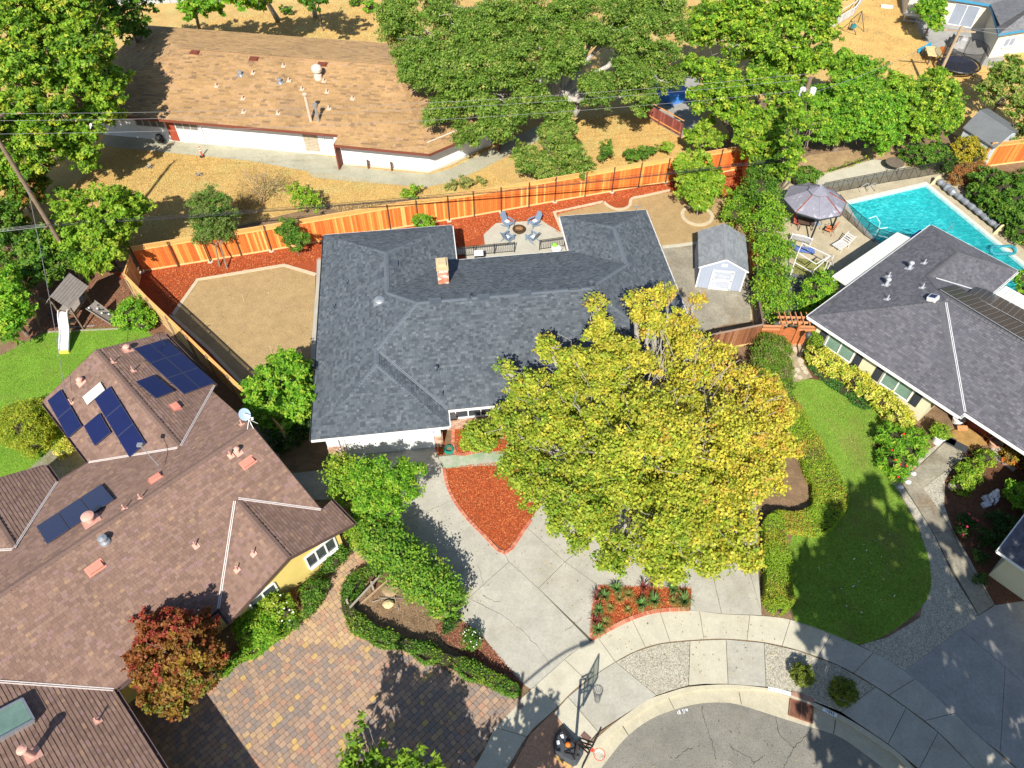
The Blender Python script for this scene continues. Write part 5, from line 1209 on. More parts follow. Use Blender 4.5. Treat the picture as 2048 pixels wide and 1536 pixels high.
# ================================================================== FENCES
H1['label'] = 'low white house with dark grey shingle roof and brick chimney, in the middle'
H2['label'] = 'large yellow house with brown shingle roof and blue solar panels, left edge'
mt_wood = mat('fence_wood', (1, 1, 1), 0.8, 0.16, 5, 0.12, 40, 0.15, 60, attr=True)
def shared(fn):
    o = fn(); me = o.data; bpy.data.objects.remove(o); return me
def fence(name, pts, label, h=1.75, bw=0.15, pal=None, z0=0.12, side=1.0, post_at=None, post_sp=2.4, ph=None, pcol=(0.12, 0.055, 0.03), lattice=0.0, rails=(0.35, 1.6), rail_side=None, kick=True,
          cap=True, probs=None, footing=False, railcol=(0.62, 0.30, 0.09), group=None, thick=0.02, rail_w=0.05):
    root = thing(name, (pts[0][0], pts[0][1], 0), label, 'fence', group)
    pal = np.array(pal); meshes = [shared(lambda t=tuple(t): MB().box((0, 0, (h + z0) / 2), (bw - 0.012, thick, h - z0), t=t).build('board', mt_wood, None, True)) for t in pal]
    frame_b = MB(); lat = MB(); count = 0
    for p, q in zip(pts[:-1], pts[1:]):
        p = np.array((p[0], p[1], 0.0)); q = np.array((q[0], q[1], 0.0)); L = np.linalg.norm(q - p); d = (q - p) / L; nrm = np.array((-d[1], d[0], 0)) * side
        n = max(1, int(round(L / bw))); a = math.atan2(d[1], d[0])
        for i in range(n):
            c = p + d * (i + 0.5) * L / n + nrm * random.uniform(-0.004, 0.004); k = int(RNG.choice(len(pal), p=probs))
            piece('board', meshes[k], Matrix.Translation(c) @ Matrix.Rotation(a + random.uniform(-.01, .01), 4, 'Z') @ Matrix.Diagonal((L / n / bw, 1, 1, 1)), root); count += 1
        rs = nrm * (rail_side if rail_side is not None else 0.035)
        for z in rails: frame_b.bar(p + rs + e3 * z, q + rs + e3 * z, 0.04, 0.085, t=railcol)
        if kick: frame_b.bar(p + e3 * 0.07, q + e3 * 0.07, 0.05, 0.14, t=(0.68, 0.45, 0.20))
        if cap: frame_b.bar(p + e3 * (h + 0.03), q + e3 * (h + 0.03), 0.12, 0.04, t=(0.70, 0.40, 0.14) if lattice else railcol)
        if lattice:
            frame_b.bar(p + e3 * (h + lattice + 0.03), q + e3 * (h + lattice + 0.03), 0.10, 0.04, t=(0.66, 0.36, 0.13))
            s = 0.11; m = int(L / s)
            for i in range(m):
                x = p + d * i * s; 
                lat.bar(x + e3 * (h + .04) + nrm * .006, p + d * min(i * s + lattice * .8, L) + e3 * (h + lattice * .95) + nrm * .006, 0.035, 0.008, t=(0.74, 0.42, 0.13), up=tuple(nrm))
                lat.bar(x + e3 * (h + .04) - nrm * .006, p + d * max(i * s - lattice * .8, 0) + e3 * (h + lattice * .95) - nrm * .006, 0.035, 0.008, t=(0.64, 0.32, 0.09), up=tuple(nrm))
    fo = frame_b.build('rail', mt_wood, root, True)
    if lattice:
        lo = lat.build('lattice', mt_wood, root, True); lo['kind'] = 'stuff'
    ph = ph or (h + lattice + 0.08)
    if post_at is None:
        post_at = []
        for p, q in zip(pts[:-1], pts[1:]):
            L = math.hypot(q[0] - p[0], q[1] - p[1]); m = max(1, int(round(L / post_sp)))
            post_at += [(p[0] + (q[0] - p[0]) * i / m, p[1] + (q[1] - p[1]) * i / m) for i in range(m)]
        post_at.append(pts[-1])
    pmb = shared(lambda: MB().box((0, 0, ph / 2), (0.075, 0.09, ph), t=pcol).build('post', mt_wood, None, True))
    fmb = shared(lambda: MB().lathe((0, 0, 0), [(0.2, 0), (0.19, 0.05), (0.05, 0.07)], 10).build('footing', mt_conc2))
    for i, x in enumerate(post_at):
        j = min(range(len(pts) - 1), key=lambda k: abs(np.cross(np.array(pts[k + 1]) - np.array(pts[k]), np.array(x) - np.array(pts[k]))) / math.dist(pts[k], pts[k + 1]) + (0 if min(pts[k][0], pts[k + 1][0]) - .5 <= x[0] <= max(pts[k][0], pts[k + 1][0]) + .5 else 9))
        d = np.array(pts[j + 1]) - np.array(pts[j]); d = d / np.linalg.norm(d); nrm = np.array((-d[1], d[0])) * side
        c = np.array(x) + nrm * 0.08
        po = piece('post', pmb, Matrix.Translation((c[0], c[1], 0)) @ Matrix.Rotation(math.atan2(d[1], d[0]), 4, 'Z'), root)
        if footing and i % 2 == 0: piece('footing', fmb, Matrix.Translation((c[0] - nrm[0] * 0, c[1], 0)), root)
    return root
ORG = [(0.58, 0.15, 0.03), (0.62, 0.18, 0.035), (0.53, 0.12, 0.025), (0.66, 0.235, 0.05), (0.72, 0.34, 0.085), (0.78, 0.43, 0.13)]
fpx = [(285, 543), (357, 533), (421, 523), (483, 511), (543, 501), (598, 490), (655, 479), (714, 467), (781, 459), (837, 449.5), (898, 441), (948, 432), (1002, 423.5), (1057, 414), (1109, 403.5), (1169, 393), (1223, 383.5), (1276, 374.5), (1330, 365), (1382, 356), (1433, 347), (1484, 338)]
fw = GP(fpx); fpt = [fw[0], fw[4], fw[8], fw[11], fw[14], fw[18], fw[21]]
fence('orange_board_fence', fpt, 'long bright orange redwood fence with lattice top, behind the middle house', 1.88, 0.158, ORG, side=-1, post_at=fw, lattice=0.36, rail_side=-0.035, probs=[.27, .24, .18, .15, .10, .06], footing=True)
lf = [(-26.6, 38.9), (-26.3, 36.9), (-24.0, 34.6), (-20.4, 31.2), (-17.0, 27.95), (-14.5, 25.6), (-12.9, 24.0)]
fence('weathered_tan_fence', lf, 'tan board fence with lattice top running diagonally beside the playset', 1.65, 0.16, [(0.50, 0.32, 0.12), (0.58, 0.38, 0.16), (0.44, 0.27, 0.10), (0.62, 0.42, 0.18)], side=-1, lattice=0.33, pcol=(0.30, 0.22, 0.14), railcol=(0.34, 0.27, 0.20))
fence('side_orange_fence', [fw[21], GX(1494, 400), GX(1497, 470), GX(1502, 560)], 'orange side fence shaded by shrubs beyond the grey shed', 1.8, 0.16, ORG[:4], side=-1, pcol=(0.25, 0.10, 0.04))
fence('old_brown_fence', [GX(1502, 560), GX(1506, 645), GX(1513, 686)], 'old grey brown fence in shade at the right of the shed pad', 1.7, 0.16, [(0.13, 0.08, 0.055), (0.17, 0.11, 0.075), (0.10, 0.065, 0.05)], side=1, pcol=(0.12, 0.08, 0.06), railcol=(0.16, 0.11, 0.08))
fence('brown_front_fence', [GX(1350, 722), GX(1430, 702), GX(1512, 686)], 'dark brown board fence between the yellow tree and the garden gate', 1.7, 0.16, [(0.19, 0.075, 0.035), (0.24, 0.10, 0.045), (0.15, 0.06, 0.03), (0.30, 0.14, 0.07)], side=1, pcol=(0.2, 0.13, 0.09), railcol=(0.30, 0.21, 0.16))
fence('far_orange_fence', [G(1958, 335)[:2], G(2060, 322)[:2]], 'orange fence with brown capping behind the far grey shed, right edge', 1.9, 0.17, ORG[:5], side=1, lattice=0.35, pcol=(0.2, 0.12, 0.08))
fence('red_picket_fence', [GX(1288, 232), GX(1318, 250), GX(1362, 275)], 'short dark red board fence section beside the big oak', 1.3, 0.17, [(0.23, 0.06, 0.045), (0.29, 0.09, 0.07), (0.18, 0.05, 0.04)], side=-1, pcol=(0.2, 0.07, 0.05), kick=False, cap=False)
fence('white_yard_fence', [GX(1660, 60), GX(1705, 32), GX(1735, -10)], 'pale rail fence at the top beside the play swing', 0.9, 0.2, [(0.5, 0.5, 0.5), (0.6, 0.6, 0.6)], side=1, pcol=(0.5, 0.5, 0.5), railcol=(0.6, 0.6, 0.6), kick=False, lattice=0)

# ------------------------------------------------------------------ garden gate with arbour
mt_cedar = mat('stained_cedar', (0.40, 0.13, 0.045), 0.75, 0.15, 4, 0.12, 30)
mt_cedar2 = mat('light_cedar', (0.55, 0.24, 0.11), 0.75, 0.15, 4, 0.12, 30)
gA, gB = G(1512, 688), G(1618, 690); gd_ = (gB - gA) / np.linalg.norm(gB - gA); gn = np.array((gd_[1], -gd_[0], 0)); ga = math.atan2(gd_[1], gd_[0])
gate = thing('garden_gate', gA, 'red cedar gate under a small arbour with lattice side panels', 'gate')
GL = np.linalg.norm(gB - gA); x1, x2 = GL * 0.36, GL * 0.66
for a, c in ((0.0, x1), (x2, GL)):
    w = (c - a); n = int(w / 0.14)
    for i in range(n):
        p = gA + gd_ * (a + (i + .5) * w / n); MB().box((p[0], p[1], 0.72), (w / n - .01, 0.03, 1.35), a=ga).build('board', mt_cedar, gate)
    b = MB(); s0, s1 = gA + gd_ * a, gA + gd_ * c
    for z, h in ((1.42, 0.1), (1.72, 0.1), (0.08, .14)): b.bar(s0 + e3 * z, s1 + e3 * z, 0.07, h)
    for i in range(int(w / 0.12)):
        p = s0 + gd_ * i * 0.12; b.bar(p + e3 * 1.46, p + gd_ * 0.2 + e3 * 1.68, 0.03, 0.015); b.bar(p + e3 * 1.68 + gn * .02, p + gd_ * 0.2 + e3 * 1.46 + gn * .02, 0.03, 0.015)
    b.build('lattice_panel', mt_cedar2, gate)
for x in (x1, x2): MB().bar(gA + gd_ * x, gA + gd_ * x + e3 * 2.25, 0.14).build('post', mt_cedar, gate)
m = MB(); w = x2 - x1 - 0.2; n = 9
for i in range(n):
    t = (i + .5) / n; p = gA + gd_ * (x1 + .1 + w * t); hh = 1.35 + 0.2 * math.sin(math.pi * t); m.box((p[0], p[1], hh / 2 + .05), (w / n - .008, 0.04, hh), a=ga)
for z in (0.2, 1.0, 1.22): m.bar(gA + gd_ * (x1 + .1) + gn * .03 + e3 * z, gA + gd_ * (x2 - .1) + gn * .03 + e3 * z, 0.04, 0.12)
m.build('gate_leaf', mt_cedar, gate)
for s in (-0.22, 0.22): MB().bar(gA + gd_ * (x1 - .45) + gn * s + e3 * 2.3, gA + gd_ * (x2 + .45) + gn * s + e3 * 2.3, 0.05, 0.16).build('beam', mt_cedar2, gate)
for i in range(6):
    x = x1 - .35 + (x2 - x1 + .7) * i / 5; MB().bar(gA + gd_ * x - gn * .55 + e3 * 2.43, gA + gd_ * x + gn * .55 + e3 * 2.43, 0.05, 0.11).build('rafter', mt_cedar2, gate)
lp = thing('lamp_post', G(1597, 712), 'black garden lamp post beside the cedar gate', 'lamp post')
MB().tube([G(1597, 712), G(1597, 712) + e3 * 1.75], 0.05, 10).lathe(G(1597, 712), [(0.13, 0), (0.1, 0.15), (0.05, 0.25)], 12).build('pole', mt_black, lp)
MB().lathe(G(1597, 712) + e3 * 1.75, [(0.08, 0), (0.15, 0.1), (0.17, 0.3), (0.2, 0.33), (0.08, 0.45), (0.02, 0.5)], 12).build('lantern', mt_dgrey, lp)

# ------------------------------------------------------------------ grey shed
sA, sB = G(1390, 574), G(1480, 583); su = (sB - sA); sw_ = np.linalg.norm(su); su /= sw_; sv = np.array((-su[1], su[0], 0))
sl_ = 3.7; sh_h = 1.95; sr = 2.75; shd = thing('garden_shed', sA, 'pale grey garden shed with double door on the concrete pad', 'shed')
S = lambda u, v, z=0.0: sA + su * u + sv * v + e3 * z
mt_sh = mat('pale_grey_siding', (0.31, 0.35, 0.44), 0.7, 0.04, 1, 0.03, 20)
mt_trim = mat('white_trim', (0.72, 0.72, 0.72), 0.6, 0.03, 2, 0, 20)
MB().add([S(0, 0), S(sw_, 0), S(sw_, 0, sh_h), S(sw_ / 2, 0, sr), S(0, 0, sh_h), S(0, sl_), S(sw_, sl_), S(sw_, sl_, sh_h), S(sw_ / 2, sl_, sr), S(0, sl_, sh_h)],
         [(0, 1, 2, 3, 4), (9, 8, 7, 6, 5), (0, 4, 9, 5), (1, 6, 7, 2), (0, 5, 6, 1)]).build('wall', mt_sh, shd)
b = MB()
for i in range(1, 15): b.bar(S(sw_ * i / 15, -0.004, 0.02), S(sw_ * i / 15, -0.004, sh_h + 0.0), 0.012, 0.012)
b.build('siding_batten', mat('siding_groove', (0.25, 0.29, 0.37), 0.7), shd)['kind'] = 'stuff'
ov = 0.12; zs = sh_h + 0.03; zt_ = sr + 0.06; dz = (zt_ - zs) / (sw_ / 2)
roof(shd, 'SH', [[S(-ov, -ov, zs - dz * ov), S(sw_ / 2, -ov, zt_), S(sw_ / 2, sl_ + ov, zt_), S(-ov, sl_ + ov, zs - dz * ov)], [S(sw_ / 2, -ov, zt_), S(sw_ + ov, -ov, zs - dz * ov), S(sw_ + ov, sl_ + ov, zs - dz * ov), S(sw_ / 2, sl_ + ov, zt_)]],
     [(0.23, 0.245, 0.26), (0.20, 0.215, 0.23), (0.26, 0.275, 0.29)], mat('grey_underlay'), mt_shattr, 0.14, 0, thick=0.05, lip=0.008)
ridge_caps(shd, [(S(sw_ / 2, -ov, zt_), S(sw_ / 2, sl_ + ov, zt_))], mt_shattr, (0.24, 0.25, 0.265), 0.12, 0.2, lift=0.015)
b = MB()
for u in (0.03, sw_ - 0.03): b.bar(S(u, -0.02), S(u, -0.02, sh_h), 0.08, 0.04)
b.bar(S(-ov, -ov, zs - dz * ov - .04), S(sw_ / 2, -ov, zt_ - .04), 0.03, 0.1).bar(S(sw_ / 2, -ov, zt_ - .04), S(sw_ + ov, -ov, zs - dz * ov - .04), 0.03, 0.1)
b.build('corner_trim', mt_trim, shd)
dw0, dw1, dh = sw_ * 0.30, sw_ * 0.74, 1.72
door = MB().box(S((dw0 + dw1) / 2, -0.02, dh / 2), (dw1 - dw0, 0.05, dh), a=math.atan2(su[1], su[0])).build('door', mat('door_panel_grey', (0.38, 0.41, 0.48), 0.7), shd)
b = MB()
for u in (dw0, dw1): b.bar(S(u, -0.055, 0.02), S(u, -0.055, dh + .03), 0.12, 0.03)
for z in (0.08, dh * 0.52, dh): b.bar(S(dw0, -0.06, z), S(dw1, -0.06, z), 0.03, 0.1)
b.build('door_trim', mt_trim, door)
b = MB()
for z in (0.12, 0.9, 1.6): b.box(S(dw1 - 0.02, -0.08, z), (0.1, 0.03, 0.07), a=math.atan2(su[1], su[0]))
b.box(S(dw0 + .06, -0.08, 0.9), (0.08, 0.03, 0.07)).build('hinge', mt_black, door)
MB().box(S(sw_ / 2, -0.02, 2.2), (0.38, 0.03, 0.22), a=math.atan2(su[1], su[0])).build('gable_vent', mt_trim, shd)
# far shed, top right
fs = thing('far_shed', G(1935, 300), 'white shed with dark grey rolled roof between hedge and orange fence', 'shed')
zz = 2.1; a, b_, c, d = G(1926, 255, zz), G(1990, 296, zz), G(2045, 262, zz), G(1976, 216, zz)
m1, m2 = (a + d) / 2 + e3 * 0.7, (b_ + c) / 2 + e3 * 0.7
MB().add([a, m1, m2, b_, d, c, a - e3 * .08, m1 - e3 * .08, m2 - e3 * .08, b_ - e3 * .08, d - e3 * .08, c - e3 * .08], [(0, 3, 2, 1), (1, 2, 5, 4), (6, 7, 8, 9), (7, 10, 11, 8), (0, 6, 9, 3), (4, 5, 11, 10), (3, 9, 8, 2), (2, 8, 11, 5), (0, 1, 7, 6), (1, 4, 10, 7)]).build('roof', mat('rolled_roofing', (0.15, 0.16, 0.165), 0.9, 0.15, 1, 0.1, 9), fs)
cen = (a + b_ + c + d) / 4
P = [tuple((q + (cen - q) * 0.08)[:2]) for q in (a, b_, c, d)]
wl_ = MB().prism(P, 0, zz - .06)
q1, q2, q3 = [q + (cen - q) * .08 for q in (b_, c, m2)]
wl_.add([(*q1[:2], zz - .08), (*q2[:2], zz - .08), (*q3[:2], zz + .55)], [(0, 1, 2)])
wl_.build('wall', mat('pale_blue_white_siding', (0.55, 0.60, 0.66), 0.7), fs)

# ------------------------------------------------------------------ swimming pool
pool = thing('swimming_pool', (*np.mean(np.array(POOL), axis=0), 0), 'long turquoise swimming pool behind the right house', 'swimming pool')
m = bpy.data.materials.new('caustic_pool_plaster'); m.use_nodes = True; nt = m.node_tree; bs = nt.nodes['Principled BSDF']; bs.inputs['Roughness'].default_value = 0.8
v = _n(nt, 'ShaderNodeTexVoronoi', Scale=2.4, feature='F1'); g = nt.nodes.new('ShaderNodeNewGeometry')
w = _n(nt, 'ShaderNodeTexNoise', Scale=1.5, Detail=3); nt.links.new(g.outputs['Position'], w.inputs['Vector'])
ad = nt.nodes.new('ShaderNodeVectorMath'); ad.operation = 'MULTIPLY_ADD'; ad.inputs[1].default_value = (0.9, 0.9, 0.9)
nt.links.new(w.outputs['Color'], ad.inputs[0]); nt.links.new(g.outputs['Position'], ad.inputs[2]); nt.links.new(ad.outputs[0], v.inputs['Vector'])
nt.links.new(ramp(nt, v.outputs['Distance'], [(0.12, (0.16, 0.66, 0.70)), (0.5, (0.27, 0.80, 0.82)), (0.72, (0.65, 0.98, 0.98))]), bs.inputs['Base Color'])  # caustic light ripples painted into the plaster colour
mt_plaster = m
Pp = POOL; A2 = sum(Pp[i][0] * Pp[(i + 1) % len(Pp)][1] - Pp[(i + 1) % len(Pp)][0] * Pp[i][1] for i in range(len(Pp)))
if A2 < 0: Pp = Pp[::-1]
n = len(Pp); V = [(x, y, 0.02) for x, y in Pp] + [(x, y, -1.5) for x, y in Pp]
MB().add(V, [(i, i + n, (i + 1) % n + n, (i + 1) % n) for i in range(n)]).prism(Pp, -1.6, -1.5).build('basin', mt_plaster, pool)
m = bpy.data.materials.new('pool_water'); m.use_nodes = True; nt = m.node_tree
for x in list(nt.nodes):
    if x.type != 'OUTPUT_MATERIAL': nt.nodes.remove(x)
tr = nt.nodes.new('ShaderNodeBsdfTransparent'); tr.inputs['Color'].default_value = (0.42, 0.93, 0.95, 1)
gl = nt.nodes.new('ShaderNodeBsdfGlossy'); gl.inputs['Roughness'].default_value = 0.05
bn = _n(nt, 'ShaderNodeBump', Strength=0.5, Distance=0.05); nt.links.new(noise(nt, 3.0, 3, 0.6, dist=0.6), bn.inputs['Height']); nt.links.new(bn.outputs[0], gl.inputs['Normal'])
df = nt.nodes.new('ShaderNodeBsdfDiffuse'); df.inputs['Color'].default_value = (0.05, 0.60, 0.62, 1); nt.links.new(bn.outputs[0], df.inputs['Normal'])
fz = nt.nodes.new('ShaderNodeFresnel'); fz.inputs['IOR'].default_value = 1.33; nt.links.new(bn.outputs[0], fz.inputs['Normal'])
m0 = nt.nodes.new('ShaderNodeMixShader'); m0.inputs[0].default_value = 0.22; nt.links.new(tr.outputs[0], m0.inputs[1]); nt.links.new(df.outputs[0], m0.inputs[2])
mx = nt.nodes.new('ShaderNodeMixShader'); nt.links.new(fz.outputs[0], mx.inputs[0]); nt.links.new(m0.outputs[0], mx.inputs[1]); nt.links.new(gl.outputs[0], mx.inputs[2])
nt.links.new(mx.outputs[0], nt.nodes['Material Output'].inputs['Surface'])
wp = MB().prism(inset(Pp, 0.004), -0.145, -0.14, bottom=False).build('pool_water', m); tag(wp, kind='structure')
cp = MB().strip([tuple(q) for q in Pp + Pp[:1]], [tuple(q) for q in inset(Pp, -0.3) + inset(Pp, -0.3)[:1]], 0.01, 0.05).build('coping', mat('coping_concrete', (0.55, 0.53, 0.48), 0.8, 0.1, 2), pool)
MB().strip([tuple(q) for q in inset(Pp, 0.002) + inset(Pp, 0.002)[:1]], [tuple(q) for q in inset(Pp, 0.05) + inset(Pp, 0.05)[:1]], -0.18, 0.03).build('tile_band', mat('pale_tile', (0.42, 0.62, 0.62), 0.5), pool)
ld = thing('pool_handrail', G(1731, 380), 'pair of bent metal handrails at the back edge of the pool', 'handrail')
for px in (1727, 1741):
    q = G(px, 384); t = np.array((0.95, .12, 0)) * 0.5
    o = MB().tube([q - t * .7 + e3 * 0.0, q - t * .8 + e3 * .55, q + e3 * .85, q + t * .3 + e3 * .8, q + t * .55 + e3 * .4, q + t * .8 + e3 * .02], 0.028, 8).build('rail', mt_galv, ld)
q = G(1893, 466); MB().tube([q + e3 * -.1, q + e3 * 0.9, q + np.array((.3, .2, .7)), q + np.array((.5, .3, 0))], 0.025, 8).build('rail', mt_galv, ld)
mt_mesh = bpy.data.materials.new('black_mesh_fabric'); mt_mesh.use_nodes = True; nt = mt_mesh.node_tree
tr = nt.nodes.new('ShaderNodeBsdfTransparent'); mx = nt.nodes.new('ShaderNodeMixShader'); mx.inputs[0].default_value = 0.45
nt.nodes['Principled BSDF'].inputs['Base Color'].default_value = (0.02, 0.02, 0.022, 1)
nt.links.new(tr.outputs[0], mx.inputs[1]); nt.links.new(nt.nodes['Principled BSDF'].outputs[0], mx.inputs[2]); nt.links.new(mx.outputs[0], nt.nodes['Material Output'].inputs['Surface'])
def mesh_fence(pts, label, h=1.2, sp=0.9):
    P = np.array(smoothline(pts, 6)); D = np.r_[0, np.cumsum(np.linalg.norm(np.diff(P, axis=0), axis=1))]; k = int(D[-1] / sp)
    root = thing('pool_fence', (P[0][0], P[0][1], 0), label, 'fence', None); prev = None
    for i in range(k + 1):
        t = i * D[-1] / k; x = np.interp(t, D, P[:, 0]); y = np.interp(t, D, P[:, 1]); c = np.array((x, y, 0.0))
        MB().tube([c, c + e3 * h], 0.02, 6).build('post', mt_black, root)
        if prev is not None:
            b = MB(); d = (c - prev); nn = np.array((-d[1], d[0], 0)); nn = nn / np.linalg.norm(nn) * .004
            b.add([prev + e3 * .03 - nn, c + e3 * .03 - nn, c + e3 * (h - .03) - nn, prev + e3 * (h - .03) - nn], [(0, 1, 2, 3)])
            b.build('mesh_panel', mt_mesh, root)
            MB().bar(prev + e3 * (h - .02), c + e3 * (h - .02), 0.03).bar(prev + e3 * .04, c + e3 * .04, 0.025).build('hem', mt_black, root)
        prev = c
mesh_fence(GP([(1640, 391), (1674, 384), (1722, 375), (1773, 365), (1830, 356), (1875, 348)]), 'black mesh fence along the back of the pool')
mesh_fence(GP([(1670, 414), (1682, 429), (1708, 452), (1736, 477), (1765, 490), (1800, 493), (1850, 497)]), 'black mesh fence curving around the near corner of the pool')
# rolled pool cover
r0, r1 = G(1878, 362, 0.4), G(1995, 453, 0.4)
rc = thing('pool_cover_reel', r0 * np.array((1, 1, 0)), 'rolled silver grey pool cover on a long reel beside the hedge', 'pool cover')
pth = [r0 + (r1 - r0) * t for t in np.linspace(0, 1, 28)]
MB().tube(pth, [0.2 + 0.045 * math.sin(i * 2.1) + (0.08 if 3 < i < 8 else 0) for i in range(28)], 12).build('rolled_cover', mat('silver_grey_sheet', (0.20, 0.215, 0.24), 0.4, 0.35, 3, 0.2, 12), rc)
dd_ = (r1 - r0) / np.linalg.norm(r1 - r0); dn_ = np.array((-dd_[1], dd_[0], 0))
for q in (r0 - dd_ * .25, r1 + dd_ * .25):
    MB().add([q - dn_ * .5 - e3 * .4, q + dn_ * .5 - e3 * .4, q + dn_ * .12 + e3 * .35, q - dn_ * .12 + e3 * .35] + [x + dd_ * .08 for x in (q - dn_ * .5 - e3 * .4, q + dn_ * .5 - e3 * .4, q + dn_ * .12 + e3 * .35, q - dn_ * .12 + e3 * .35)],
             [(0, 1, 2, 3), (7, 6, 5, 4), (0, 4, 5, 1), (1, 5, 6, 2), (2, 6, 7, 3), (3, 7, 4, 0)]).build('reel_end', mat('cream_plastic', (0.66, 0.56, 0.33), 0.6), rc)
cl = MB().tube([G(1738, 437, -.13), G(1752, 432, -.13), G(1760, 445, -.13), G(1757, 458, -.13), G(1775, 455, -.13)], 0.04, 6).tube([G(1757, 458, -.13), G(1750, 470, -.13), G(1775, 475, -.13)], 0.04, 6)
tag(cl.build('pool_hose', mat('pale_blue_hose', (0.55, 0.8, 0.85), 0.5)), 'pale floating vacuum hose looping in the pool', 'hose')
tc = MB().tube([G(2006, 500, .1) + np.array((.9 * math.cos(a), .5 * math.sin(a), .1 * math.sin(3 * a))) for a in np.linspace(0, 9, 30)], 0.12, 8)
tag(tc.build('folded_pool_cover', mat('teal_sheet', (0.03, 0.22, 0.27), 0.4, 0.4, 4)), 'crumpled teal sheet at the far corner of the pool', 'pool cover')

# ------------------------------------------------------------------ gazebo
gz = [(1570, 397), (1592, 427), (1640, 439), (1683, 430), (1692, 404), (1664, 376), (1619, 366), (1579, 373)]
ze = 2.3; gw = np.array([G(x, y, ze) for x, y in gz]); gc = gw.mean(axis=0); rr = np.linalg.norm((gw - gc)[:, :2], axis=1).mean()
a0 = math.atan2(gw[2][1] - gc[1], gw[2][0] - gc[0]); gc[2] = 0
gaz = thing('gazebo', gc, 'octagonal grey metal roofed gazebo beside the pool', 'gazebo')
cor = [gc + np.array((rr * math.cos(a0 + i * math.pi / 4), rr * math.sin(a0 + i * math.pi / 4), ze)) for i in range(8)]; apx = gc + e3 * (ze + 1.15); ap2 = gc + e3 * (ze + 1.28)
mt_gz = mat('weathered_violet_grey_metal', (0.21, 0.205, 0.25), 0.45, 0.15, 0.9, 0.1, 6, patches=[(1.0, 0.55, 0.62, (0.45, 0.45, 0.52), 0.8)])
mt_rust = mat('rusty_seam', (0.26, 0.07, 0.035), 0.8, 0.2, 4)
for i in range(8):
    a, b_ = cor[i], cor[(i + 1) % 8]; top = apx; k = 0.28
    ta, tb = a + (top - a) * (1 - k), b_ + (top - b_) * (1 - k)
    MB().add([a, b_, tb, ta, a - e3 * .04, b_ - e3 * .04, tb - e3 * .04, ta - e3 * .04], [(0, 1, 2, 3), (7, 6, 5, 4), (0, 4, 5, 1), (2, 6, 7, 3)]).build('roof_panel', mt_gz, gaz)
    MB().bar(a + e3 * .015, ta + e3 * .015, 0.06, 0.04).build('seam', mt_rust if i in (1, 2, 3, 4, 7) else mt_gz, gaz)
    ua, ub = a + (top - a) * 0.66, b_ + (top - b_) * 0.66
    MB().add([ua + e3 * .14, ub + e3 * .14, ap2, ua + e3 * .11, ub + e3 * .11], [(0, 1, 2), (0, 3, 4, 1)]).build('top_panel', mt_gz, gaz)
    MB().bar(a - e3 * .04, b_ - e3 * .04, 0.07, 0.09).build('eave_rail', mt_dgrey, gaz)
    c = gc + (a - gc) * np.array((.9, .9, 0)); c[2] = 0
    if i % 2 == 0:
        MB().bar(c, c + e3 * ze, 0.1).bar(c + e3 * 2.1, c + (gc - c) * .4 + e3 * 2.6, 0.05).build('post', mt_black, gaz)
        c2 = gc + (b_ - gc) * np.array((.9, .9, 0)); c2[2] = 0
MB().lathe(ap2 - e3 * .05, [(0.12, 0), (0.08, .1), (0.02, .25)], 10).build('finial', mt_gz, gaz)
def patio_chair(loc, rz, label, cm, name='patio_chair', group=None):
    t = thing(name, (0, 0, 0), label, 'chair', group)
    MB().box((0, 0, .42), (.55, .55, .1)).build('seat', cm, t)
    MB().box((0, .3, .72), (.55, .1, .62), M=Matrix.Rotation(-.25, 3, 'X')).build('backrest', cm, t)
    b = MB()
    for x in (-.29, .29):
        b.tube([(x, -.3, 0), (x, -.28, .6), (x, .3, .64)], .02, 6).tube([(x, .34, 0), (x, .28, .5), (x, .42, 1.0)], .02, 6)
    b.build('frame', mt_black, t)
    t.location = (loc[0], loc[1], 0); t.rotation_euler = (0, 0, rz); return t
mt_red = mat('faded_red_cushion', (0.45, 0.10, 0.08), 0.85, 0.2, 5); mt_or = mat('orange_cushion', (0.52, 0.16, 0.06), 0.85, 0.2, 5)
patio_chair(G(1656, 466), -2.2, 'rust red cushioned patio chair just outside the gazebo', mt_or)
patio_chair(G(1593, 452), 1.0, 'faded red cushioned chair under the gazebo, near its left post', mt_red)
patio_chair(G(1628, 455), 0.2, 'blue grey cushioned chair in the middle under the gazebo', mat('blue_grey_cushion', (0.22, 0.28, 0.36), 0.85, 0.2, 5))
gt = thing('patio_table', G(1607, 457), 'dark brown patio table with clutter under the gazebo', 'table')
MB().box(G(1607, 457) + e3 * .7, (1.2, .8, .04), a=-.3).build('table_top', mat('brown_metal', (0.10, 0.06, 0.045), 0.5), gt)
for i, j in ((-.5, -.3), (.5, -.3), (.5, .3), (-.5, .3)): MB().tube([G(1607, 457) + np.array((i, j, 0)), G(1607, 457) + np.array((i, j, .7))], .025, 6).build('leg', mt_black, gt)
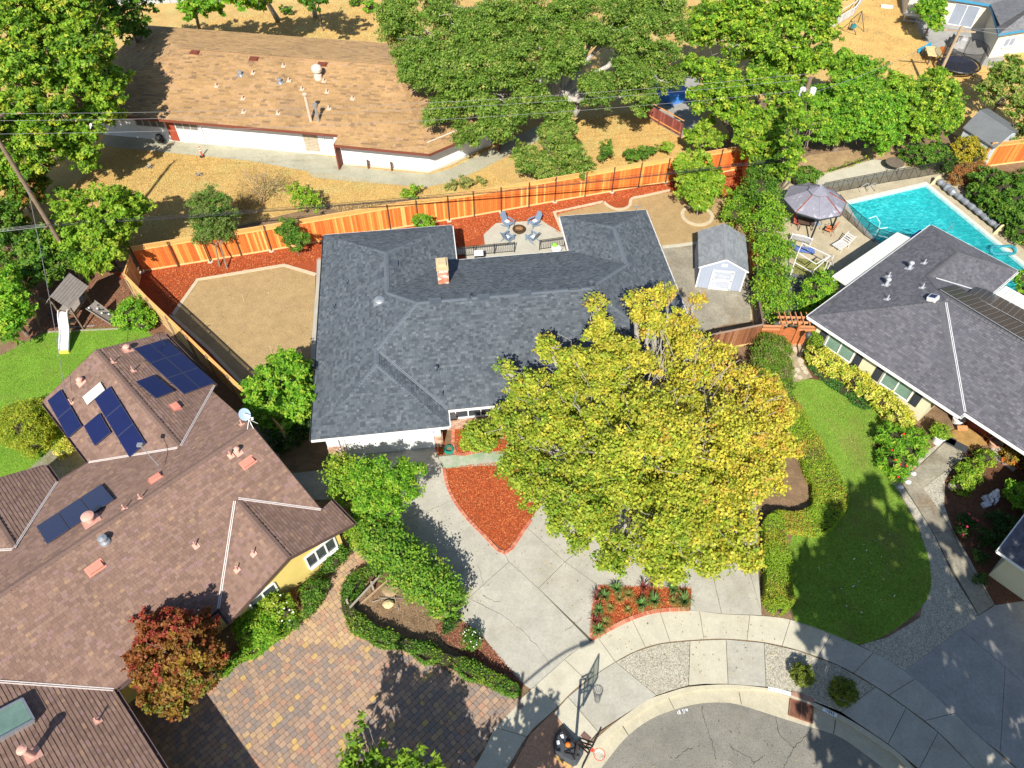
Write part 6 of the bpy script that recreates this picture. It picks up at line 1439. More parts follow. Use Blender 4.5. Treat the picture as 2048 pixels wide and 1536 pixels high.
# white glider bench
bq, br = G(1578, 486), G(1618, 496); bd = (br - bq) / np.linalg.norm(br - bq); bn_ = np.array((-bd[1], bd[0], 0)); bl_ = np.linalg.norm(br - bq)
gb = thing('garden_bench', bq, 'white slatted metal bench in front of the gazebo', 'bench')
for i in range(16):
    c = bq + bd * bl_ * (i + .5) / 16; MB().bar(c + e3 * .42 + bn_ * .0, c + e3 * .42 + bn_ * .5, .05, .02).build('slat', mt_white2, gb); MB().bar(c + e3 * .45, c - bn_ * .12 + e3 * (.9 + .05 * math.sin(i / 16 * 3.14)), .05, .02).build('back_slat', mt_white2, gb)
b = MB()
for s in (0, bl_): c = bq + bd * s; b.tube([c, c + e3 * .62, c + bn_ * .5 + e3 * .62, c + bn_ * .5], .03, 6).tube([c + e3 * .4, c - bn_ * .12 + e3 * .92], .03, 6)
b.tube([bq - bn_ * .12 + e3 * .93, (bq + br) / 2 - bn_ * .12 + e3 * 1.0, br - bn_ * .12 + e3 * .93], .03, 6).build('frame', mt_white2, gb)
# white pipe frame (old swing frame) and loungers
pf = thing('pipe_swing_frame', G(1610, 560), 'tall white pipe frame of a swing on the weedy patch', 'swing frame')
tp = [G(x, y, 1.9) for x, y in ((1605, 486), (1658, 517))]; tp2 = [G(x, y, 1.9) for x, y in ((1598, 506), (1642, 528))]
for nme, pts in (('side_frame', [G(1579, 556), G(1596, 505, 1.8), G(1605, 486, 1.95), G(1618, 505)]), ('side_frame', [G(1617, 566), G(1628, 540, 1.8), G(1660, 512, 1.95), G(1668, 535)]),
                 ('top_rail', [G(1596, 505, 1.8), G(1632, 528, 1.8)]), ('top_rail', [G(1605, 486, 1.95), G(1660, 512, 1.95)]), ('rail', [G(1590, 525, 1.0), G(1625, 545, 1.0)]), ('rail', [G(1632, 528, 1.8), G(1660, 512, 1.95)]), ('leg', [G(1640, 562), G(1656, 522, 1.7)]), ('leg', [G(1652, 545), G(1668, 510, 1.5)])):
    MB().tube(pts, 0.035, 8).build(nme, mt_white2, pf)
ss = thing('folding_lounger', G(1602, 505), 'blue striped lounger on the patio inside the white pipe frame', 'lounger')
c = G(1608, 507)
MB().box(c + e3 * .35, (1.3, .6, .06), a=-.25).box(c + np.array((-.85, .25, .55)), (.7, .6, .06), M=(Matrix.Rotation(-.25, 3, 'Z') @ Matrix.Rotation(.6, 3, 'Y'))).build('cushion', mat('blue_striped_fabric', (0.10, 0.16, 0.38), 0.8, 0.7, 9), ss)
b = MB()
for s in (-.6, .6):
    for r in (-.28, .28): b.tube([c + np.array((s, r, 0)), c + np.array((s, r, .35))], .02, 6)
b.build('frame', mt_white2, ss)
lg = thing('white_lounger', G(1685, 500), 'white metal lounger with strap seat beside the patio roof', 'lounger')
p0, p1 = G(1668, 503), G(1697, 486); d_ = (p1 - p0) / np.linalg.norm(p1 - p0); nn_ = np.array((-d_[1], d_[0], 0)); LL_ = np.linalg.norm(p1 - p0)
for i in range(12): c = p0 + d_ * LL_ * (i + .5) / 12; z = .4 + max(0, i - 7) * .09; MB().bar(c - nn_ * .32 + e3 * z, c + nn_ * .32 + e3 * z, .09, .02).build('strap', mt_white2, lg)
b = MB()
for s in (-.34, .34): b.tube([p0 + nn_ * s + e3 * .4, p0 + d_ * LL_ * .6 + nn_ * s + e3 * .42, p1 + nn_ * s + e3 * .85], .03, 6).tube([p0 + d_ * .3 + nn_ * s, p0 + d_ * .3 + nn_ * s + e3 * .4], .03, 6).tube([p0 + d_ * LL_ * .7 + nn_ * s, p0 + d_ * LL_ * .7 + nn_ * s + e3 * .45], .03, 6)
b.build('frame', mt_white2, lg)
# round bistro table by the pool walk
rt = thing('round_table', G(1783, 338), 'round glass patio table on the concrete behind the pool fence', 'table')
c = G(1783, 340); MB().lathe(c, [(.72, .70), (.74, .72), (.74, .74), (.02, .745)], 24).build('table_top', mat('smoked_glass', (0.16, 0.13, 0.10), 0.2), rt)
for a in (0.5, 2.07, 3.64, 5.21): MB().tube([c + np.array((.6 * math.cos(a), .6 * math.sin(a), 0)), c + np.array((.5 * math.cos(a), .5 * math.sin(a), .7))], .025, 6).build('leg', mt_black, rt)

# ------------------------------------------------------------------ fire pit, four chairs, railings on the patio
mt_adk = mat('slate_blue_plastic', (0.17, 0.235, 0.32), 0.55, 0.08, 3, 0.05, 20)
def adirondack():
    t = thing('adirondack_chair', (0, 0, 0), 'slate blue Adirondack chair', 'chair', 'slate blue chairs round the fire pit')
    for i in range(6):
        MB().box((0, -.28 + i * .1, .38 - i * .02), (.52, .088, .025)).build('seat_slat', mt_adk, t)
    for i in range(5):
        x = -.22 + i * .11; hgt_ = .78 + .12 * math.cos((i - 2) * .7); M = Matrix.Rotation(-.42, 3, 'X')
        v = M @ Vector((x, 0, hgt_ / 2)); MB().box((v[0] * (1 + 0), .27 + v[1], .28 + v[2]), (.1, .025, hgt_), M=M).build('back_slat', mt_adk, t)
    for x in (-.33, .33):
        MB().box((x, -.02, .56), (.13, .72, .028)).build('arm', mt_adk, t)
        MB().box((x * .92, -.32, .27), (.03, .1, .54)).build('leg', mt_adk, t)
        MB().bar((x * .88, -.36, .36), (x * .88, .5, .04), .03, .12).build('leg', mt_adk, t)
    MB().box((0, .12, .42), (.3, .28, .1)).build('cushion', mat('white_patterned_cushion', (0.75, 0.75, 0.75), 0.9, 0.3, 14), t)
    return t
fc = G(1038, 466); ch0 = adirondack()
for i, (px, py, lab) in enumerate(((1021, 456, 'slate blue Adirondack chair left behind the fire pit, facing it'), (1061, 455, 'slate blue Adirondack chair right behind the fire pit'), (1021, 478, 'slate blue Adirondack chair front left of the fire pit, nearer the railing'), (1058, 478, 'slate blue Adirondack chair front right of the fire pit'))):
    c = G(px, py); c = c + (c - fc) * 0.28; o = ch0 if i == 0 else copy_tree(ch0)
    o.location = tuple(c); o.rotation_euler = (0, 0, math.atan2(fc[1] - c[1], fc[0] - c[0]) + math.pi / 2); o['label'] = lab
    o['group'] = 'slate blue chairs round the fire pit'
fp_ = thing('fire_pit', fc, 'round brown metal fire pit between the four blue chairs', 'fire pit')
MB().lathe(fc, [(.2, 0), (.22, .1), (.42, .25), (.5, .38), (.5, .42), (.36, .43), (.33, .36), (.02, .34)], 24).build('bowl', mat('bronze_metal', (0.10, 0.06, 0.035), 0.4, 0.2, 4, metal=0.4), fp_)
b = MB()
for i in range(9):
    a = i * 0.7; b.bar(fc + np.array((.3 * math.cos(a), .3 * math.sin(a), .44)), fc - np.array((.3 * math.cos(a), .3 * math.sin(a), -.46)), .025)
b.build('grate', mat('copper_rod', (0.35, 0.20, 0.10), 0.4), fp_)
def railing(p, q, label):
    p, q = np.array(p), np.array(q); L = np.linalg.norm(q - p); d = (q - p) / L; z0 = 0.15
    r = thing('iron_railing', (p[0], p[1], 0), label, 'railing', None)
    k = max(1, int(round(L / 1.6)))
    for i in range(k + 1): c = p + d * L * i / k; MB().bar((c[0], c[1], 0), (c[0], c[1], 1.0), .06).build('post', mt_black, r)
    for z in (.95, .84, .14): MB().bar((p[0], p[1], z), (q[0], q[1], z), .04, .03).build('rail', mt_black, r)
    me = shared(lambda: MB().bar((0, 0, .15), (0, 0, .84), .02).build('baluster', mt_black))
    n = int(L / .13)
    for i in range(1, n): c = p + d * L * i / n; piece('baluster', me, Matrix.Translation((c[0], c[1], 0)), r)
railing(G(908, 516), G(1029, 505), 'long black iron railing on the left of the patio opening')
railing(G(1079, 501), G(1128, 494), 'short black iron railing on the right of the patio opening')
dk = thing('deck_step', G(1040, 515), 'low tan wooden step along the back of the middle house', 'deck')
q0, q1 = G(905, 524), G(1135, 506); dv = (q1 - q0) / np.linalg.norm(q1 - q0); dnn = np.array((dv[1], -dv[0], 0))
for i in range(6): MB().bar(q0 + dnn * (.14 * i) + e3 * .12, q1 + dnn * (.14 * i) + e3 * .12, .13, .04).build('plank', mat('tan_deck_wood', (0.50, 0.30, 0.16), 0.8, 0.2, 4), dk)
bq_ = thing('covered_grill', G(959, 530), 'small white topped black cart by the deck step', 'grill')
MB().box(G(958, 527) + e3 * .5, (.6, .5, .9), a=.1).build('body', mt_black, bq_); MB().box(G(958, 527) + e3 * .98, (.66, .55, .06), a=.1).build('top', mt_white, bq_)
bn2 = thing('waste_bin', G(1112, 515), 'white bin with a green bag on top beside the right railing', 'bin')
MB().lathe(G(1112, 514), [(.3, 0), (.36, .8), (.38, .85), (.3, .9), (.02, .95)], 14).build('body', mt_white, bn2)
MB().lathe(G(1108, 512), [(.05, .9), (.2, 1.0), (.16, 1.12), (.02, 1.2)], 9).build('bag', mat('lime_green_bag', (0.25, 0.62, 0.06), 0.5), bn2)

# ------------------------------------------------------------------ front: basketball hoop
hp = G(1149, 1514); hb = G(1183, 1495, 3.3); rimc = G(1196, 1507, 3.05); fdir = rimc - hb; fdir[2] = 0; fdir /= np.linalg.norm(fdir); side_ = np.array((-fdir[1], fdir[0], 0))
hoop = thing('basketball_hoop', hp, 'black portable basketball hoop on its water-filled base by the kerb', 'basketball hoop')
base_px = [(1122, 1457), (1112, 1467), (1107, 1485), (1110, 1504), (1128, 1519), (1146, 1529), (1154, 1526), (1166, 1505), (1166, 1494), (1143, 1474), (1130, 1462)]
bp = [G(x, y, .3) for x, y in base_px]; cb = np.mean(bp, axis=0)
outer_ = [cb + (p - cb) * 1.04 for p in bp]; inner_ = [cb + (p - cb) * .82 + e3 * .1 for p in bp]; n = len(bp)
MB().add([(p[0], p[1], 0) for p in outer_] + [(p[0], p[1], .2) for p in outer_] + inner_ + [cb + e3 * .11],
         [(i, (i + 1) % n, (i + 1) % n + n, i + n) for i in range(n)] + [(i + n, (i + 1) % n + n, (i + 1) % n + 2 * n, i + 2 * n) for i in range(n)] + [(i + 2 * n, (i + 1) % n + 2 * n, 3 * n) for i in range(n)]).build('base_tank', mt_dgrey, hoop)
b = MB()
for a_, c_ in (((1118, 1470), (1150, 1520)), ((1126, 1464), (1160, 1500)), ((1128, 1505), (1160, 1492)), ((1130, 1506), (1160, 1512))): b.bar(G(*a_, .44), G(*c_, .44), .035)
b.build('base_rib', mt_black, hoop)
for px, py in ((1124, 1473), (1116, 1485)): MB().box(G(px, py, .44), (.14, .16, .01), a=.2).build('sticker', mt_trim, hoop)
top = np.array((hp[0], hp[1], 2.9))
MB().bar(hp, top, .11).build('pole', mt_black, hoop)
b = MB()
for s in (-.16, .16):
    b.bar(top + side_ * s * .4 + e3 * 0.1, hb + side_ * s + e3 * .15 - fdir * .05, .05); b.bar(top + side_ * s * .4 - e3 * .45, hb + side_ * s - e3 * .35 - fdir * .05, .05)
b.bar(top - e3 * 1.2, top + fdir * .5 - e3 * .1, .05).bar(top + fdir * .35 - side_ * .16, top + fdir * .35 + side_ * .16, .05).build('support_arm', mt_black, hoop)
mt_acr = bpy.data.materials.new('clear_acrylic'); mt_acr.use_nodes = True; nt = mt_acr.node_tree
tr = nt.nodes.new('ShaderNodeBsdfTransparent'); tr.inputs['Color'].default_value = (0.72, 0.75, 0.70, 1); mx = nt.nodes.new('ShaderNodeMixShader'); mx.inputs[0].default_value = 0.12; nt.nodes['Principled BSDF'].inputs['Roughness'].default_value = 0.05
nt.links.new(tr.outputs[0], mx.inputs[1]); nt.links.new(nt.nodes['Principled BSDF'].outputs[0], mx.inputs[2]); nt.links.new(mx.outputs[0], nt.nodes['Material Output'].inputs['Surface'])
ba = math.atan2(side_[1], side_[0]); bw_, bh_ = 1.5, 0.95
bbd = MB().box(hb + e3 * .02, (bw_, .015, bh_), a=ba).build('backboard', mt_acr, hoop)
b = MB()
for s in (-bw_ / 2, bw_ / 2): b.bar(hb + side_ * s - e3 * bh_ / 2, hb + side_ * s + e3 * bh_ / 2, .05)
for z in (-bh_ / 2, bh_ / 2): b.bar(hb - side_ * bw_ / 2 + e3 * z, hb + side_ * bw_ / 2 + e3 * z, .05)
for s in (-.28, .28): b.bar(hb + side_ * s - e3 * bh_ / 2 - fdir * .02, hb + side_ * s + e3 * bh_ / 2 - fdir * .02, .03)
b.bar(hb - side_ * .28 + e3 * .1 - fdir * .02, hb + side_ * .28 + e3 * .1 - fdir * .02, .03).build('board_frame', mt_black, bbd)
R3 = 0.2286; rc_ = hb + fdir * (.15 + R3); rc_[2] = 3.05
rim = MB().tube([rc_ + np.array((R3 * math.cos(a), R3 * math.sin(a), 0)) for a in np.linspace(0, 2 * math.pi, 25)[:-1]], .014, 8, close=True).box(hb + fdir * .06 + e3 * (3.03 - hb[2]), (.14, .13, .05), a=ba).build('rim', mat('red_orange_rim', (0.75, 0.06, 0.03), 0.45), hoop)
b = MB(); lv_ = [(R3, 0), (R3 * .86, -.12), (R3 * .68, -.24), (R3 * .56, -.34), (R3 * .55, -.42)]
for i in range(12):
    for sgn in (1, -1):
        b.tube([rc_ + np.array((r * math.cos(6.2832 * i / 12 + sgn * k_ * .26), r * math.sin(6.2832 * i / 12 + sgn * k_ * .26), z)) for k_, (r, z) in enumerate(lv_)], .008, 4)
b.build('net', mt_trim, hoop)['kind'] = 'stuff'
bl = G(1136, 1489, .55); s_ = MB(); ns = 14
s_.lathe(bl, [(.122 * math.sin(math.pi * i / ns) + .0005, -.122 * math.cos(math.pi * i / ns)) for i in range(ns + 1)], 20)
ball = s_.build('basketball', mat('orange_rubber', (0.62, 0.16, 0.02), 0.6, 0.1, 8), smooth=True); tag(ball, 'orange basketball resting on the black hoop base', 'basketball')
bb_ = MB().bar(G(1112, 1508, .05), G(1142, 1532, .05), .32, .08); tag(bb_.build('timber_plank', mat('yellow_timber', (0.55, 0.34, 0.12), 0.8, 0.2, 6)), 'yellow timber plank under the edge of the hoop base', 'plank')
uc = MB().box(G(1172, 1474, .035), (.42, .26, .02), a=math.radians(-42)); tag(uc.build('meter_cover', mat('brown_iron_cover', (0.16, 0.09, 0.075), 0.7, 0.2, 8)), 'brown oblong utility cover in the pale slab by the hoop', 'cover')
# storm drain
dr = thing('storm_drain', G(1603, 1418), 'rusty iron storm drain grate in the gutter', 'drain')
d0_, d1_, d2_, d3_ = [G(x, y, -.1) for x, y in ((1581, 1398), (1626, 1412), (1624, 1447), (1577, 1430))]
MB().prism([d0_[:2], d1_[:2], d2_[:2], d3_[:2]], -.4, -.105).build('drain_pit', mt_black, dr)
mt_riron = mat('rusty_iron', (0.26, 0.12, 0.075), 0.75, 0.25, 5)
fb = MB(); cs = [d0_, d1_, d2_, d3_]
for i in range(4): fb.bar(cs[i] + e3 * .03, cs[(i + 1) % 4] + e3 * .03, .05, .06)
fb.bar((d0_ + d1_) / 2 + e3 * .03, (d2_ + d3_) / 2 + e3 * .03, .05, .05)
fb.build('grate_frame', mt_riron, dr)
for i in range(1, 15): t = i / 15; MB().bar(d0_ + (d3_ - d0_) * t + e3 * .03, d1_ + (d2_ - d1_) * t + e3 * .03, .026, .03).build('grate_bar', mt_riron, dr)
q0, q1 = G(1583, 1386, .02), G(1628, 1402, .02)
MB().bar(q0 + e3 * .0, q1, .22, .05).build('inlet_cap', mat('rust_stained_concrete', (0.34, 0.20, 0.15), 0.85, 0.3, 4), dr)
# painted kerb plates and street lettering (flat paint)
mt_wp = mat('white_road_paint', (0.72, 0.73, 0.74), 0.7, 0.08, 6); mt_bp = mat('black_paint', (0.03, 0.03, 0.035), 0.7)
STROKES = {'1': [((.5, 0), (.5, 1)), ((.3, .75), (.5, 1))], '0': [((.2, 0), (.8, 0)), ((.8, 0), (.8, 1)), ((.8, 1), (.2, 1)), ((.2, 1), (.2, 0))], 'S': [((.1, 0), (.8, 0)), ((.8, 0), (.8, .5)), ((.8, .5), (.2, .5)), ((.2, .5), (.2, 1)), ((.2, 1), (.9, 1))],
           'W': [((0, 1), (.25, 0)), ((.25, 0), (.5, .8)), ((.5, .8), (.75, 0)), ((.75, 0), (1, 1))], 'V': [((.1, 1), (.5, 0)), ((.5, 0), (.9, 1))], ' ': [], '9': [((.2, 0), (.8, .3)), ((.8, .3), (.8, 1)), ((.8, 1), (.2, 1)), ((.2, 1), (.2, .5)), ((.2, .5), (.8, .5))],
           '4': [((.7, 0), (.7, 1)), ((.7, 1), (.1, .3)), ((.1, .3), (.95, .3))], 'N': [((.1, 0), (.1, 1)), ((.1, 1), (.9, 0)), ((.9, 0), (.9, 1))], 'O': [((.2, 0), (.8, 0)), ((.8, 0), (.8, 1)), ((.8, 1), (.2, 1)), ((.2, 1), (.2, 0))]}
def lettering(name, txt, p, q, h, z, m, lw=.03, parent=None, label=None):
    p, q = np.array(p), np.array(q); d = (q - p)[:2]; L = np.linalg.norm(d); d = d / L; n_ = np.array((-d[1], d[0])); cw = L / len(txt); b = MB()
    for i, ch in enumerate(txt):
        for (x0, y0), (x1_, y1_) in STROKES[ch]:
            a = p[:2] + d * (i + x0 * .75) * cw + n_ * y0 * h; c = p[:2] + d * (i + x1_ * .75) * cw + n_ * y1_ * h; b.bar((*a, z), (*c, z), lw, .004)
    o = b.build(name, m, parent)
    if parent is None: tag(o, kind='structure')
    return o
lettering('street_marking', '10 SWV', G(1355, 1429, -.12), G(1378, 1424, -.12), .16, -.116, mt_wp, .03)
def kerb_plate(a, c, wdt, label):
    a, c = G(*a, .0), G(*c, .0); t = thing('kerb_sign', a, label, 'painted sign'); MB().bar(a + e3 * .0165, c + e3 * .0165, wdt, .004).build('white_panel', mt_wp, t); return t, a, c
t, a, c = kerb_plate((1536, 1377), (1582, 1388), .18, 'white painted kerb panel just left of the storm drain')
b = MB()
for f in (.06, .28, .44, .62, .70, .78, .86): q = a + (c - a) * f; b.box(q + e3 * .021, (.05, .025, .003), a=.4 + f)
b.build('worn_lettering', mt_bp, t)
t, a, c = kerb_plate((1645, 1418), (1674, 1432), .17, 'white painted house number panel on the kerb, in shade right of the drain')
lettering('house_number', '1094', a + (c - a) * .22 - np.array((0, .05, 0)), a + (c - a) * .8 - np.array((0, .05, 0)), .1, .022, mt_bp, .02, t)
# garden hose coil
ho = MB(); hc = G(898, 899, .05)
for k_ in range(6): ho.tube([hc + np.array(((.30 - .025 * k_) * math.cos(a), (.32 - .025 * k_) * math.sin(a), .035 * (k_ % 4) + .01 * math.sin(3 * a))) for a in np.linspace(0, 2 * math.pi, 22)[:-1]], .022, 6, close=True)
tag(ho.build('garden_hose', mat('teal_green_hose', (0.01, 0.22, 0.16), 0.5)), 'coiled teal green garden hose beside the front walk', 'hose')
# wooden rail fence, rocks, dead branch in the bed between the drives
rf_ = thing('split_rail_fence', G(700, 1200), 'weathered grey two post rail fence across the bed', 'fence')
mt_gw = mat('weathered_grey_wood', (0.30, 0.26, 0.21), 0.9, 0.2, 5)
for px, py in ((700, 1215), (748, 1180), (775, 1135)): MB().bar(G(px, py), G(px, py) + e3 * .95, .1).build('post', mt_gw, rf_)
MB().bar(G(700, 1215, 0.92), G(775, 1135, 0.92), .1, .05).build('rail', mt_gw, rf_)
rf2 = thing('garden_timber_edging', G(720, 1210), 'straight tan timber laid on the soil below the rail fence', 'timber'); MB().bar(G(717, 1212, .06), G(783, 1154, .06), .08, .1).build('timber', mat('tan_timber', (0.40, 0.28, 0.17), 0.9, 0.2, 5), rf2)
def rock(name, px, py, r, col, label, group=None, z=0.0, sq=.6):
    c = G(px, py, z); b = MB(); n, mm = 9, 5; V = []; F = []
    for i in range(mm + 1):
        for j in range(n):
            ph_ = math.pi * i / mm; a = 6.2832 * j / n; k_ = r * random.uniform(.8, 1.15); V.append(c + np.array((k_ * math.sin(ph_) * math.cos(a), k_ * math.sin(ph_) * math.sin(a) * .8, r * sq * (.6 - .9 * math.cos(ph_)) * random.uniform(.85, 1.1))))
    for i in range(mm):
        for j in range(n): F.append((i * n + j, i * n + (j + 1) % n, (i + 1) * n + (j + 1) % n, (i + 1) * n + j))
    o = b.add(V, F).build(name, mat('stone_%d' % int(col[0] * 100), col, 0.9, 0.2, 4, 0.15, 20, 0.3, 30)); return tag(o, label, 'rock', group)
rock('boulder', 780, 1181, .5, (0.30, 0.215, 0.125), 'wide brown boulder in the bed between the two drives', sq=.3)
rock('pale_rock', 777, 1210, .3, (0.60, 0.48, 0.26), 'pale pointed rock in front of the brown boulder', sq=.8)
br_ = MB()
for a_, c_ in (((758, 1196), (808, 1196)), ((770, 1192), (796, 1188)), ((788, 1190), (792, 1204)), ((745, 1204), (768, 1196)), ((796, 1209), (797, 1222))): br_.tube([G(*a_, .05), (G(*a_, .12) + G(*c_, .12)) / 2, G(*c_, .04)], [.03, .025, .01], 6)
tag(br_.build('dead_branch', mt_gw), 'thin grey dead branch lying by the boulder', 'branch')
# dead stakes in the raked dirt
for i, (px, py, dx) in enumerate(((489, 605, -6), (544, 707, -6))):
    st = MB().tube([G(px, py), G(px + dx, py - 17, .62)], .012, 6); tag(st.build('garden_stake', mat('pale_stake', (0.5, 0.42, 0.3), 0.8)), 'thin pale stake standing in the raked dirt, ' + ('nearer the orange fence' if i == 0 else 'nearer the leafy shrub'), 'stake', 'stakes in the dirt yard')

# ------------------------------------------------------------------ playset
ps = G(140, 640)
PL = lambda px, py, z=0.0: G(px, py, z)
play = thing('wooden_playset', ps, 'grey wooden playset with gabled roof, white slide and climbing wall', 'playset')
mt_pw = mat('grey_play_wood', (0.27, 0.235, 0.21), 0.85, 0.15, 4, 0.1, 20); mt_pw2 = mat('brown_play_wood', (0.17, 0.115, 0.08), 0.85, 0.15, 4, 0.1, 20)
pf0 = [G(136, 652), G(168, 659), G(193, 624), G(161, 618)]   # tower footprint
zp = 1.45; zrf = 3.0
for p in pf0: MB().bar(p, p + e3 * 2.35, .1).build('post', mt_pw2, play)
n_ = 8
for i in range(n_):
    t0 = (i + .5) / n_; a, c = pf0[0] + (pf0[3] - pf0[0]) * t0, pf0[1] + (pf0[2] - pf0[1]) * t0; MB().bar(a + e3 * zp, c + e3 * zp, .2, .03).build('deck_board', mt_pw, play)
b = MB()
for i in range(4):
    a, c = pf0[i], pf0[(i + 1) % 4]
    b.bar(a + e3 * zp, c + e3 * zp, .06, .12)
    if i in (1, 2, 3): b.bar(a + e3 * (zp + .7), c + e3 * (zp + .7), .05, .09)
b.build('side_rail', mt_pw2, play)
ra, rb_, rc2, rd = [G(x, y, 2.45) for x, y in ((103, 603), (118, 578), (172, 566), (156, 600))]
# gable roof of planks
e0, e1 = G(105, 602, 2.3), G(155, 600, 2.3)
w0 = pf0[0] + e3 * 2.3; w1_ = pf0[1] + e3 * 2.3; w2_ = pf0[2] + e3 * 2.3; w3_ = pf0[3] + e3 * 2.3
U_ = (w1_ - w0) / np.linalg.norm(w1_ - w0); V_ = (w3_ - w0) / np.linalg.norm(w3_ - w0); Lv = np.linalg.norm(w3_ - w0); Lu = np.linalg.norm(w1_ - w0)
rp = shared(lambda: MB().box((0, 0, 0), (.15, 1.0, .03)).build('roof_plank', mt_pw))
ridge0 = w0 + U_ * Lu / 2 + e3 * .85 - V_ * .3; L3 = Lv + .6
for sd in (-1, 1):
    eave = ridge0 + U_ * sd * (Lu / 2 + .3) - e3 * .95; sl = ridge0 - eave; sln = np.linalg.norm(sl); sd_ = sl / sln; nn3 = np.cross(V_, sd_) if sd < 0 else np.cross(sd_, V_); nn3 = nn3 / np.linalg.norm(nn3)
    if nn3[2] < 0: nn3 = -nn3
    k_ = int(sln / .155)
    for i in range(k_):
        c = eave + sl * (i + .5) / k_ + V_ * L3 / 2
        x_, y_, z_ = sd_, V_, nn3
        M = Matrix(((x_[0], y_[0] * L3, z_[0], c[0]), (x_[1], y_[1] * L3, z_[1], c[1]), (x_[2], y_[2] * L3, z_[2], c[2]), (0, 0, 0, 1)))
        piece('roof_plank', rp, M, play)
# slide: from the deck front down towards the lawn
s0, s1_ = G(135, 622, 1.45) * 1, None
sA0 = np.array([*(pf0[0] * .6 + pf0[1] * .4)[:2], 1.45]); sEnd = G(130, 706); slv = sEnd - sA0; slv[2] = 0; sL = np.linalg.norm(slv); sld = slv / sL; sln2 = np.array((-sld[1], sld[0], 0))
V = []; F = []; NS = 20
for i in range(NS + 1):
    t = i / NS; z = 1.5 * (1 - t) ** 1.15 + .14 * math.sin(t * 9.0) * (1 - t) + .1 * t; z = max(z, .12); c = sA0 + sld * sL * t
    for (x, dz_) in ((-.27, .16), (-.25, 0), (.25, 0), (.27, .16), (.31, .16), (.3, -.05), (-.3, -.05), (-.31, .16)): V.append((c[0] + sln2[0] * x, c[1] + sln2[1] * x, z + dz_))
for i in range(NS):
    for j in range(8): F.append((i * 8 + j, i * 8 + (j + 1) % 8, (i + 1) * 8 + (j + 1) % 8, (i + 1) * 8 + j))
F.append(tuple(range(8))); F.append(tuple(NS * 8 + j for j in range(7, -1, -1)))
MB().add(V, F).build('slide', mat('white_plastic', (0.74, 0.74, 0.76), 0.35), play, smooth=False)
MB().box((sEnd[0], sEnd[1], .1), (.6, .14, .2), a=math.atan2(sln2[1], sln2[0])).build('slide_lip', mat('yellow_plastic', (0.70, 0.55, 0.08), 0.5), play)
# climbing wall with holds
cw = [G(172, 618, 1.4), G(190, 602, 1.4) , G(231, 633, .05), G(223, 650, .05)]
MB().add([*cw, *[q - e3 * .05 for q in cw]], [(0, 3, 2, 1), (4, 5, 6, 7), (0, 1, 5, 4), (1, 2, 6, 5), (2, 3, 7, 6), (3, 0, 4, 7)]).build('climbing_wall', mt_pw, play)
for i in range(13):
    s, t = random.uniform(.12, .88), (i + .5) / 13; q = cw[0] * (1 - s) * (1 - t) + cw[1] * s * (1 - t) + cw[2] * s * t + cw[3] * (1 - s) * t
    MB().lathe(q, [(.07, 0), (.05, .05), (.01, .07)], 7).build('climbing_hold', mt_white if i % 3 == 0 else mt_dgrey, play)
MB().bar(cw[0] + e3 * .06, cw[3] + e3 * .06, .05).bar(cw[1] + e3 * .06, cw[2] + e3 * .06, .05).build('wall_rail', mt_gw, play)
# swing beam to the left
sb0, sb1 = pf0[0] + e3 * 2.1, G(64, 590, 2.1); MB().bar(sb0, sb1, .12).build('swing_beam', mt_pw2, play)
for dx in (-.6, .6): MB().bar(sb1, np.array((sb1[0] + dx * .3, sb1[1] + dx * 1.4, 0)), .09).build('leg', mt_pw2, play)
for f in (.35, .7):
    c = sb0 + (sb1 - sb0) * f; o = MB().box((c[0], c[1], .5), (.45, .2, .04), a=.1); 
    for s in (-.2, .2): o.tube([(c[0] + s, c[1], .5), (c[0] + s * .9, c[1], 2.1)], .012, 5)
    o.build('swing', mt_dgrey, play)
MB().bar(G(141, 655), G(190, 652), .1).bar(G(118, 640, .7), G(150, 642, .7), .3, .04).bar(G(118, 652, .4), G(150, 655, .4), .2, .04).build('picnic_shelf', mt_pw, play)
MB().tube([G(112, 590, 1.9), G(116, 585, 2.1), G(120, 590, 2.2)], .05, 8).build('telescope', mat('sky_blue_plastic', (0.08, 0.45, 0.65), 0.5), play)
lw = MB().bar(G(95, 664, .04), G(290, 655, .04), .08, .1); tag(lw.build('lawn_timber_edge', mt_gw), kind='structure')

# ------------------------------------------------------------------ poles and wires
mt_pole = mat('utility_pole_wood', (0.20, 0.14, 0.10), 0.9, 0.25, 3, 0.2, 20)
pb = G(165, 558)
pole1 = thing('utility_pole', pb, 'tall brown utility pole leaning past the big tree at the left edge', 'utility pole', None)
MB().tube([pb, pb + e3 * 12.6], [.17, .12], 12).build('pole', mt_pole, pole1)
cr = np.array((0.25, 1.0, 0)); cr /= np.linalg.norm(cr)
MB().bar(pb + e3 * 12.0 - cr * 1.3, pb + e3 * 12.0 + cr * 1.3, .12).build('crossarm', mt_pole, pole1)
MB().bar(pb + e3 * 4.8 - cr * .5, pb + e3 * 4.8 + cr * .5, .1).build('crossarm', mt_pole, pole1)
pb2 = G(1620, 160, 10.6) * np.array((1, 1, 0))
pole2 = thing('utility_pole', pb2, 'utility pole buried in the tall trees with white transformer cans on top', 'utility pole')
MB().tube([pb2, pb2 + e3 * 10.8], [.17, .13], 10).build('pole', mt_pole, pole2)
for s in (-.35, .35): MB().lathe(pb2 + np.array((s, -.2, 9.6)), [(.05, 0), (.19, .02), (.2, .5), (.15, .56), (.05, .6)], 14).build('transformer', mt_trim, pole2)
pb3 = G(1856, 196) ; pole3 = thing('utility_pole', pb3, 'wooden utility pole with crossarm beside the trampoline, top right', 'utility pole')
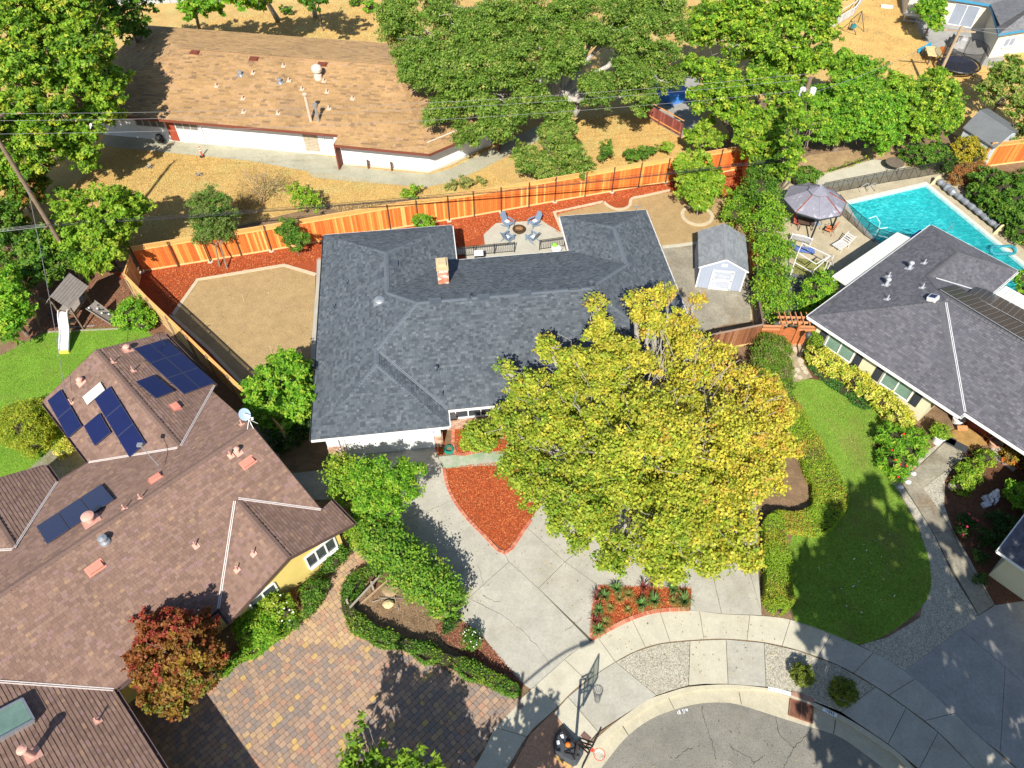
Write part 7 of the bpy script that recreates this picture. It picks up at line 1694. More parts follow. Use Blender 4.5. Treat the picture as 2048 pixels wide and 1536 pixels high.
MB().tube([pb3, pb3 + e3 * 6.6], [.16, .12], 10).build('pole', mat('pale_pole_wood', (0.38, 0.28, 0.18), 0.9, 0.2, 3), pole3)
MB().bar(pb3 + e3 * 6.2 + np.array((-1.3, .2, 0)), pb3 + e3 * 6.2 + np.array((1.3, -.2, 0)), .1).build('crossarm', mat('pale_pole_wood'), pole3)
mt_wire = mat('aluminium_wire', (0.22, 0.22, 0.23), 0.5, 0, 1, 0, 1); mt_cable = mat('black_cable', (0.03, 0.03, 0.035), 0.6, 0, 1, 0, 1)
def wire(p, q, sag, r, m, label, group):
    p, q = np.array(p), np.array(q); P = [p + (q - p) * t - e3 * sag * 4 * t * (1 - t) for t in np.linspace(0, 1, 25)]
    return tag(MB().tube(P, r, 5, cap=False).build('overhead_wire', m), label, 'wire', group)
for i, s in enumerate((-1.15, .35, 1.15)):
    wire(pb + e3 * 12.1 + cr * s, pb2 + e3 * 10.5 + np.array((0, s * .9, 0)), 0.7, .009, mt_wire, ('lowest', 'middle', 'highest')[i] + ' of the three thin wires crossing the tan roof', 'thin wires over the tan roof')
    wire(pb + e3 * 12.1 + cr * s, pb + e3 * 12.1 + cr * s + np.array((-30, -6, 0)), 0.4, .009, mt_wire, 'thin wire leaving the left pole, ' + ('lowest', 'middle', 'highest')[i], 'thin wires left of the pole')
for i, (z, s, r) in enumerate(((4.7, .0, .028), (4.5, .3, .02), (5.0, -.3, .016), (4.85, .1, .014))):
    wire(pb + e3 * z + cr * s, pb2 + e3 * (z - .3) + np.array((0, s, 0)), 0.5, r, mt_cable, ('thickest', 'second thickest', 'third', 'thinnest')[i] + ' of the cables above the orange fence', 'cables above the orange fence')
    wire(pb + e3 * z + cr * s, pb + e3 * (z) + cr * s + np.array((-30, -4, 0)), 0.4, r * .6, mt_wire, 'cable left of the pole, ' + ('thickest', 'second thickest', 'third', 'thinnest')[i], 'cables left of the pole')
wire(pb + e3 * 7.6, B(0.5, 35.5, 3.6), 0.3, .014, mt_wire, 'service wire from the left pole down to the brown roof', None)
for i in range(2): wire(pb3 + e3 * 6.3 + np.array((1.2 - 2.2 * i, 0, 0)), pb3 + np.array((40, -18 + 20 * i, 8)), .4, .016, mt_wire, 'wire from the right pole, ' + ('nearer' if i == 0 else 'farther'), None)
wire(pb3 + e3 * 6.3, pb2 + e3 * 9.5, .4, .014, mt_wire, 'wire between the two right hand poles', None)
sl0 = G(1160, 1306)
# street lamp across the street (just below the picture): its shadow falls on the drive
lb = G(1045, 1372) + np.array((-.139, -1.13, 0)) * 0
lamp_h = 8.0; lamp_base = G(1045, 1345) + np.array((-.155 * lamp_h * 1.0, -1.128 * lamp_h, 0))
sl_t = thing('street_lamp', lamp_base, 'street lamp standing across the street, just out of the picture', 'street lamp')
MB().tube([lamp_base, lamp_base + e3 * lamp_h], [.1, .07], 10).build('pole', mt_galv, sl_t)
tip = G(1162, 1306) - G(1045, 1345); q = [lamp_base + e3 * (lamp_h - .5) + tip * t + e3 * (.9 * math.sin(t * 1.6)) for t in np.linspace(0, 1, 9)]
MB().tube(q, .045, 8).build('arm', mt_galv, sl_t); MB().tube([q[-1] - tip / np.linalg.norm(tip) * .1, q[-1] + tip / np.linalg.norm(tip) * .6], [.12, .09], 10).build('lamp_head', mt_galv, sl_t)

# ------------------------------------------------------------------ things in the back yards
cn = thing('traffic_delineator', G(405, 313), 'orange traffic post with white bands on a black base, by the walk', 'traffic post')
MB().lathe(G(405, 313), [(.24, 0), (.22, .06), (.08, .1)], 8).build('base', mt_black, cn); MB().lathe(G(405, 313), [(.07, .08), (.06, .6), (.05, .95), (.01, .97)], 12).build('tube', mat('fluorescent_orange', (0.85, 0.10, 0.03), 0.6), cn)
for z in (.55, .75): MB().lathe(G(405, 313) + e3 * z, [(.066, 0), (.064, .1)], 12).build('band', mt_white, cn)
for i, (px, py) in enumerate(((300, 336), (398, 352))):
    c = G(px, py); b = MB()
    for k_ in range(5): a = random.uniform(0, 6); b.bar(c + np.array((.3 * math.cos(a), .2 * math.sin(a), .05)), c - np.array((.2 * math.cos(a), .3 * math.sin(a), -.3)), .12, .06)
    tag(b.build('rubble_pile', mt_gw), 'small heap of ' + ('dark' if i == 0 else 'pale') + ' rubble on the dry grass', 'rubble')
wl4 = T(-38.5, 51.0); tag(MB().lathe(wl4, [(.3, 0), (.32, .5), (.2, .7), (.02, .75)], 12).build('dark_bin', mt_black), 'dark round bin against the white wall in tree shade', 'bin')
sp4 = G(858, 323); tag(MB().lathe(sp4, [(.2, 0), (.22, .25), (.1, .4), (.01, .42)], 10).build('wall_lamp_box', mt_dgrey), 'small dark box at the corner of the white wall', 'box')
# driveway light mast behind the long building
ms = thing('flood_light_mast', G(647, 62), 'slim mast with white flood lights at the top edge', 'light mast')
MB().tube([G(647, 62), G(647, 62) + e3 * 3.2], .05, 8).build('pole', mt_dgrey, ms); MB().box(G(647, 62) + e3 * 3.3, (.5, .3, .3)).build('lamp', mt_white2, ms)
# top right garden: swing set, slide, trampoline, table
sg = thing('small_swing_set', G(1715, 60), 'small metal swing set on the dry grass at the top', 'swing set')
q0, q1 = G(1706, 55), G(1726, 63); 
MB().tube([G(1695, 60), G(1702, 40, 2.0), G(1712, 70)], .04, 6).build('side_frame', mt_dgrey, sg); MB().tube([G(1716, 45), G(1724, 22, 2.0), G(1728, 64)], .04, 6).build('side_frame', mt_dgrey, sg)
MB().tube([G(1702, 40, 2.0), G(1724, 22, 2.0)], .04, 6).build('top_rail', mt_dgrey, sg); c = G(1707, 52, .6); MB().box(c, (.5, .4, .3)).tube([c, G(1710, 34, 2.0)], .015, 5).build('swing', mat('teal_plastic', (0.03, 0.22, 0.24), 0.5), sg)
sd2 = thing('play_slide', G(1850, 98), 'small blue plastic slide with a tan platform beside the trampoline', 'slide')
a_, b2 = G(1862, 90, .9), G(1836, 103, .08); d = (b2 - a_); nn = np.array((-d[1], d[0], 0)); nn /= np.linalg.norm(nn)
b = MB(); b.bar(a_, b2, .5, .05); b.bar(a_ + nn * .27 + e3 * .08, b2 + nn * .27 + e3 * .08, .05, .18); b.bar(a_ - nn * .27 + e3 * .08, b2 - nn * .27 + e3 * .08, .05, .18); b.build('chute', mat('bright_blue_plastic', (0.02, 0.30, 0.50), 0.5), sd2)
MB().box(G(1868, 103, .9), (1.4, 2.0, .08), a=-.2).build('platform', mat('tan_plastic', (0.62, 0.48, 0.24), 0.6), sd2)
for i, j in ((-.6, -.9), (.6, -.9), (.6, .9), (-.6, .9)): c = G(1868, 103, .9); MB().bar((c[0] + i, c[1] + j, 0), (c[0] + i, c[1] + j, .9), .08).build('leg', mt_dgrey, sd2)
tag(MB().lathe(G(1881, 109), [(.35, 0), (.4, .3), (.3, .7), (.05, .75)], 12).build('orange_toy', mat('orange_plastic', (0.7, 0.2, 0.04), 0.5)), 'rounded orange plastic toy next to the tan platform', 'toy')
tc_ = G(1911, 143); tr_r = 1.9
tm = thing('trampoline', tc_, 'round trampoline with black safety net at the top right', 'trampoline')
MB().lathe(tc_ + e3 * .75, [(.01, 0), (tr_r - .25, .0), (tr_r - .25, .02), (.01, .03)], 28).build('mat', mat('navy_mat', (0.02, 0.03, 0.065), 0.7), tm)
MB().tube([tc_ + np.array((tr_r * math.cos(a), tr_r * math.sin(a), .78)) for a in np.linspace(0, 6.2832, 29)[:-1]], .09, 6, close=True).build('frame', mt_black, tm)
for i in range(6):
    a, a2 = 6.2832 * i / 6, 6.2832 * (i + 1) / 6; c = tc_ + np.array((tr_r * math.cos(a), tr_r * math.sin(a), 0)); MB().tube([c, c + e3 * 2.6], .03, 6).build('net_pole', mt_black, tm)
    P = [tc_ + np.array((tr_r * math.cos(x), tr_r * math.sin(x), 0)) for x in np.linspace(a, a2, 5)]; V = [p + e3 * .8 for p in P] + [p + e3 * 2.55 for p in P]
    MB().add(V, [(k_, k_ + 1, k_ + 6, k_ + 5) for k_ in range(4)]).build('net', mt_mesh, tm)
    MB().tube([p + e3 * 2.56 for p in P], .025, 5).build('top_rail', mt_black, tm)
tb = thing('picnic_table', G(1818, 42), 'grey picnic table with benches in the shade of the small tree', 'table')
c = G(1818, 44); MB().box(c + e3 * .75, (1.6, .75, .05), a=-.3).build('table_top', mt_galv, tb)
for s in (-.7, .7): MB().box(c + np.array((s * .25, s, .42)), (1.6, .28, .05), a=-.3).build('bench', mt_galv, tb); MB().box(c + np.array((s * .8, -s * .25, .37)), (.08, .6, .74), a=-.3).build('leg', mt_galv, tb)
tag(MB().bar(G(1762, 12, .1), G(1785, 14, .1), .5, .2).build('white_box', mt_white), 'flat white panel lying on the dry grass, top edge', 'panel')
for i, (px, py) in enumerate(((1899, 92), (1922, 95), (1908, 100), (1985, 105))):
    tag(MB().box(G(px, py) + e3 * .4, (.6, .6, .8), a=px).box(G(px, py) + e3 * .95, (.5, .1, .4), a=px).build('outdoor_seat', (mt_dgrey, mt_white2, mt_white2, mat('brown_metal'))[i]),
        ('dark seat', 'white framed seat', 'low white framed seat', 'brown seat against the cream wall')[i] + (' on the concrete beside the trampoline' if i < 3 else ''), 'chair')
bt = G(1340, 195); tag(MB().box(bt + e3 * 1.0, (2.2, 3.0, .1), a=.4).box(bt + e3 * .5, (1.9, 2.6, .9), a=.4).build('covered_trailer', mat('bright_blue_tarp', (0.04, 0.20, 0.60), 0.5, 0.2, 2)), 'bright blue tarpaulin cover glimpsed between the oak and the tall trees', 'tarpaulin')
sheet('back_parking', [GP([(1300, 150), (1400, 150), (1400, 260), (1362, 275), (1288, 232)])], 0.03, mt_conc4)

# ------------------------------------------------------------------ garden at the right: statue, pots, mats
stt = thing('garden_statue', G(1978, 1000), 'pale stone statue of a seated figure in the shaded flower bed', 'statue')
c = G(1978, 1000); mst = mat('pale_stone', (0.62, 0.62, 0.66), 0.8, 0.1, 4)
MB().box(c + e3 * .12, (.7, .5, .24), a=.3).box(c + np.array((-.35, -.35, .1)), (.45, .3, .2), a=.3).build('plinth', mst, stt)
MB().tube([c + e3 * .24, c + np.array((.02, .02, .5)), c + np.array((.0, .05, .72)), c + np.array((-.02, .03, .82))], [.24, .2, .15, .06], 12).tube([c + np.array((.12, .05, .35)), c + np.array((.1, -.3, .42)), c + np.array((.08, -.36, .1))], [.1, .08, .06], 8).tube([c + np.array((-.12, .05, .35)), c + np.array((-.14, -.3, .42)), c + np.array((-.16, -.36, .1))], [.1, .08, .06], 8) \
    .tube([c + np.array((.16, .03, .7)), c + np.array((.28, -.08, .5)), c + np.array((.12, -.22, .46))], [.06, .05, .04], 8).tube([c + np.array((-.16, .03, .7)), c + np.array((-.28, -.08, .5)), c + np.array((-.1, -.22, .46))], [.06, .05, .04], 8) \
    .lathe(c + np.array((-.02, .02, .8)), [(.03, 0), (.1, .06), (.115, .14), (.09, .22), (.01, .26)], 12).build('figure', mst, stt, smooth=True)
def pot(px, py, r, h, m, label, name='flower_pot', plant=None):
    t = thing(name, G(px, py), label, 'plant pot'); MB().lathe(G(px, py), [(r * .7, 0), (r, h), (r * 1.08, h), (r * 1.08, h + .04), (r * .9, h + .04), (r * .85, h - .05), (.01, h - .05)], 16).build('pot', m, t); return t
pot(1872, 884, .32, .55, mt_white, 'square white planter with a round green shrub by the entry walk', 'white_planter')
pot(1912, 845, .34, .4, mt_white, 'white bowl planter with bare twigs beside the porch post')
pot(1985, 893, .36, .45, mat('pale_terracotta', (0.55, 0.32, 0.22), 0.8), 'large terracotta bowl at the edge of the flagstone porch')
pot(1998, 880, .2, .3, mat('pale_terracotta'), 'small terracotta pot behind the large terracotta bowl')
rock('pale_garden_rock', 1992, 902, .35, (0.42, 0.36, 0.32), 'flat grey pink rock beside the terracotta bowl')
rock('garden_rock', 1903, 975, .3, (0.35, 0.30, 0.28), 'rounded pinkish rock in the flower bed edge near the walk')
for i, (px, py) in enumerate(((1826, 948), (1815, 965), (1800, 975))): rock('white_rock', px, py, .18, (0.55, 0.56, 0.58), 'white cobble at the walk edge below the leafy clump, ' + ('topmost', 'middle', 'lowest')[i] + ' of three', 'white cobbles')
por = sheet('flagstone_porch', [GP([(1905, 862), (1935, 850), (1975, 890), (1940, 905), (1890, 870)])], 0.06, mat('golden_flagstone', (0.36, 0.22, 0.08), 0.5, 0.3, 2.5, 0.2, 12))
for i, (px, py, l) in enumerate(((1912, 889, 1.3), (1899, 880, .7))): tag(MB().box(G(px, py, .07), (l, .55, .03), a=-.65).build('door_mat', mt_dgrey), ('larger' if i == 0 else 'smaller') + ' dark grey door mat at the end of the entry walk', 'door mat')
hc2 = thing('red_garden_chair', G(1975, 880), 'red brown wooden chair under the eave on the porch', 'chair'); MB().box(G(1975, 880) + e3 * .4, (.5, .5, .05), a=.7).build('seat', mt_cedar, hc2)
MB().box(G(1975, 880) + np.array((.1, .25, .7)), (.5, .05, .6), a=.7).build('backrest', mt_cedar, hc2)
for i, j in ((-.2, -.2), (.2, -.2), (.2, .2), (-.2, .2)): MB().box(G(1975, 880) + np.array((i, j, .2)), (.05, .05, .4)).build('leg', mt_cedar, hc2)
ws_ = thing('wooden_sign', G(1920, 862), 'small orange timber board leaning by the porch', 'board'); MB().box(G(1920, 862) + e3 * .3, (.6, .3, .05), M=Matrix.Rotation(.6, 3, 'X')).build('board', mat('orange_timber', (0.50, 0.20, 0.08), 0.8), ws_)
bn3 = MB().bar(G(2030, 940, .1), G(1990, 912, .1), .2, .2); tag(bn3.build('stone_edge', mat('grey_stone', (0.3, 0.3, 0.31), 0.9)), kind='structure')

# ================================================================== PLANTS
NLEAF = [0]
mt_bark_ = mat('tree_bark', (0.20, 0.155, 0.115), 0.9, 0.3, 4, 0.3, 25, 0.4, 30)
mt_barkp = mat('pale_grey_bark', (0.30, 0.275, 0.24), 0.9, 0.35, 3, 0.3, 20, 0.3, 30)
def sphere_dirs(n, up=0.25):
    d = RNG.normal(size=(n, 3)); d /= np.linalg.norm(d, axis=1)[:, None]; d[:, 2] += up; d /= np.linalg.norm(d, axis=1)[:, None]; return d
def leaves_from(C, N, size, asp, pal, cidx, jit=0.16, flat=0.75):
    """C leaf centres, N preferred normals, pal (k,3), cidx colour index per leaf"""
    n = len(C); nr = N + RNG.normal(0, flat, (n, 3)); nr /= np.linalg.norm(nr, axis=1)[:, None]
    r = RNG.normal(size=(n, 3)); U = np.cross(nr, r); U /= np.linalg.norm(U, axis=1)[:, None]; W = np.cross(nr, U)
    s = size * RNG.uniform(0.6, 1.3, n)[:, None]; NLEAF[0] += n
    t = np.array(pal)[cidx] * RNG.uniform(1 - jit, 1 + jit, (n, 1)) * RNG.uniform(0.93, 1.07, (n, 3))
    return C, U * s, W * s * asp, t
def world_blobs(blobs):
    out = []
    for b in blobs:
        px, py, z, r = b[:4]; q = b[4] if len(b) > 4 else 0.8
        c = G(px, py, z); out.append((c, r / ppm(px, py, z), q))
    return out
def crown(WB, dens, leaf, asp, pal, clump=0.45, cull=0.0, up=0.25, shell=(0.45, 1.02), pw=None, zmin=0.12, n_per=26, spread=None, jit=0.16, pidx=None, sub=0, fill=.55, kr=(.27, .5)):
    if sub:
        W2 = []
        for c, r, q in WB:
            if r < .7: W2.append((c, r, q)); continue
            for d in sphere_dirs(sub, .35): k = RNG.uniform(*kr); W2.append((c + d * r * RNG.uniform(.55, .8) * np.array((1, 1, q)), r * k, .8))
            W2.append((c - (0, 0, r * .12), r * fill, q * .85))
        WB = W2; shell = (.3, 1.05); clump *= .62
    CC = []; NN = []; II = []
    pal = np.array(pal); k = len(pal); pw = np.array(pw if pw else [1] * k, float); pw /= pw.sum()
    for bi, (c, r, q) in enumerate(WB):
        area = 4 * math.pi * r * r * (0.4 + 0.6 * q) * 0.75
        n = int(dens * area / (2 * leaf * leaf * asp)); nc = max(3, int(n / n_per))
        d = sphere_dirs(nc, up); rad = r * (shell[0] + (shell[1] - shell[0]) * RNG.random(nc) ** 0.6)
        lump = 1 + 0.13 * np.sin(d[:, 0] * 5 + bi) * np.cos(d[:, 1] * 4 + 2 * bi) + 0.1 * np.sin(d[:, 2] * 7 + bi * 1.7)
        cc = c + d * (rad * lump)[:, None] * np.array((1, 1, q))
        ci = RNG.choice(k, nc, p=pw) if pidx is None else np.array([pidx(bi, x) for x in cc])
        idx = np.repeat(np.arange(nc), n_per)
        sp = spread or clump * (0.45 + 0.12 * min(r, 4))
        off = np.clip(RNG.normal(0, 1, (len(idx), 3)), -1.5, 1.5) * np.array((sp, sp, sp * 0.55))
        P = cc[idx] + off; N = d[idx] * 0.6 + np.array((0, -0.1, 0.75))
        i2 = ci[idx].copy(); sw = RNG.random(len(i2)) < 0.22; i2[sw] = RNG.choice(k, sw.sum(), p=pw) if pidx is None else i2[sw]
        m = P[:, 2] > zmin
        CC.append(P[m]); NN.append(N[m]); II.append(i2[m])
    return leaves_from(np.vstack(CC), np.vstack(NN), leaf, asp, pal, np.concatenate(II), jit)
def limb(b, p, q, r0, r1, wob=0.25, n=6):
    p, q = np.array(p), np.array(q); L = np.linalg.norm(q - p); P = [p]
    for i in range(1, n): t = i / n; P.append(p + (q - p) * t + RNG.normal(0, wob * L * 0.06, 3) + e3 * math.sin(t * 3.14) * L * 0.05)
    P.append(q); b.tube(P, [r0 + (r1 - r0) * (i / n) ** 0.8 for i in range(n + 1)], 7); return P
def tree(name, label, cat, group, pal, blobs, leaf=0.11, asp=0.6, dens=1.6, base=None, tr=0.16, bark=None, twigs=30, trunks=1, pw=None, mat_=None, sub=9, tri=True, **kw):
    WB = world_blobs(blobs); w = np.array([r * r for _, r, _ in WB]); cen = sum(c * a for (c, _, _), a in zip(WB, w)) / w.sum()
    b0 = np.array([cen[0], cen[1], 0.0]) if base is None else (G(*base) if len(base) == 2 else np.array(base, float))
    root = thing(name, b0, label, cat, group); b = MB(); zl_ = min(c[2] for c, _, _ in WB) * 0.55
    for k in range(trunks):
        bb = b0 + (np.array((math.cos(k * 2.4), math.sin(k * 2.4), 0)) * 0.35 if trunks > 1 else 0)
        fork = bb + (cen - bb) * np.array((0.3, 0.3, 0)) + e3 * max(zl_, 0.5)
        b.tube([bb - e3 * 0.05, bb + (fork - bb) * .5 + RNG.normal(0, .05, 3) * tr * 4, fork], [tr * 1.25, tr, tr * .85], 9)
        for i, (c, r, q) in enumerate(WB):
            if trunks > 1 and i % trunks != k: continue
            P = limb(b, fork, c, tr * .7, tr * .22, 0.6)
            for _ in range(max(2, int(twigs * r * r / w.sum()))):
                s = P[random.randrange(2, len(P))]; d = sphere_dirs(1, .3)[0]; limb(b, s, c + d * r * np.array((1, 1, q)) * random.uniform(.75, 1.0), min(tr * .2, .04), .008, 1.4, 4)
    b.build('trunk', bark or mt_bark_, root)
    C, U, W, t = crown(WB, dens, leaf, asp, pal, pw=pw, sub=sub, **kw)
    quads_mesh('crown', C, U, W, mat_ or mt_leaf, t, root, tri)
    return root
def shrub(name, label, cat, group, pal, blobs, leaf=0.06, asp=0.6, dens=1.8, core=True, flowers=None, pw=None, corecol=(0.05, 0.055, 0.02), **kw):
    WB = world_blobs(blobs); c0 = WB[0][0]; root = thing(name, (c0[0], c0[1], 0), label, cat, group); b = MB()
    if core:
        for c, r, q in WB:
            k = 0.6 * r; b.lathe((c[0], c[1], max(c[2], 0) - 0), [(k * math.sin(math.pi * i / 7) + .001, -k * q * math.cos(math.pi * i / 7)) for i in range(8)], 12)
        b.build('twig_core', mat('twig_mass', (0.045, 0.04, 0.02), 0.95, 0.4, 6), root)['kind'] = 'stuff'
    kw.setdefault('shell', (0.78, 1.0)); kw.setdefault('clump', 0.2)
    C, U, W, t = crown(WB, dens, leaf, asp, pal, pw=pw, zmin=0.03, **kw)
    quads_mesh('foliage', C, U, W, mt_leaf, t, root)
    if flowers:
        col, nf, fs = flowers; b = MB()
        for _ in range(nf):
            c, r, q = random.choice(WB); d = sphere_dirs(1, .8)[0]; p = c + d * r * np.array((1, 1, q)) * 1.03; b.lathe(p, [(fs * .3, 0), (fs, fs * .5), (fs * .5, fs), (.003, fs * .8)], 7)
        b.build('blossom', mat('petal_%d_%d' % (int(col[0] * 100), int(col[2] * 100)), col, 0.7), root)['kind'] = 'stuff'
    return root
def hedge(name, label, pal, path, w, h, leaf=0.05, asp=0.6, dens=2.0, group=None, cat='hedge', pw=None, lump=0.1, world=False, taper=0.0, round_=0.12):
    P = path if world else GP(path); X = np.array(smoothline(P, 5)); D = np.r_[0, np.cumsum(np.linalg.norm(np.diff(X, axis=0), axis=1))]; L = D[-1]
    root = thing(name, (X[0][0], X[0][1], 0), label, cat, group)
    wf = (lambda t: w) if not hasattr(w, '__len__') else (lambda t: np.interp(t, np.linspace(0, 1, len(w)), w))
    w_ = float(np.mean([wf(t) for t in np.linspace(0, 1, 9)]))
    n = int(dens * L * (w_ + 2 * h) / (2 * leaf * leaf * asp)); t = RNG.random(n) * L
    x = np.interp(t, D, X[:, 0]); y = np.interp(t, D, X[:, 1]); x2 = np.interp(np.minimum(t + .1, L), D, X[:, 0]); y2 = np.interp(np.minimum(t + .1, L), D, X[:, 1]); x1 = np.interp(t - .1, D, X[:, 0]); y1 = np.interp(t - .1, D, X[:, 1])
    T_ = np.column_stack([x2 - x1, y2 - y1]); T_ /= np.linalg.norm(T_, axis=1)[:, None] + 1e-9; Nn = np.column_stack([-T_[:, 1], T_[:, 0]])
    ww = np.array([wf(v) for v in t / L]); u = RNG.random(n) * (w_ + 2 * h); 
    endr = np.minimum(1, np.sqrt(np.clip(np.minimum(t, L - t) / (0.45 * w_), 0.03, 1))); ww = ww * endr
    top = (u > h) & (u < h + w_); left = u <= h
    s = np.where(top, (u - h) / w_ - .5, np.where(left, -.5, .5)); z = np.where(top, h, np.where(left, u, u - h - w_))
    edge = np.clip((np.abs(s) - .38) / .12, 0, 1); z = np.where(top, z - edge ** 2 * round_ * h, z)
    nz = lump * (np.sin(x * 3.1 + y * 1.7) + np.cos(y * 2.9 - x * 2.3)) + RNG.normal(0, leaf * .7, n)
    off = s * ww * (1 - taper * z / h) + np.where(top, 0, np.sign(s) * nz); z = z + np.where(top, nz, 0)
    C = np.column_stack([x + Nn[:, 0] * off, y + Nn[:, 1] * off, np.maximum(z, .03)])
    NN = np.column_stack([Nn[:, 0] * np.where(top, 0, np.sign(s)), Nn[:, 1] * np.where(top, 0, np.sign(s)), np.where(top, 1.0, 0.35)])
    pal = np.array(pal); k = len(pal); pw = np.array(pw if pw else [1] * k, float); pw /= pw.sum()
    f = np.sin(x * 1.9 + 1) * np.cos(y * 2.1) + RNG.normal(0, .8, n); ci = np.searchsorted(np.cumsum(pw), (np.argsort(np.argsort(f)) + .5) / n).clip(0, k - 1)
    Cq, U, W, tt = leaves_from(C, NN, leaf, asp, pal, ci)
    quads_mesh('foliage', Cq, U, W, mt_leaf, tt, root)
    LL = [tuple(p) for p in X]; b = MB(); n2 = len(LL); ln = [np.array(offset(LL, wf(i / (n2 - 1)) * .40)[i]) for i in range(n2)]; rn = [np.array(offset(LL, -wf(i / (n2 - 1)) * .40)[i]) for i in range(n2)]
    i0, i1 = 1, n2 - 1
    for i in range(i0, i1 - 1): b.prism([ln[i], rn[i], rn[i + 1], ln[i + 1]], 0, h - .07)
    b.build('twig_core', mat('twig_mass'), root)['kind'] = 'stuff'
    return root
def straps(name, px, py, r, h, n, pal, label, group=None, w=.02, cat='plant'):
    c = G(px, py); root = link(name, None) if False else None; V = []; F = []; T2 = []
    for i in range(n):
        a = random.uniform(0, 6.283); rr = r * random.uniform(.4, 1.1); hh = h * random.uniform(.6, 1.1); d = np.array((math.cos(a), math.sin(a), 0)); s = np.array((-d[1], d[0], 0)) * w; k = len(V)
        for t, z in ((0.03, 0), (.35, hh * .8), (.7, hh), (1.0, hh * random.uniform(.45, .9))): q = c + d * rr * t + e3 * z; wd = 1 - .8 * t; V += [q - s * wd, q + s * wd]
        F += [(k, k + 1, k + 3, k + 2), (k + 2, k + 3, k + 5, k + 4), (k + 4, k + 5, k + 7, k + 6)]; col = random.choice(pal); T2 += [tuple(x * random.uniform(.8, 1.2) for x in col)] * 3
    V = np.array(V) - np.array((c[0], c[1], 0)); o = link(name, raw_mesh(name, V, F, mt_grass, T2)); o.location = (c[0], c[1], 0)
    return tag(o, label, cat, group)
LIME = [(0.20, 0.36, 0.025), (0.27, 0.42, 0.035), (0.14, 0.28, 0.02), (0.36, 0.44, 0.05)]
BRIT = [(0.15, 0.35, 0.02), (0.21, 0.43, 0.03), (0.10, 0.25, 0.018), (0.32, 0.47, 0.045)]
MID = [(0.085, 0.20, 0.02), (0.12, 0.26, 0.025), (0.055, 0.14, 0.018), (0.17, 0.28, 0.035)]
OAK = [(0.13, 0.24, 0.03), (0.19, 0.31, 0.045), (0.09, 0.17, 0.022), (0.27, 0.36, 0.07), (0.34, 0.35, 0.09)]
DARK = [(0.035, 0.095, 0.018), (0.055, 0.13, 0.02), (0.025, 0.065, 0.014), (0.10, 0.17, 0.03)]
YEL = [(0.55, 0.48, 0.06), (0.43, 0.44, 0.05), (0.32, 0.39, 0.04), (0.20, 0.31, 0.03), (0.52, 0.33, 0.07), (0.36, 0.24, 0.08)]
def lemon(bi, x):
    p = RC @ (x - np.array((0, 0, CAM_H))); s = ((F_PX * p[0] / p[2]) - 200) / 420 - (F_PX * p[1] / p[2]) / 500 + random.gauss(.36, .45)
    return 3 if s < -.5 else 2 if s < .15 else 1 if s < .75 else 0 if s < 1.5 else 4
# --- the big sycamore over the front yard
tree('sycamore_tree', 'huge yellow and green sycamore spreading over the driveway and the house front', 'tree', None, YEL,
     [(1290, 890, 6.4, 150, .8), (1170, 850, 5.6, 110), (1420, 860, 5.8, 120), (1190, 990, 4.8, 105), (1330, 1040, 5.0, 105), (1450, 985, 4.8, 105), (1250, 740, 7.0, 80), (1300, 640, 7.6, 48), (1325, 590, 7.8, 32), (1270, 600, 7.5, 25),
      (1160, 745, 6.2, 68), (1100, 700, 6.0, 40), (1060, 780, 5.0, 55), (1510, 790, 5.0, 70), (1370, 720, 6.4, 75), (1440, 740, 5.8, 62), (1050, 880, 4.4, 62), (1040, 950, 4.0, 48), (1130, 1030, 3.9, 55), (1230, 1110, 3.8, 50), (1320, 1120, 3.8, 52),
      (1410, 1105, 4.0, 62), (1470, 1050, 4.2, 55), (1530, 880, 4.6, 62), (1530, 960, 4.2, 52), (1200, 660, 6.6, 38), (1355, 650, 6.6, 42), (1190, 610, 6.9, 24), (1390, 600, 6.6, 20), (965, 870, 2.6, 42), (1010, 830, 4.2, 34), (1010, 740, 5.2, 22), (1160, 1080, 3.6, 34), (1490, 1115, 3.6, 40), (1572, 890, 4.4, 36), (1560, 830, 4.6, 34), (1350, 1150, 3.2, 26), (1090, 960, 4.2, 44), (1120, 800, 5.4, 50), (1215, 700, 6.8, 40), (1060, 1000, 3.6, 26)],
     leaf=0.08, asp=.75, dens=1.15, base=(1290, 1010), tr=.42, bark=mt_barkp, twigs=420, clump=.42, n_per=14, sub=17, kr=(.17, .37), fill=.6, tri=False, jit=.28, pidx=lemon)
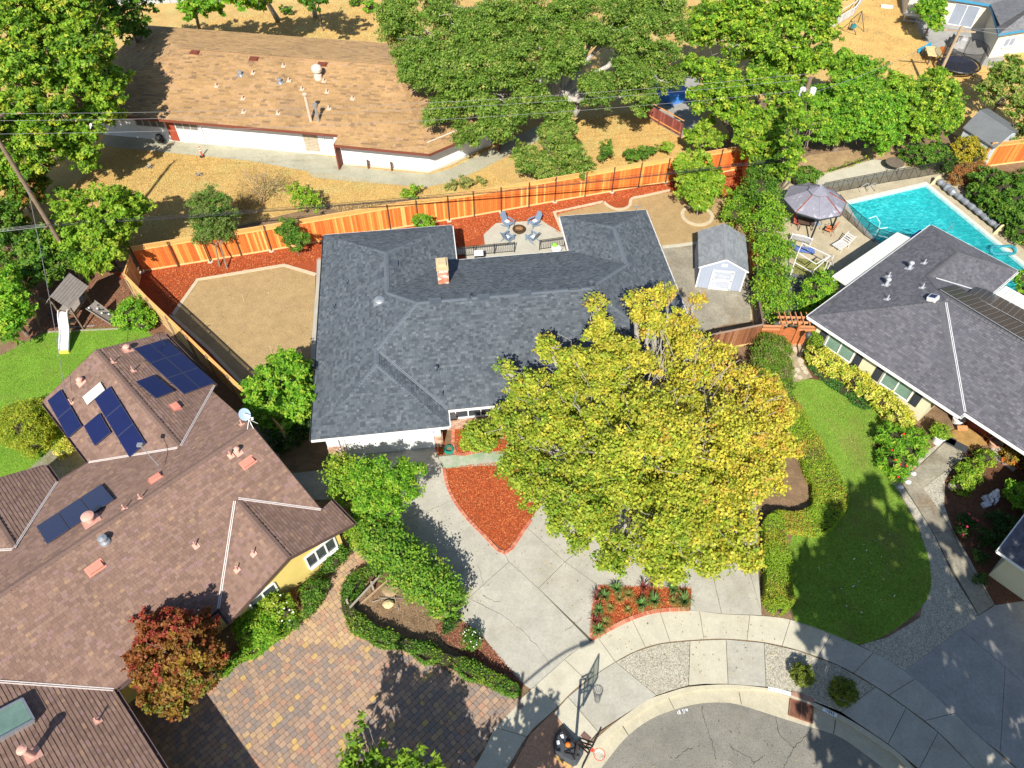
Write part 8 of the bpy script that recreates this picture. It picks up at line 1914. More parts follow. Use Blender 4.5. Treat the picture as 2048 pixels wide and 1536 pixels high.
# --- front yard small trees and shrubs
shrub('yellow_green_shrub', 'yellow green shrub at the left of the garage drive', 'shrub', None, LIME, [(690, 950, 2.0, 42), (725, 945, 2.2, 36), (700, 985, 1.6, 36), (675, 930, 1.8, 24)], leaf=.08, dens=1.5, core=False, shell=(.4, 1.03), clump=.3)
tree('feathery_tree', 'small feathery bright green tree leaning over the drive by the garage', 'tree', None, BRIT, [(780, 955, 3.0, 48, .5), (750, 990, 2.8, 45, .5), (815, 945, 3.0, 34, .5), (735, 950, 2.9, 36, .5), (820, 985, 2.7, 26, .5), (780, 1010, 2.5, 30, .5), (735, 1015, 2.2, 30)], leaf=.085, asp=.35, dens=1.3, base=(772, 1068), tr=.07, trunks=2, twigs=20, clump=.3, n_per=20)
shrub('tall_shrub_hedge', 'tall loose green shrub hedge between the two driveways', 'hedge', None, [(0.14, 0.30, 0.03), (0.20, 0.36, 0.035), (0.09, 0.21, 0.02), (0.32, 0.40, 0.05)],
      [(725, 1045, 1.3, 30), (748, 1060, 1.6, 34), (775, 1080, 1.7, 38), (800, 1105, 1.7, 40), (828, 1130, 1.7, 42), (855, 1155, 1.6, 42), (880, 1180, 1.5, 42), (895, 1200, 1.2, 38), (760, 1090, 1.2, 36), (800, 1140, 1.1, 34), (840, 1170, 1.0, 34), (730, 1075, .9, 26)], leaf=.075, dens=1.5, shell=(.6, 1.05), clump=.3, pw=[.35, .3, .25, .1])
shrub('bamboo_like_shrub', 'feathery light green shrub under the brown roof corner', 'shrub', None, LIME, [(712, 1060, 1.2, 22), (730, 1085, 1.2, 22), (745, 1105, 1.0, 20)], leaf=.09, asp=.25, dens=1.6)
tree('side_yard_tree', 'bushy bright green tree between the brown roof and the middle house', 'tree', None, BRIT, [(565, 770, 2.6, 62), (530, 800, 2.2, 44), (600, 810, 2.2, 44), (570, 725, 2.6, 34), (600, 750, 2.4, 34), (555, 830, 1.8, 46), (510, 780, 2.0, 30), (590, 720, 2.8, 20)], leaf=.10, dens=1.4, base=(575, 860), tr=.1, clump=.34, n_per=20)
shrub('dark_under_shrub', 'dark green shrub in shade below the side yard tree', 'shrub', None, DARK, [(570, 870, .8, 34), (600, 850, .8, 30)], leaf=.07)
RUBY = [(0.32, 0.06, 0.035), (0.27, 0.095, 0.03), (0.25, 0.13, 0.03), (0.32, 0.20, 0.03), (0.19, 0.19, 0.03), (0.16, 0.05, 0.02)]
def ruby(bi, x):
    p = RC @ (x - np.array((0, 0, CAM_H))); py = 768 + F_PX * p[1] / p[2]; px = 1024 + F_PX * p[0] / p[2]; s = (py - 1215) / 260 + (px - 300) / 420 + random.gauss(0, .3)
    return 0 if s < .1 else 1 if s < .5 else 2 if s < .85 else 3 if s < 1.05 else 4
tree('red_maple_tree', 'rounded maple turning red and gold at the corner of the brown roof', 'tree', None, RUBY, [(350, 1310, 3.4, 88), (300, 1290, 3.2, 52), (400, 1270, 3.2, 50), (380, 1370, 2.8, 60), (320, 1365, 2.8, 56), (350, 1245, 3.4, 44), (425, 1320, 2.8, 34), (350, 1410, 2.4, 34), (275, 1330, 2.6, 36), (300, 1240, 3.3, 30)], leaf=.07, asp=.8, dens=1.5, tr=.14, clump=.26, n_per=20, pidx=ruby)
shrub('round_green_bush', 'large round clipped green bush below the yellow wall', 'bush', None, BRIT, [(513, 1252, .9, 40), (500, 1240, .9, 30), (530, 1262, .8, 30)], leaf=.05, dens=1.8)
shrub('white_flowering_bush', 'loose green bush with pale flowers under the yellow wall window', 'bush', None, LIME, [(548, 1212, 1.2, 30), (530, 1205, 1.0, 22), (572, 1222, 1.0, 20)], leaf=.06, flowers=((0.8, 0.8, 0.7), 14, .05))
shrub('wall_bush', 'medium green bush beside the paved walk, between bark patches', 'bush', None, MID, [(630, 1180, .7, 24), (622, 1200, .6, 20)], leaf=.05)
shrub('small_wall_bush', 'dark green low bush at the right end of the yellow wall', 'bush', None, MID, [(668, 1122, .6, 18), (680, 1108, .6, 16), (655, 1130, .5, 14)], leaf=.05)
shrub('brown_shrub', 'dry brown shrub in the bed by the yellow wall', 'bush', None, [(0.30, 0.13, 0.07), (0.22, 0.09, 0.05), (0.36, 0.2, 0.1)], [(588, 1210, .5, 20), (600, 1195, .4, 16)], leaf=.05)
shrub('small_yellow_bush', 'little yellow bush at the edge of the pavers', 'bush', None, [(0.55, 0.42, 0.04), (0.4, 0.4, 0.05)], [(600, 1232, .3, 11)], leaf=.04)
shrub('dark_corner_bush', 'deep green low shrubs in the corner beside the paved walk', 'bush', None, MID, [(612, 1220, .4, 16), (640, 1160, .4, 13), (585, 1245, .4, 15)], leaf=.05)
hedge('low_hedge', 'low clipped hedge curving along the paved court below the round bush', BRIT, [(440, 1348), (480, 1320), (520, 1295), (560, 1270), (585, 1240)], .45, .5, leaf=.045)
hedge('low_bed_hedge', 'low green hedge looping round the bed between the two drives', [(0.09, 0.22, 0.025), (0.14, 0.29, 0.03), (0.06, 0.15, 0.02), (0.24, 0.32, 0.04)], [(772, 1128), (735, 1150), (706, 1180), (697, 1215), (715, 1250), (755, 1276), (800, 1290), (860, 1312), (920, 1335), (980, 1362), (1040, 1392)], [.45, .5, .55, .7, .6, .6, .5, .55, .6, .6], .6, leaf=.055, lump=.1)
shrub('white_rose_bush', 'small round bush dotted with white flowers beside the drive', 'bush', None, MID, [(943, 1278, .55, 19)], leaf=.045, flowers=((0.85, 0.85, 0.85), 22, .035))
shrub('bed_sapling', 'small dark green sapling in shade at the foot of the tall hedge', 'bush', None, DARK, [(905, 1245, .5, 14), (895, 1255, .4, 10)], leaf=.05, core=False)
shrub('doorway_shrub', 'light green shrub by the front door bed', 'shrub', None, LIME, [(945, 872, .8, 24), (962, 885, .7, 20), (935, 890, .5, 14)], leaf=.06, core=False, shell=(.3, 1.0))
# --- strappy plants in the kerb bed
AG = [(0.10, 0.20, 0.05), (0.14, 0.26, 0.06), (0.07, 0.14, 0.04)]; FX = [(0.20, 0.04, 0.04), (0.12, 0.03, 0.03), (0.28, 0.08, 0.06)]; OL = [(0.24, 0.24, 0.06), (0.30, 0.28, 0.08), (0.18, 0.20, 0.05)]
kinds = (('agapanthus_plant', AG, 'green strappy plant'), ('flax_plant', FX, 'dark red flax'), ('olive_grass_plant', OL, 'olive grassy clump'))
for i, (px, py, k, r, where) in enumerate([(1208, 1195, 0, .5, 'second row at the left of the kerb bed'), (1232, 1180, 0, .5, 'top left of the kerb bed under the sycamore'), (1197, 1222, 0, .42, 'at the left brick edge, middle height'), (1196, 1262, 0, .5, 'at the bottom left tip of the kerb bed'), (1281, 1212, 0, .55, 'in the middle front of the kerb bed'), (1307, 1205, 0, .6, 'tallest in the centre of the kerb bed'),
                                     (1345, 1182, 0, .5, 'upper right of the kerb bed'), (1366, 1205, 0, .65, 'at the right end of the kerb bed'), (1192, 1200, 1, .45, 'leaning over the left brick edge'), (1190, 1245, 1, .4, 'against the left brick edge lower down'), (1285, 1180, 1, .45, 'behind the middle of the kerb bed'), (1305, 1172, 1, .45, 'right of the other dark flax at the back'),
                                     (1238, 1200, 2, .35, 'left centre of the kerb bed'), (1220, 1218, 2, .35, 'small, left centre near the front'), (1257, 1192, 2, .4, 'centre back of the kerb bed'), (1255, 1222, 2, .32, 'small and bright, front centre'), (1210, 1248, 2, .45, 'rounded, beside the bottom left tip'), (1345, 1205, 2, .4, 'low, right front of the kerb bed')]):
    nm, pal, kd = kinds[k]; straps(nm, px, py, r, r * (1.2 if k == 1 else .75), 90 if k != 1 else 40, pal, kd + ' ' + where, kd + 's in the kerb bed', .02 if k != 2 else .012)
# --- clipped hedge at the right of the driveway
HG = [(0.24, 0.39, 0.03), (0.34, 0.49, 0.04), (0.17, 0.30, 0.025), (0.46, 0.50, 0.05), (0.46, 0.27, 0.06)]
hedge('boxy_hedge', 'squared green and russet hedge running along the right edge of the driveway', HG, [(1538, 1045), (1545, 1100), (1549, 1160), (1552, 1232)], [1.2, 1.1, 1.2, 1.3], .95, leaf=.04, dens=2.4, lump=.04, pw=[.3, .25, .25, .12, .08])
hedge('curved_hedge', 'broad clipped hedge curving in an S from the gate down the lawn edge', HG, [(1562, 790), (1585, 850), (1615, 905), (1640, 955), (1655, 1000), (1635, 1045), (1580, 1052), (1535, 1040)], [1.2, 1.3, 1.5, 1.7, 1.8, 1.5, 1.2, 1.1], .6, leaf=.042, dens=2.6, lump=.05, pw=[.28, .22, .2, .14, .16])
shrub('domed_shrub', 'large domed green shrub at the foot of the garden gate', 'shrub', None, [(0.13, 0.26, 0.02), (0.20, 0.33, 0.03), (0.09, 0.18, 0.018), (0.26, 0.24, 0.08)], [(1545, 700, .9, 36), (1550, 740, .8, 36), (1556, 775, .6, 30), (1535, 725, .9, 34)], leaf=.05, dens=1.9)
shrub('dry_twiggy_shrub', 'greyish half dry shrub between the domed shrub and the sycamore', 'shrub', None, [(0.28, 0.22, 0.12), (0.20, 0.16, 0.09), (0.22, 0.24, 0.08)], [(1568, 738, .9, 20), (1560, 755, .8, 20)], leaf=.045, asp=.3, core=False, shell=(.3, 1))
hedge('clipped_block_hedge', 'narrow yellow green clipped hedge block against the cream wall', LIME, [(1640, 662), (1628, 685), (1618, 712)], .75, 1.4, leaf=.05)
shrub('gate_side_shrub', 'cone shaped dense green shrub behind the arbour', 'shrub', None, BRIT, [(1640, 575, 1.8, 30), (1625, 600, 1.2, 26), (1655, 560, 1.8, 22), (1612, 615, .7, 18)], leaf=.07, dens=1.7)
EU = [(0.62, 0.58, 0.08), (0.50, 0.52, 0.06), (0.28, 0.38, 0.04), (0.70, 0.66, 0.16)]
for i, (px, py, r) in enumerate(((1638, 712, 24), (1662, 728, 24), (1690, 742, 24), (1715, 762, 25), (1742, 785, 25), (1770, 805, 25), (1797, 830, 26))):
    shrub('golden_shrub', ('first', 'second', 'third', 'fourth', 'fifth', 'sixth', 'seventh')[i] + ' golden variegated shrub along the cream wall, counted from the gate', 'shrub', 'golden shrubs along the cream wall', EU, [(px, py, .7, r), (px + 10, py + 8, .6, r * .8)], leaf=.065, dens=1.6)
hedge('dark_ground_cover', 'dark green low ground cover in front of the golden shrubs', [(0.05, 0.15, 0.03), (0.08, 0.21, 0.04), (0.12, 0.28, 0.04)], [(1610, 705), (1635, 745), (1665, 770), (1700, 792), (1740, 820)], .7, .3, leaf=.055, cat='ground cover')
shrub('leafy_flower_clump', 'big strappy green clump with red flowers at the top of the lawn', 'bush', None, BRIT, [(1790, 880, .6, 34), (1815, 905, .6, 34), (1790, 925, .5, 32), (1830, 880, .5, 26), (1780, 900, .5, 26), (1800, 945, .4, 20)], leaf=.14, asp=.22, dens=1.6, flowers=((0.7, 0.02, 0.02), 9, .07))
shrub('pot_shrub', 'round light green shrub in the white planter', 'bush', None, LIME, [(1883, 862, .8, 17)], leaf=.05)
shrub('porch_bush', 'bright green and yellow bush in the bed beside the entry walk', 'bush', None, LIME, [(1935, 950, .5, 22), (1925, 970, .4, 20), (1945, 935, .5, 18), (1970, 915, .6, 18)], leaf=.06)
shrub('orange_leaved_bush', 'orange leaved low bush against the porch edge', 'bush', None, [(0.50, 0.17, 0.03), (0.42, 0.26, 0.04), (0.30, 0.28, 0.04)], [(2018, 912, .5, 18), (2040, 920, .4, 18)], leaf=.06)
shrub('edge_bush', 'mid green bush cut off by the right edge above the roof corner', 'bush', None, BRIT, [(2040, 985, .8, 26), (2060, 1000, .8, 30)], leaf=.07)
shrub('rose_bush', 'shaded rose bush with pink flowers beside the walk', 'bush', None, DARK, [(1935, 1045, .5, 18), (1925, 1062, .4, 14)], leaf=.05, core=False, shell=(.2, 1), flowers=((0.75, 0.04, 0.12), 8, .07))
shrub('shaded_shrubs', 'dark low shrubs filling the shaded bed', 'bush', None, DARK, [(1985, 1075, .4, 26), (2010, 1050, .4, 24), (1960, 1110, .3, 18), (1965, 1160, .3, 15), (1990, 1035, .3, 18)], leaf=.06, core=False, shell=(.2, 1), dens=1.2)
for i, (px, py, r) in enumerate(((1606, 1350, 22), (1688, 1382, 27))):
    shrub('round_clipped_bush', ('smaller sunlit' if i == 0 else 'larger shaded') + ' round clipped bush on the aggregate strip', 'bush', 'round bushes on the aggregate strip', [(0.15, 0.20, 0.02), (0.21, 0.26, 0.03), (0.10, 0.14, 0.018)], [(px, py, .45, r, .8)], leaf=.03, dens=2.6, clump=.08)
# --- back garden
tree('young_yard_tree', 'loose lime green tree in the round ring of edging', 'tree', None, LIME, [(1400, 360, 2.8, 46), (1370, 340, 2.8, 34), (1430, 375, 2.4, 34), (1405, 395, 2.0, 34), (1375, 375, 2.4, 28), (1390, 315, 3.0, 26)], leaf=.095, dens=1.3, base=(1394, 432), tr=.07, clump=.34, n_per=18)
CO = [(0.15, 0.32, 0.02), (0.21, 0.40, 0.03), (0.10, 0.22, 0.018), (0.30, 0.42, 0.04)]
for i, (bl, lab) in enumerate((([(1545, 590, 1.6, 38), (1545, 560, 1.8, 36), (1548, 610, 1.2, 34)], 'tall dense lime shrub just right of the shed, nearest the gate'), ([(1540, 520, 1.8, 36), (1560, 500, 1.6, 28), (1535, 495, 2.0, 30)], 'dense lime shrub right of the shed roof'),
                               ([(1528, 455, 2.4, 36), (1535, 420, 2.6, 34), (1550, 440, 2.0, 26)], 'green column shrub behind the shed roof ridge'), ([(1478, 410, 1.6, 26), (1465, 430, 1.4, 22), (1490, 395, 1.8, 22)], 'spiky lighter shrub behind the shed, left of the others'),
                               ([(1520, 380, 3.0, 38), (1530, 345, 3.2, 32)], 'dark green shrub at the corner of the orange fence'))):
    shrub('screen_shrub', lab, 'shrub', 'screening shrubs beside the shed', CO if i != 4 else MID, bl, leaf=.08, dens=1.4, shell=(.6, 1.05), clump=.3)
shrub('gazebo_shrub', 'leafy mid green bush just behind the gazebo roof', 'bush', None, MID, [(1612, 352, .8, 22), (1595, 358, .7, 18), (1628, 350, .7, 16)], leaf=.08)
shrub('patio_corner_bush', 'low green bush behind the orange fence line by the patio roof edge', 'bush', None, BRIT, [(848, 447, 1.2, 20), (838, 443, 1.1, 14)], leaf=.07)
tree('olive_tree', 'slender olive tree on two stems in front of the orange fence', 'tree', None, [(0.16, 0.22, 0.05), (0.22, 0.28, 0.07), (0.11, 0.16, 0.04), (0.12, 0.28, 0.03)], [(420, 440, 3.0, 42), (400, 415, 3.2, 34), (450, 425, 3.2, 34), (430, 395, 3.6, 30), (445, 465, 2.4, 30), (405, 470, 2.4, 28)], leaf=.07, asp=.4, dens=1.0, base=(445, 538), tr=.06, trunks=2, clump=.3, n_per=20)
tree('citrus_tree', 'small round tree close to the orange fence with shadow on the boards', 'tree', None, MID, [(585, 465, 1.9, 28), (600, 480, 1.6, 22), (570, 455, 1.9, 20), (590, 490, 1.2, 16)], leaf=.075, dens=1.1, base=(598, 510), tr=.05, clump=.28, n_per=18)
shrub('lawn_corner_bush', 'glossy green bush between the playset and the brown roof', 'bush', None, BRIT, [(265, 630, .9, 32), (285, 640, .8, 26), (248, 635, .7, 24), (265, 612, 1.0, 22)], leaf=.075, dens=1.6)
shrub('feathery_yellow_shrub', 'broad feathery yellow green shrub beside the lower solar panels', 'shrub', None, [(0.30, 0.36, 0.03), (0.40, 0.42, 0.04), (0.20, 0.28, 0.02)], [(60, 850, 1.1, 52), (85, 830, 1.2, 36), (30, 845, .9, 36), (70, 880, .8, 34)], leaf=.07, asp=.35, dens=1.7)
shrub('path_corner_shrub', 'little pale yellow shrub in the notch between the brown roofs', 'bush', None, EU, [(128, 897, .4, 17), (138, 885, .4, 12)], leaf=.05)
# trees along the left edge
tree('left_garden_tree', 'leafy tree at the left edge beside the playset', 'tree', None, BRIT, [(22, 590, 3.5, 44), (0, 620, 3.2, 44), (40, 625, 2.8, 30), (15, 560, 3.6, 34), (-30, 580, 3.5, 50), (10, 660, 2.0, 34)], leaf=.11, dens=1.3, tr=.12)
tree('yellow_green_tree', 'large yellow green tree in front of the left utility pole', 'tree', None, LIME, [(215, 430, 4.2, 68), (160, 450, 4.0, 52), (270, 420, 3.8, 46), (200, 490, 3.4, 56), (150, 410, 4.0, 40), (240, 395, 4.2, 38), (180, 530, 2.2, 36), (220, 500, 2.6, 44), (125, 480, 3.0, 36)], leaf=.11, dens=1.35, tr=.18, pw=[.3, .35, .2, .15], clump=.34)
tree('shaded_left_tree', 'dark tree mass below the utility pole wires at the left edge', 'tree', None, MID, [(60, 500, 2.8, 60), (10, 490, 3.0, 60), (100, 540, 2.2, 46), (50, 560, 1.8, 46), (0, 440, 3.0, 50), (130, 520, 2.4, 36)], leaf=.12, dens=1.1, tr=.16)
tree('ivy_thicket', 'climbing thicket of ivy and shrubs at the left edge of the dry yard', 'shrub', None, [(0.13, 0.26, 0.02), (0.20, 0.32, 0.03), (0.30, 0.14, 0.03), (0.08, 0.16, 0.02)], [(40, 370, 2.0, 44), (80, 345, 1.8, 34), (20, 420, 1.8, 40), (0, 350, 3, 50), (70, 385, 1.3, 26), (30, 455, 1.2, 30)], leaf=.1, dens=1.3, tr=.1)
tree('big_left_tree', 'very large bright green tree filling the top left corner', 'tree', None, [(0.19, 0.35, 0.025), (0.27, 0.41, 0.035), (0.12, 0.25, 0.02), (0.42, 0.46, 0.05), (0.09, 0.20, 0.02)],
     [(60, 60, 9, 90), (150, 50, 9, 80), (70, 160, 8, 90), (160, 150, 8, 80), (215, 190, 6.5, 48), (230, 160, 6.5, 34), (40, 250, 6.5, 80), (130, 250, 6, 70), (210, 230, 5, 44), (-20, 120, 9, 90), (-20, 280, 6, 80), (70, 310, 4.5, 60), (150, 300, 4, 50), (200, 60, 8.5, 50), (190, 110, 7.5, 50), (100, 0, 10, 80), (20, 340, 3.5, 46)], leaf=.14, dens=1.7, tr=.4, twigs=90, clump=.45, pw=[.3, .25, .2, .12, .13])
tree('upper_left_tree', 'dark green tree behind the left end of the tan roof', 'tree', None, MID, [(250, 30, 6, 60), (285, 0, 6, 40), (225, 0, 7, 50), (270, 55, 4.5, 30)], leaf=.15, dens=1.0, tr=.2)
tree('row_tree', 'bright tree left of centre in the row along the top edge', 'tree', 'trees along the top edge', BRIT, [(400, 5, 5.5, 40), (385, 25, 4.5, 26), (370, 0, 5.5, 30), (430, 15, 4.5, 22)], leaf=.16, dens=1.1, tr=.16, base=(400, 62))
tree('row_tree', 'bright tree on a pale trunk in the middle of the top edge row', 'tree', 'trees along the top edge', BRIT, [(480, -5, 6.5, 42), (510, 5, 5.5, 30), (450, -5, 6, 34), (530, -20, 7, 50)], leaf=.16, dens=1.1, tr=.25, base=(556, 40), bark=mt_barkp)
tree('row_tree', 'tree with pale trunk at the right of the top edge row', 'tree', 'trees along the top edge', MID, [(640, -18, 6.5, 42), (600, -22, 6, 40), (620, 0, 5, 20)], leaf=.16, dens=1.0, tr=.24, base=(630, 33), bark=mt_barkp)
for i, (px, py, r, pal) in enumerate(((740, 10, 15, BRIT), (710, -4, 16, MID), (573, 18, 11, MID))):
    shrub('small_round_bush', ('bright round bush at the top edge', 'dark bush cut off by the top edge', 'little bush between the pale trunks')[i], 'bush', None, pal, [(px, py, .7, r)], leaf=.1)
# oaks and tall trees at the top
tree('big_oak_tree', 'huge spreading oak with pale grey limbs overhanging the tan roof', 'tree', None, OAK,
     [(815, 70, 7, 62), (850, 140, 6.5, 66), (800, 30, 8, 55), (900, 60, 8.5, 72), (890, 210, 5.5, 58), (950, 150, 7.5, 72), (980, 60, 9, 78), (1030, 130, 8, 70), (990, 230, 5.5, 60), (1060, 40, 9.5, 75), (1050, 210, 5.5, 55), (1110, 110, 8.5, 62), (1150, 40, 9.5, 70), (1190, 190, 6, 48), (1230, 60, 8.5, 70), (1250, 160, 6.5, 55), (1300, 110, 7, 58), (1320, 40, 8, 62), (1290, 190, 5, 44), (1250, 0, 9, 70), (1340, 160, 5.5, 34), (930, 270, 3.8, 34), (1130, 225, 5.0, 40), (880, 0, 8.5, 60)],
     leaf=.09, asp=.6, dens=1.5, base=(1135, 265), tr=.45, bark=mat('oak_bark', (0.40, 0.37, 0.34), 0.9, 0.3, 3, 0.3, 14), twigs=120, clump=.5, n_per=24, pw=[.3, .28, .22, .14, .06])
tree('lower_oak_tree', 'round bushy oak at the back of the orange fence below the big oak', 'tree', None, OAK, [(1110, 305, 3.0, 62), (1070, 320, 2.6, 44), (1150, 320, 2.4, 44), (1110, 335, 1.8, 46), (1120, 270, 3.4, 40)], leaf=.09, asp=.5, dens=1.3, tr=.2, clump=.36)
for i, (bl, lab, pal) in enumerate((([(1210, 308, 1.2, 17), (1212, 290, 1.6, 13)], 'narrow conical bush behind the orange fence', MID), ([(1262, 312, .8, 18), (1285, 306, .8, 18), (1303, 300, .8, 14)], 'spreading bush behind the orange fence', MID), ([(1335, 295, .8, 16)], 'pale low bush beside the red boards', LIME),
                                    ([(826, 382, .8, 18), (812, 388, .6, 12)], 'small pale bush behind the fence near the middle', LIME), ([(930, 366, .5, 18), (900, 372, .4, 14), (960, 362, .4, 12)], 'straggly dry bush behind the fence', [(0.32, 0.34, 0.1), (0.24, 0.28, 0.08)]), ([(610, 395, 1.3, 28), (590, 380, 1.2, 18), (630, 410, 1.1, 18)], 'lime bush with dark shadow behind the orange fence', LIME),
                                    ([(120, 385, .6, 14)], 'little green bush at the edge of the dry yard', MID))):
    shrub('fence_bush', lab, 'bush', None, pal, bl, leaf=.08, dens=1.3, core=False, shell=(.3, 1.0))
TALL = [(0.20, 0.38, 0.025), (0.28, 0.45, 0.035), (0.13, 0.27, 0.02), (0.40, 0.49, 0.05), (0.08, 0.18, 0.016)]
tree('tall_top_tree', 'tall light green tree with bare pale stems at the top, left of the dry yard', 'tree', None, TALL, [(1440, 30, 8, 62), (1510, 20, 9, 60), (1580, 30, 9, 60), (1640, 50, 8, 48), (1480, 90, 7, 60), (1560, 95, 8, 55), (1620, 110, 6.5, 42), (1400, 70, 7, 42), (1660, 10, 9, 42), (1600, 150, 5.5, 36), (1650, 120, 5.5, 30), (1540, 140, 6, 40)], leaf=.12, dens=1.7, tr=.28, bark=mt_barkp, trunks=3, twigs=60, clump=.45, base=(1560, 190))
tree('tall_mid_tree', 'tall loose green tree leaning over the red boards and the blue cover', 'tree', None, TALL, [(1400, 140, 6, 42), (1440, 165, 6, 48), (1410, 200, 5, 36), (1470, 200, 6, 48), (1520, 160, 7, 48), (1560, 190, 6, 45), (1500, 240, 5, 46), (1550, 250, 5, 42)], leaf=.11, dens=1.8, tr=.25, clump=.42, twigs=40)
tree('pole_side_tree', 'slender light green tree hiding the pole with white transformers', 'tree', None, TALL, [(1612, 203, 9.7, 20), (1598, 238, 8.8, 26), (1590, 275, 7.4, 30), (1580, 310, 6.0, 30), (1572, 345, 4.4, 26), (1630, 240, 7, 24)], leaf=.11, dens=1.3, tr=.12, clump=.36)
tree('round_lime_tree', 'small rounded pale green tree next to the red boards', 'tree', None, LIME, [(1408, 262, 2.6, 34), (1390, 275, 2.2, 24), (1430, 280, 2.2, 24)], leaf=.09, dens=1.4, tr=.1, clump=.3)
tree('hedge_tree', 'tall yellow green tree between the orange fence and the gazebo', 'tree', None, LIME, [(1540, 290, 4.2, 48), (1500, 290, 4, 36), (1575, 250, 4.5, 42), (1545, 330, 3.4, 42), (1570, 300, 3.8, 36), (1520, 250, 5, 36)], leaf=.10, dens=1.9, tr=.2, clump=.36)
tree('broad_dense_tree', 'broad dense dark green tree above the far side of the pool', 'tree', None, [(0.14, 0.34, 0.025), (0.20, 0.42, 0.03), (0.09, 0.22, 0.02), (0.31, 0.47, 0.045)], [(1700, 200, 4.5, 72), (1640, 210, 4.2, 52), (1760, 230, 4, 58), (1700, 250, 3.5, 62), (1650, 255, 3, 48), (1720, 150, 4.8, 52), (1765, 270, 2.6, 42), (1680, 130, 5, 34)], leaf=.10, asp=.5, dens=1.9, tr=.25, clump=.38, twigs=40)
tree('second_dense_tree', 'dense green tree right of the broad one, in front of the trampoline', 'tree', None, TALL, [(1845, 200, 4.2, 56), (1800, 180, 4.2, 42), (1890, 195, 3.8, 40), (1850, 245, 3.2, 50), (1900, 235, 3, 34), (1860, 155, 4.4, 34), (1815, 240, 3, 40)], leaf=.10, dens=1.8, tr=.22, clump=.36, twigs=40)
tree('top_lawn_tree', 'small bright tree on the dry yard shading the picnic table', 'tree', None, BRIT, [(1872, 30, 2.8, 32), (1850, 18, 2.8, 22), (1890, 15, 2.8, 24), (1870, 50, 2.4, 20), (1870, 2, 3.2, 26)], leaf=.12, dens=1.3, tr=.1, clump=.36)
tree('right_edge_tree', 'dark loose tree at the right edge above the far shed', 'tree', None, OAK, [(2000, 160, 3.5, 44), (2040, 170, 3.5, 42), (1975, 190, 2.8, 30), (2035, 215, 2.6, 36), (2010, 130, 3.6, 28)], leaf=.12, dens=.9, tr=.15)
tree('right_edge_second_tree', 'olive toned tree cut off by the right edge beside the far shed', 'tree', None, OAK, [(2045, 260, 2.4, 30), (2060, 230, 2.5, 30)], leaf=.11, dens=1.1, tr=.1)
shrub('pool_side_bush', 'dark bush at the far corner of the pool, beside the mesh fence', 'bush', None, MID, [(1845, 310, 1.0, 26), (1820, 308, .9, 20), (1870, 305, 1.1, 24), (1855, 325, .6, 14)], leaf=.08)
shrub('golden_conifer', 'golden conifer between the far shed and the pool hedge', 'bush', None, [(0.50, 0.38, 0.03), (0.40, 0.34, 0.03), (0.30, 0.30, 0.03)], [(1935, 295, 1.6, 25), (1950, 310, 1.2, 22), (1920, 310, 1.2, 18)], leaf=.07)
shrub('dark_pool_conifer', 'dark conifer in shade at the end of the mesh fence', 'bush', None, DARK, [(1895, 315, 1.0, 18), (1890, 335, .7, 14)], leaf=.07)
shrub('russet_bush', 'russet dry bush below the golden conifer', 'bush', None, [(0.42, 0.19, 0.06), (0.34, 0.14, 0.05), (0.30, 0.22, 0.07)], [(1935, 345, .8, 22), (1960, 340, .8, 18), (1915, 355, .6, 16)], leaf=.07, asp=.35)
shrub('pool_hedge', 'large leafy hedge along the right side of the pool deck', 'hedge', None, MID, [(1975, 365, 1.3, 34), (2005, 385, 1.4, 38), (1985, 400, 1.0, 30), (2030, 410, 1.4, 38), (2010, 425, 1.0, 30), (2045, 440, 1.2, 36), (2045, 465, .8, 28), (1960, 385, .8, 24), (2055, 370, 1.4, 40)], leaf=.09, dens=1.5)
shrub('edge_hedge_bush', 'green bush at the right edge below the pool', 'bush', None, BRIT, [(2040, 555, .6, 18), (2050, 585, .6, 20)], leaf=.07)
hedge('weedy_strip', 'thin line of weeds along the soil behind the pool walk', LIME, [(1650, 345), (1700, 330), (1740, 315)], .25, .15, leaf=.06, dens=.5, cat='weeds')
# dead shrub: bare branching twigs with a few dry leaves
def dead(px, py, h, spread, label, n=46):
    c = G(px, py); root = thing('dead_shrub', c, label, 'shrub'); b = MB()
    def grow(p, d, L, r, k):
        q = p + d * L; b.tube([p, (p + q) / 2 + RNG.normal(0, L * .05, 3), q], [r, r * .8, r * .6], 5, cap=False)
        if k:
            for _ in range(3): d2 = d + RNG.normal(0, .42, 3) + e3 * .05; grow(q, d2 / np.linalg.norm(d2), L * random.uniform(.6, .85), r * .6, k - 1)
    for i in range(7): a = 6.283 * i / 7; d = np.array((math.cos(a) * spread, math.sin(a) * spread, 1.0)); grow(c, d / np.linalg.norm(d), h * .32, .035, 3)
    b.build('twigs', mat('dry_twig', (0.34, 0.25, 0.16), 0.9, 0.2, 5), root)
    C = c + RNG.normal(0, 1, (900, 3)) * np.array((h * .25, h * .25, h * .22)) + e3 * h * .5; C = C[C[:, 2] > .1]
    Cq, U, W, t = leaves_from(C, np.tile((0, 0, 1.0), (len(C), 1)), .06, .5, [(0.38, 0.25, 0.08), (0.28, 0.26, 0.07), (0.3, 0.18, 0.08)], RNG.integers(0, 3, len(C))); quads_mesh('dry_leaves', Cq, U, W, mt_leaf, t, root)
dead(528, 405, 3.6, .35, 'tall bare twiggy shrub behind the orange fence')
dead(490, 425, 1.8, .8, 'low tangle of bare grey twigs under the cables')
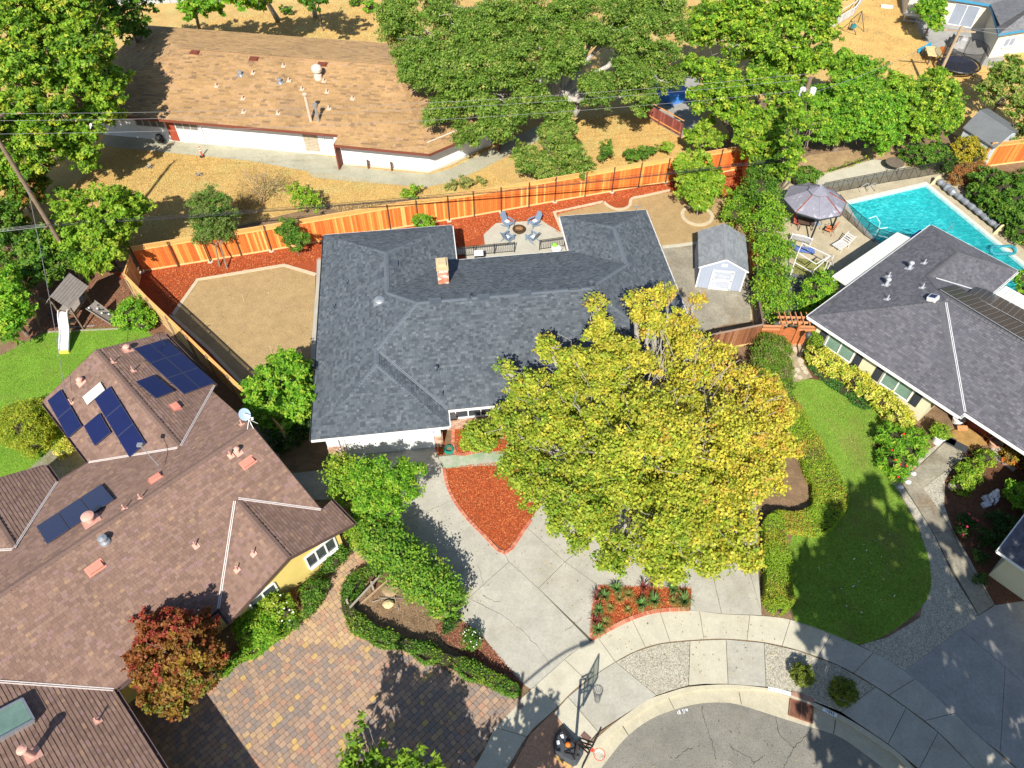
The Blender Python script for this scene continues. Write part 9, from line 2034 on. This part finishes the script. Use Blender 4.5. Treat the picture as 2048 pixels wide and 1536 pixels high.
# neighbours across the street, whose crowns rise below the picture's bottom edge and shade it
tree('street_tree', 'tree top with fern like leaves rising at the bottom edge of the picture', 'tree', None, [(0.20, 0.34, 0.03), (0.28, 0.40, 0.04), (0.12, 0.24, 0.02)],
     [(735, 1535, 3.6, 50), (800, 1570, 3.6, 60), (712, 1475, 4.2, 20), (700, 1510, 4.0, 26), (825, 1520, 4.0, 30), (850, 1560, 3.4, 40), (722, 1443, 4.5, 9), (780, 1640, 3.0, 90), (850, 1650, 3, 80)], leaf=.13, asp=.4, dens=.9, tr=.14, base=tuple(G(790, 1640)), clump=.34, n_per=16)
def wtree(name, label, blobs, pal, leaf, dens, tr=.3, **kw):
    global world_blobs
    old = world_blobs; world_blobs = lambda bs: [(np.array(b[:3], float), b[3], b[4] if len(b) > 4 else .9) for b in bs]
    r = tree(name, label, 'tree', None, pal, blobs, leaf=leaf, dens=dens, tr=tr, base=(blobs[0][0], blobs[0][1], 0), twigs=20, **kw); world_blobs = old; return r
def sh(px, py, z):                                  # where a point must stand, z up, to throw its shadow on that ground pixel
    g = G(px, py); k = z / math.tan(SUN_EL); return (g[0] + math.sin(SUN_AZ) * k, g[1] + math.cos(SUN_AZ) * k, z)
wtree('court_tree', 'tree below the picture shading the block paving', [(*sh(860, 1470, 3.6), 1.5), (*sh(800, 1450, 3.8), 1.3), (*sh(910, 1500, 3.6), 1.3), (*sh(850, 1530, 3.8), 2.0), (*sh(740, 1520, 4.0), 1.0), (*sh(900, 1440, 3.6), .8)], MID, .22, 1.1, sub=0)
wtree('verge_tree', 'slim tree below the picture shading the sidewalk', [(*sh(1040, 1520, 5.5), 1.8), (*sh(1085, 1440, 6.2), .7), (*sh(1060, 1470, 6), 1.2), (*sh(1100, 1410, 6.6), .4), (*sh(1000, 1530, 5), 1.3)], MID, .2, .8, .18, sub=0)
wtree('tall_conifer', 'tall dense tree below the picture shading the lawn and the street', [(*sh(1760, 1080, 17), 2.2), (*sh(1700, 1180, 15), 3.2), (*sh(1820, 1160, 15), 2.6), (*sh(1730, 1010, 18.5), 1.0), (*sh(1765, 970, 19.5), .7), (*sh(1690, 1060, 17), 1.6), (*sh(1690, 1240, 13), 2.3), (*sh(1650, 1200, 13.5), 1.2), (*sh(1625, 1180, 14), .7), (*sh(1760, 1260, 13), 3.0), (*sh(1850, 1250, 13.5), 2.4), (*sh(1640, 1140, 15.5), 1.2)], MID, .34, 1.4, .45, sub=0)
wtree('street_side_tree', 'second tall tree below the picture shading the kerb and drive', [(*sh(1745, 1400, 12), 3.0), (*sh(1830, 1380, 12), 3.4), (*sh(1940, 1400, 12), 3.0), (*sh(1715, 1500, 10.5), 1.9), (*sh(1780, 1500, 10), 3.0), (*sh(1900, 1500, 10), 3.2), (*sh(2020, 1480, 10), 3.0), (*sh(2060, 1350, 12), 2.4), (*sh(1980, 1290, 13), 2.2)], MID, .34, 1.35, .45, sub=0)
wtree('corner_tree', 'tall tree right of the picture shading the flower bed', [(*sh(1960, 1060, 13), 2.0), (*sh(2020, 1100, 12.5), 2.4), (*sh(1930, 1160, 12), 1.2), (*sh(1980, 1180, 11.5), 1.6), (*sh(1900, 1000, 14.5), .9), (*sh(1990, 1010, 14), 1.2), (*sh(1880, 1080, 14), .9)], MID, .3, 1.3, .35, sub=0)
print('leaves', NLEAF[0], 'objects', len(bpy.data.objects))
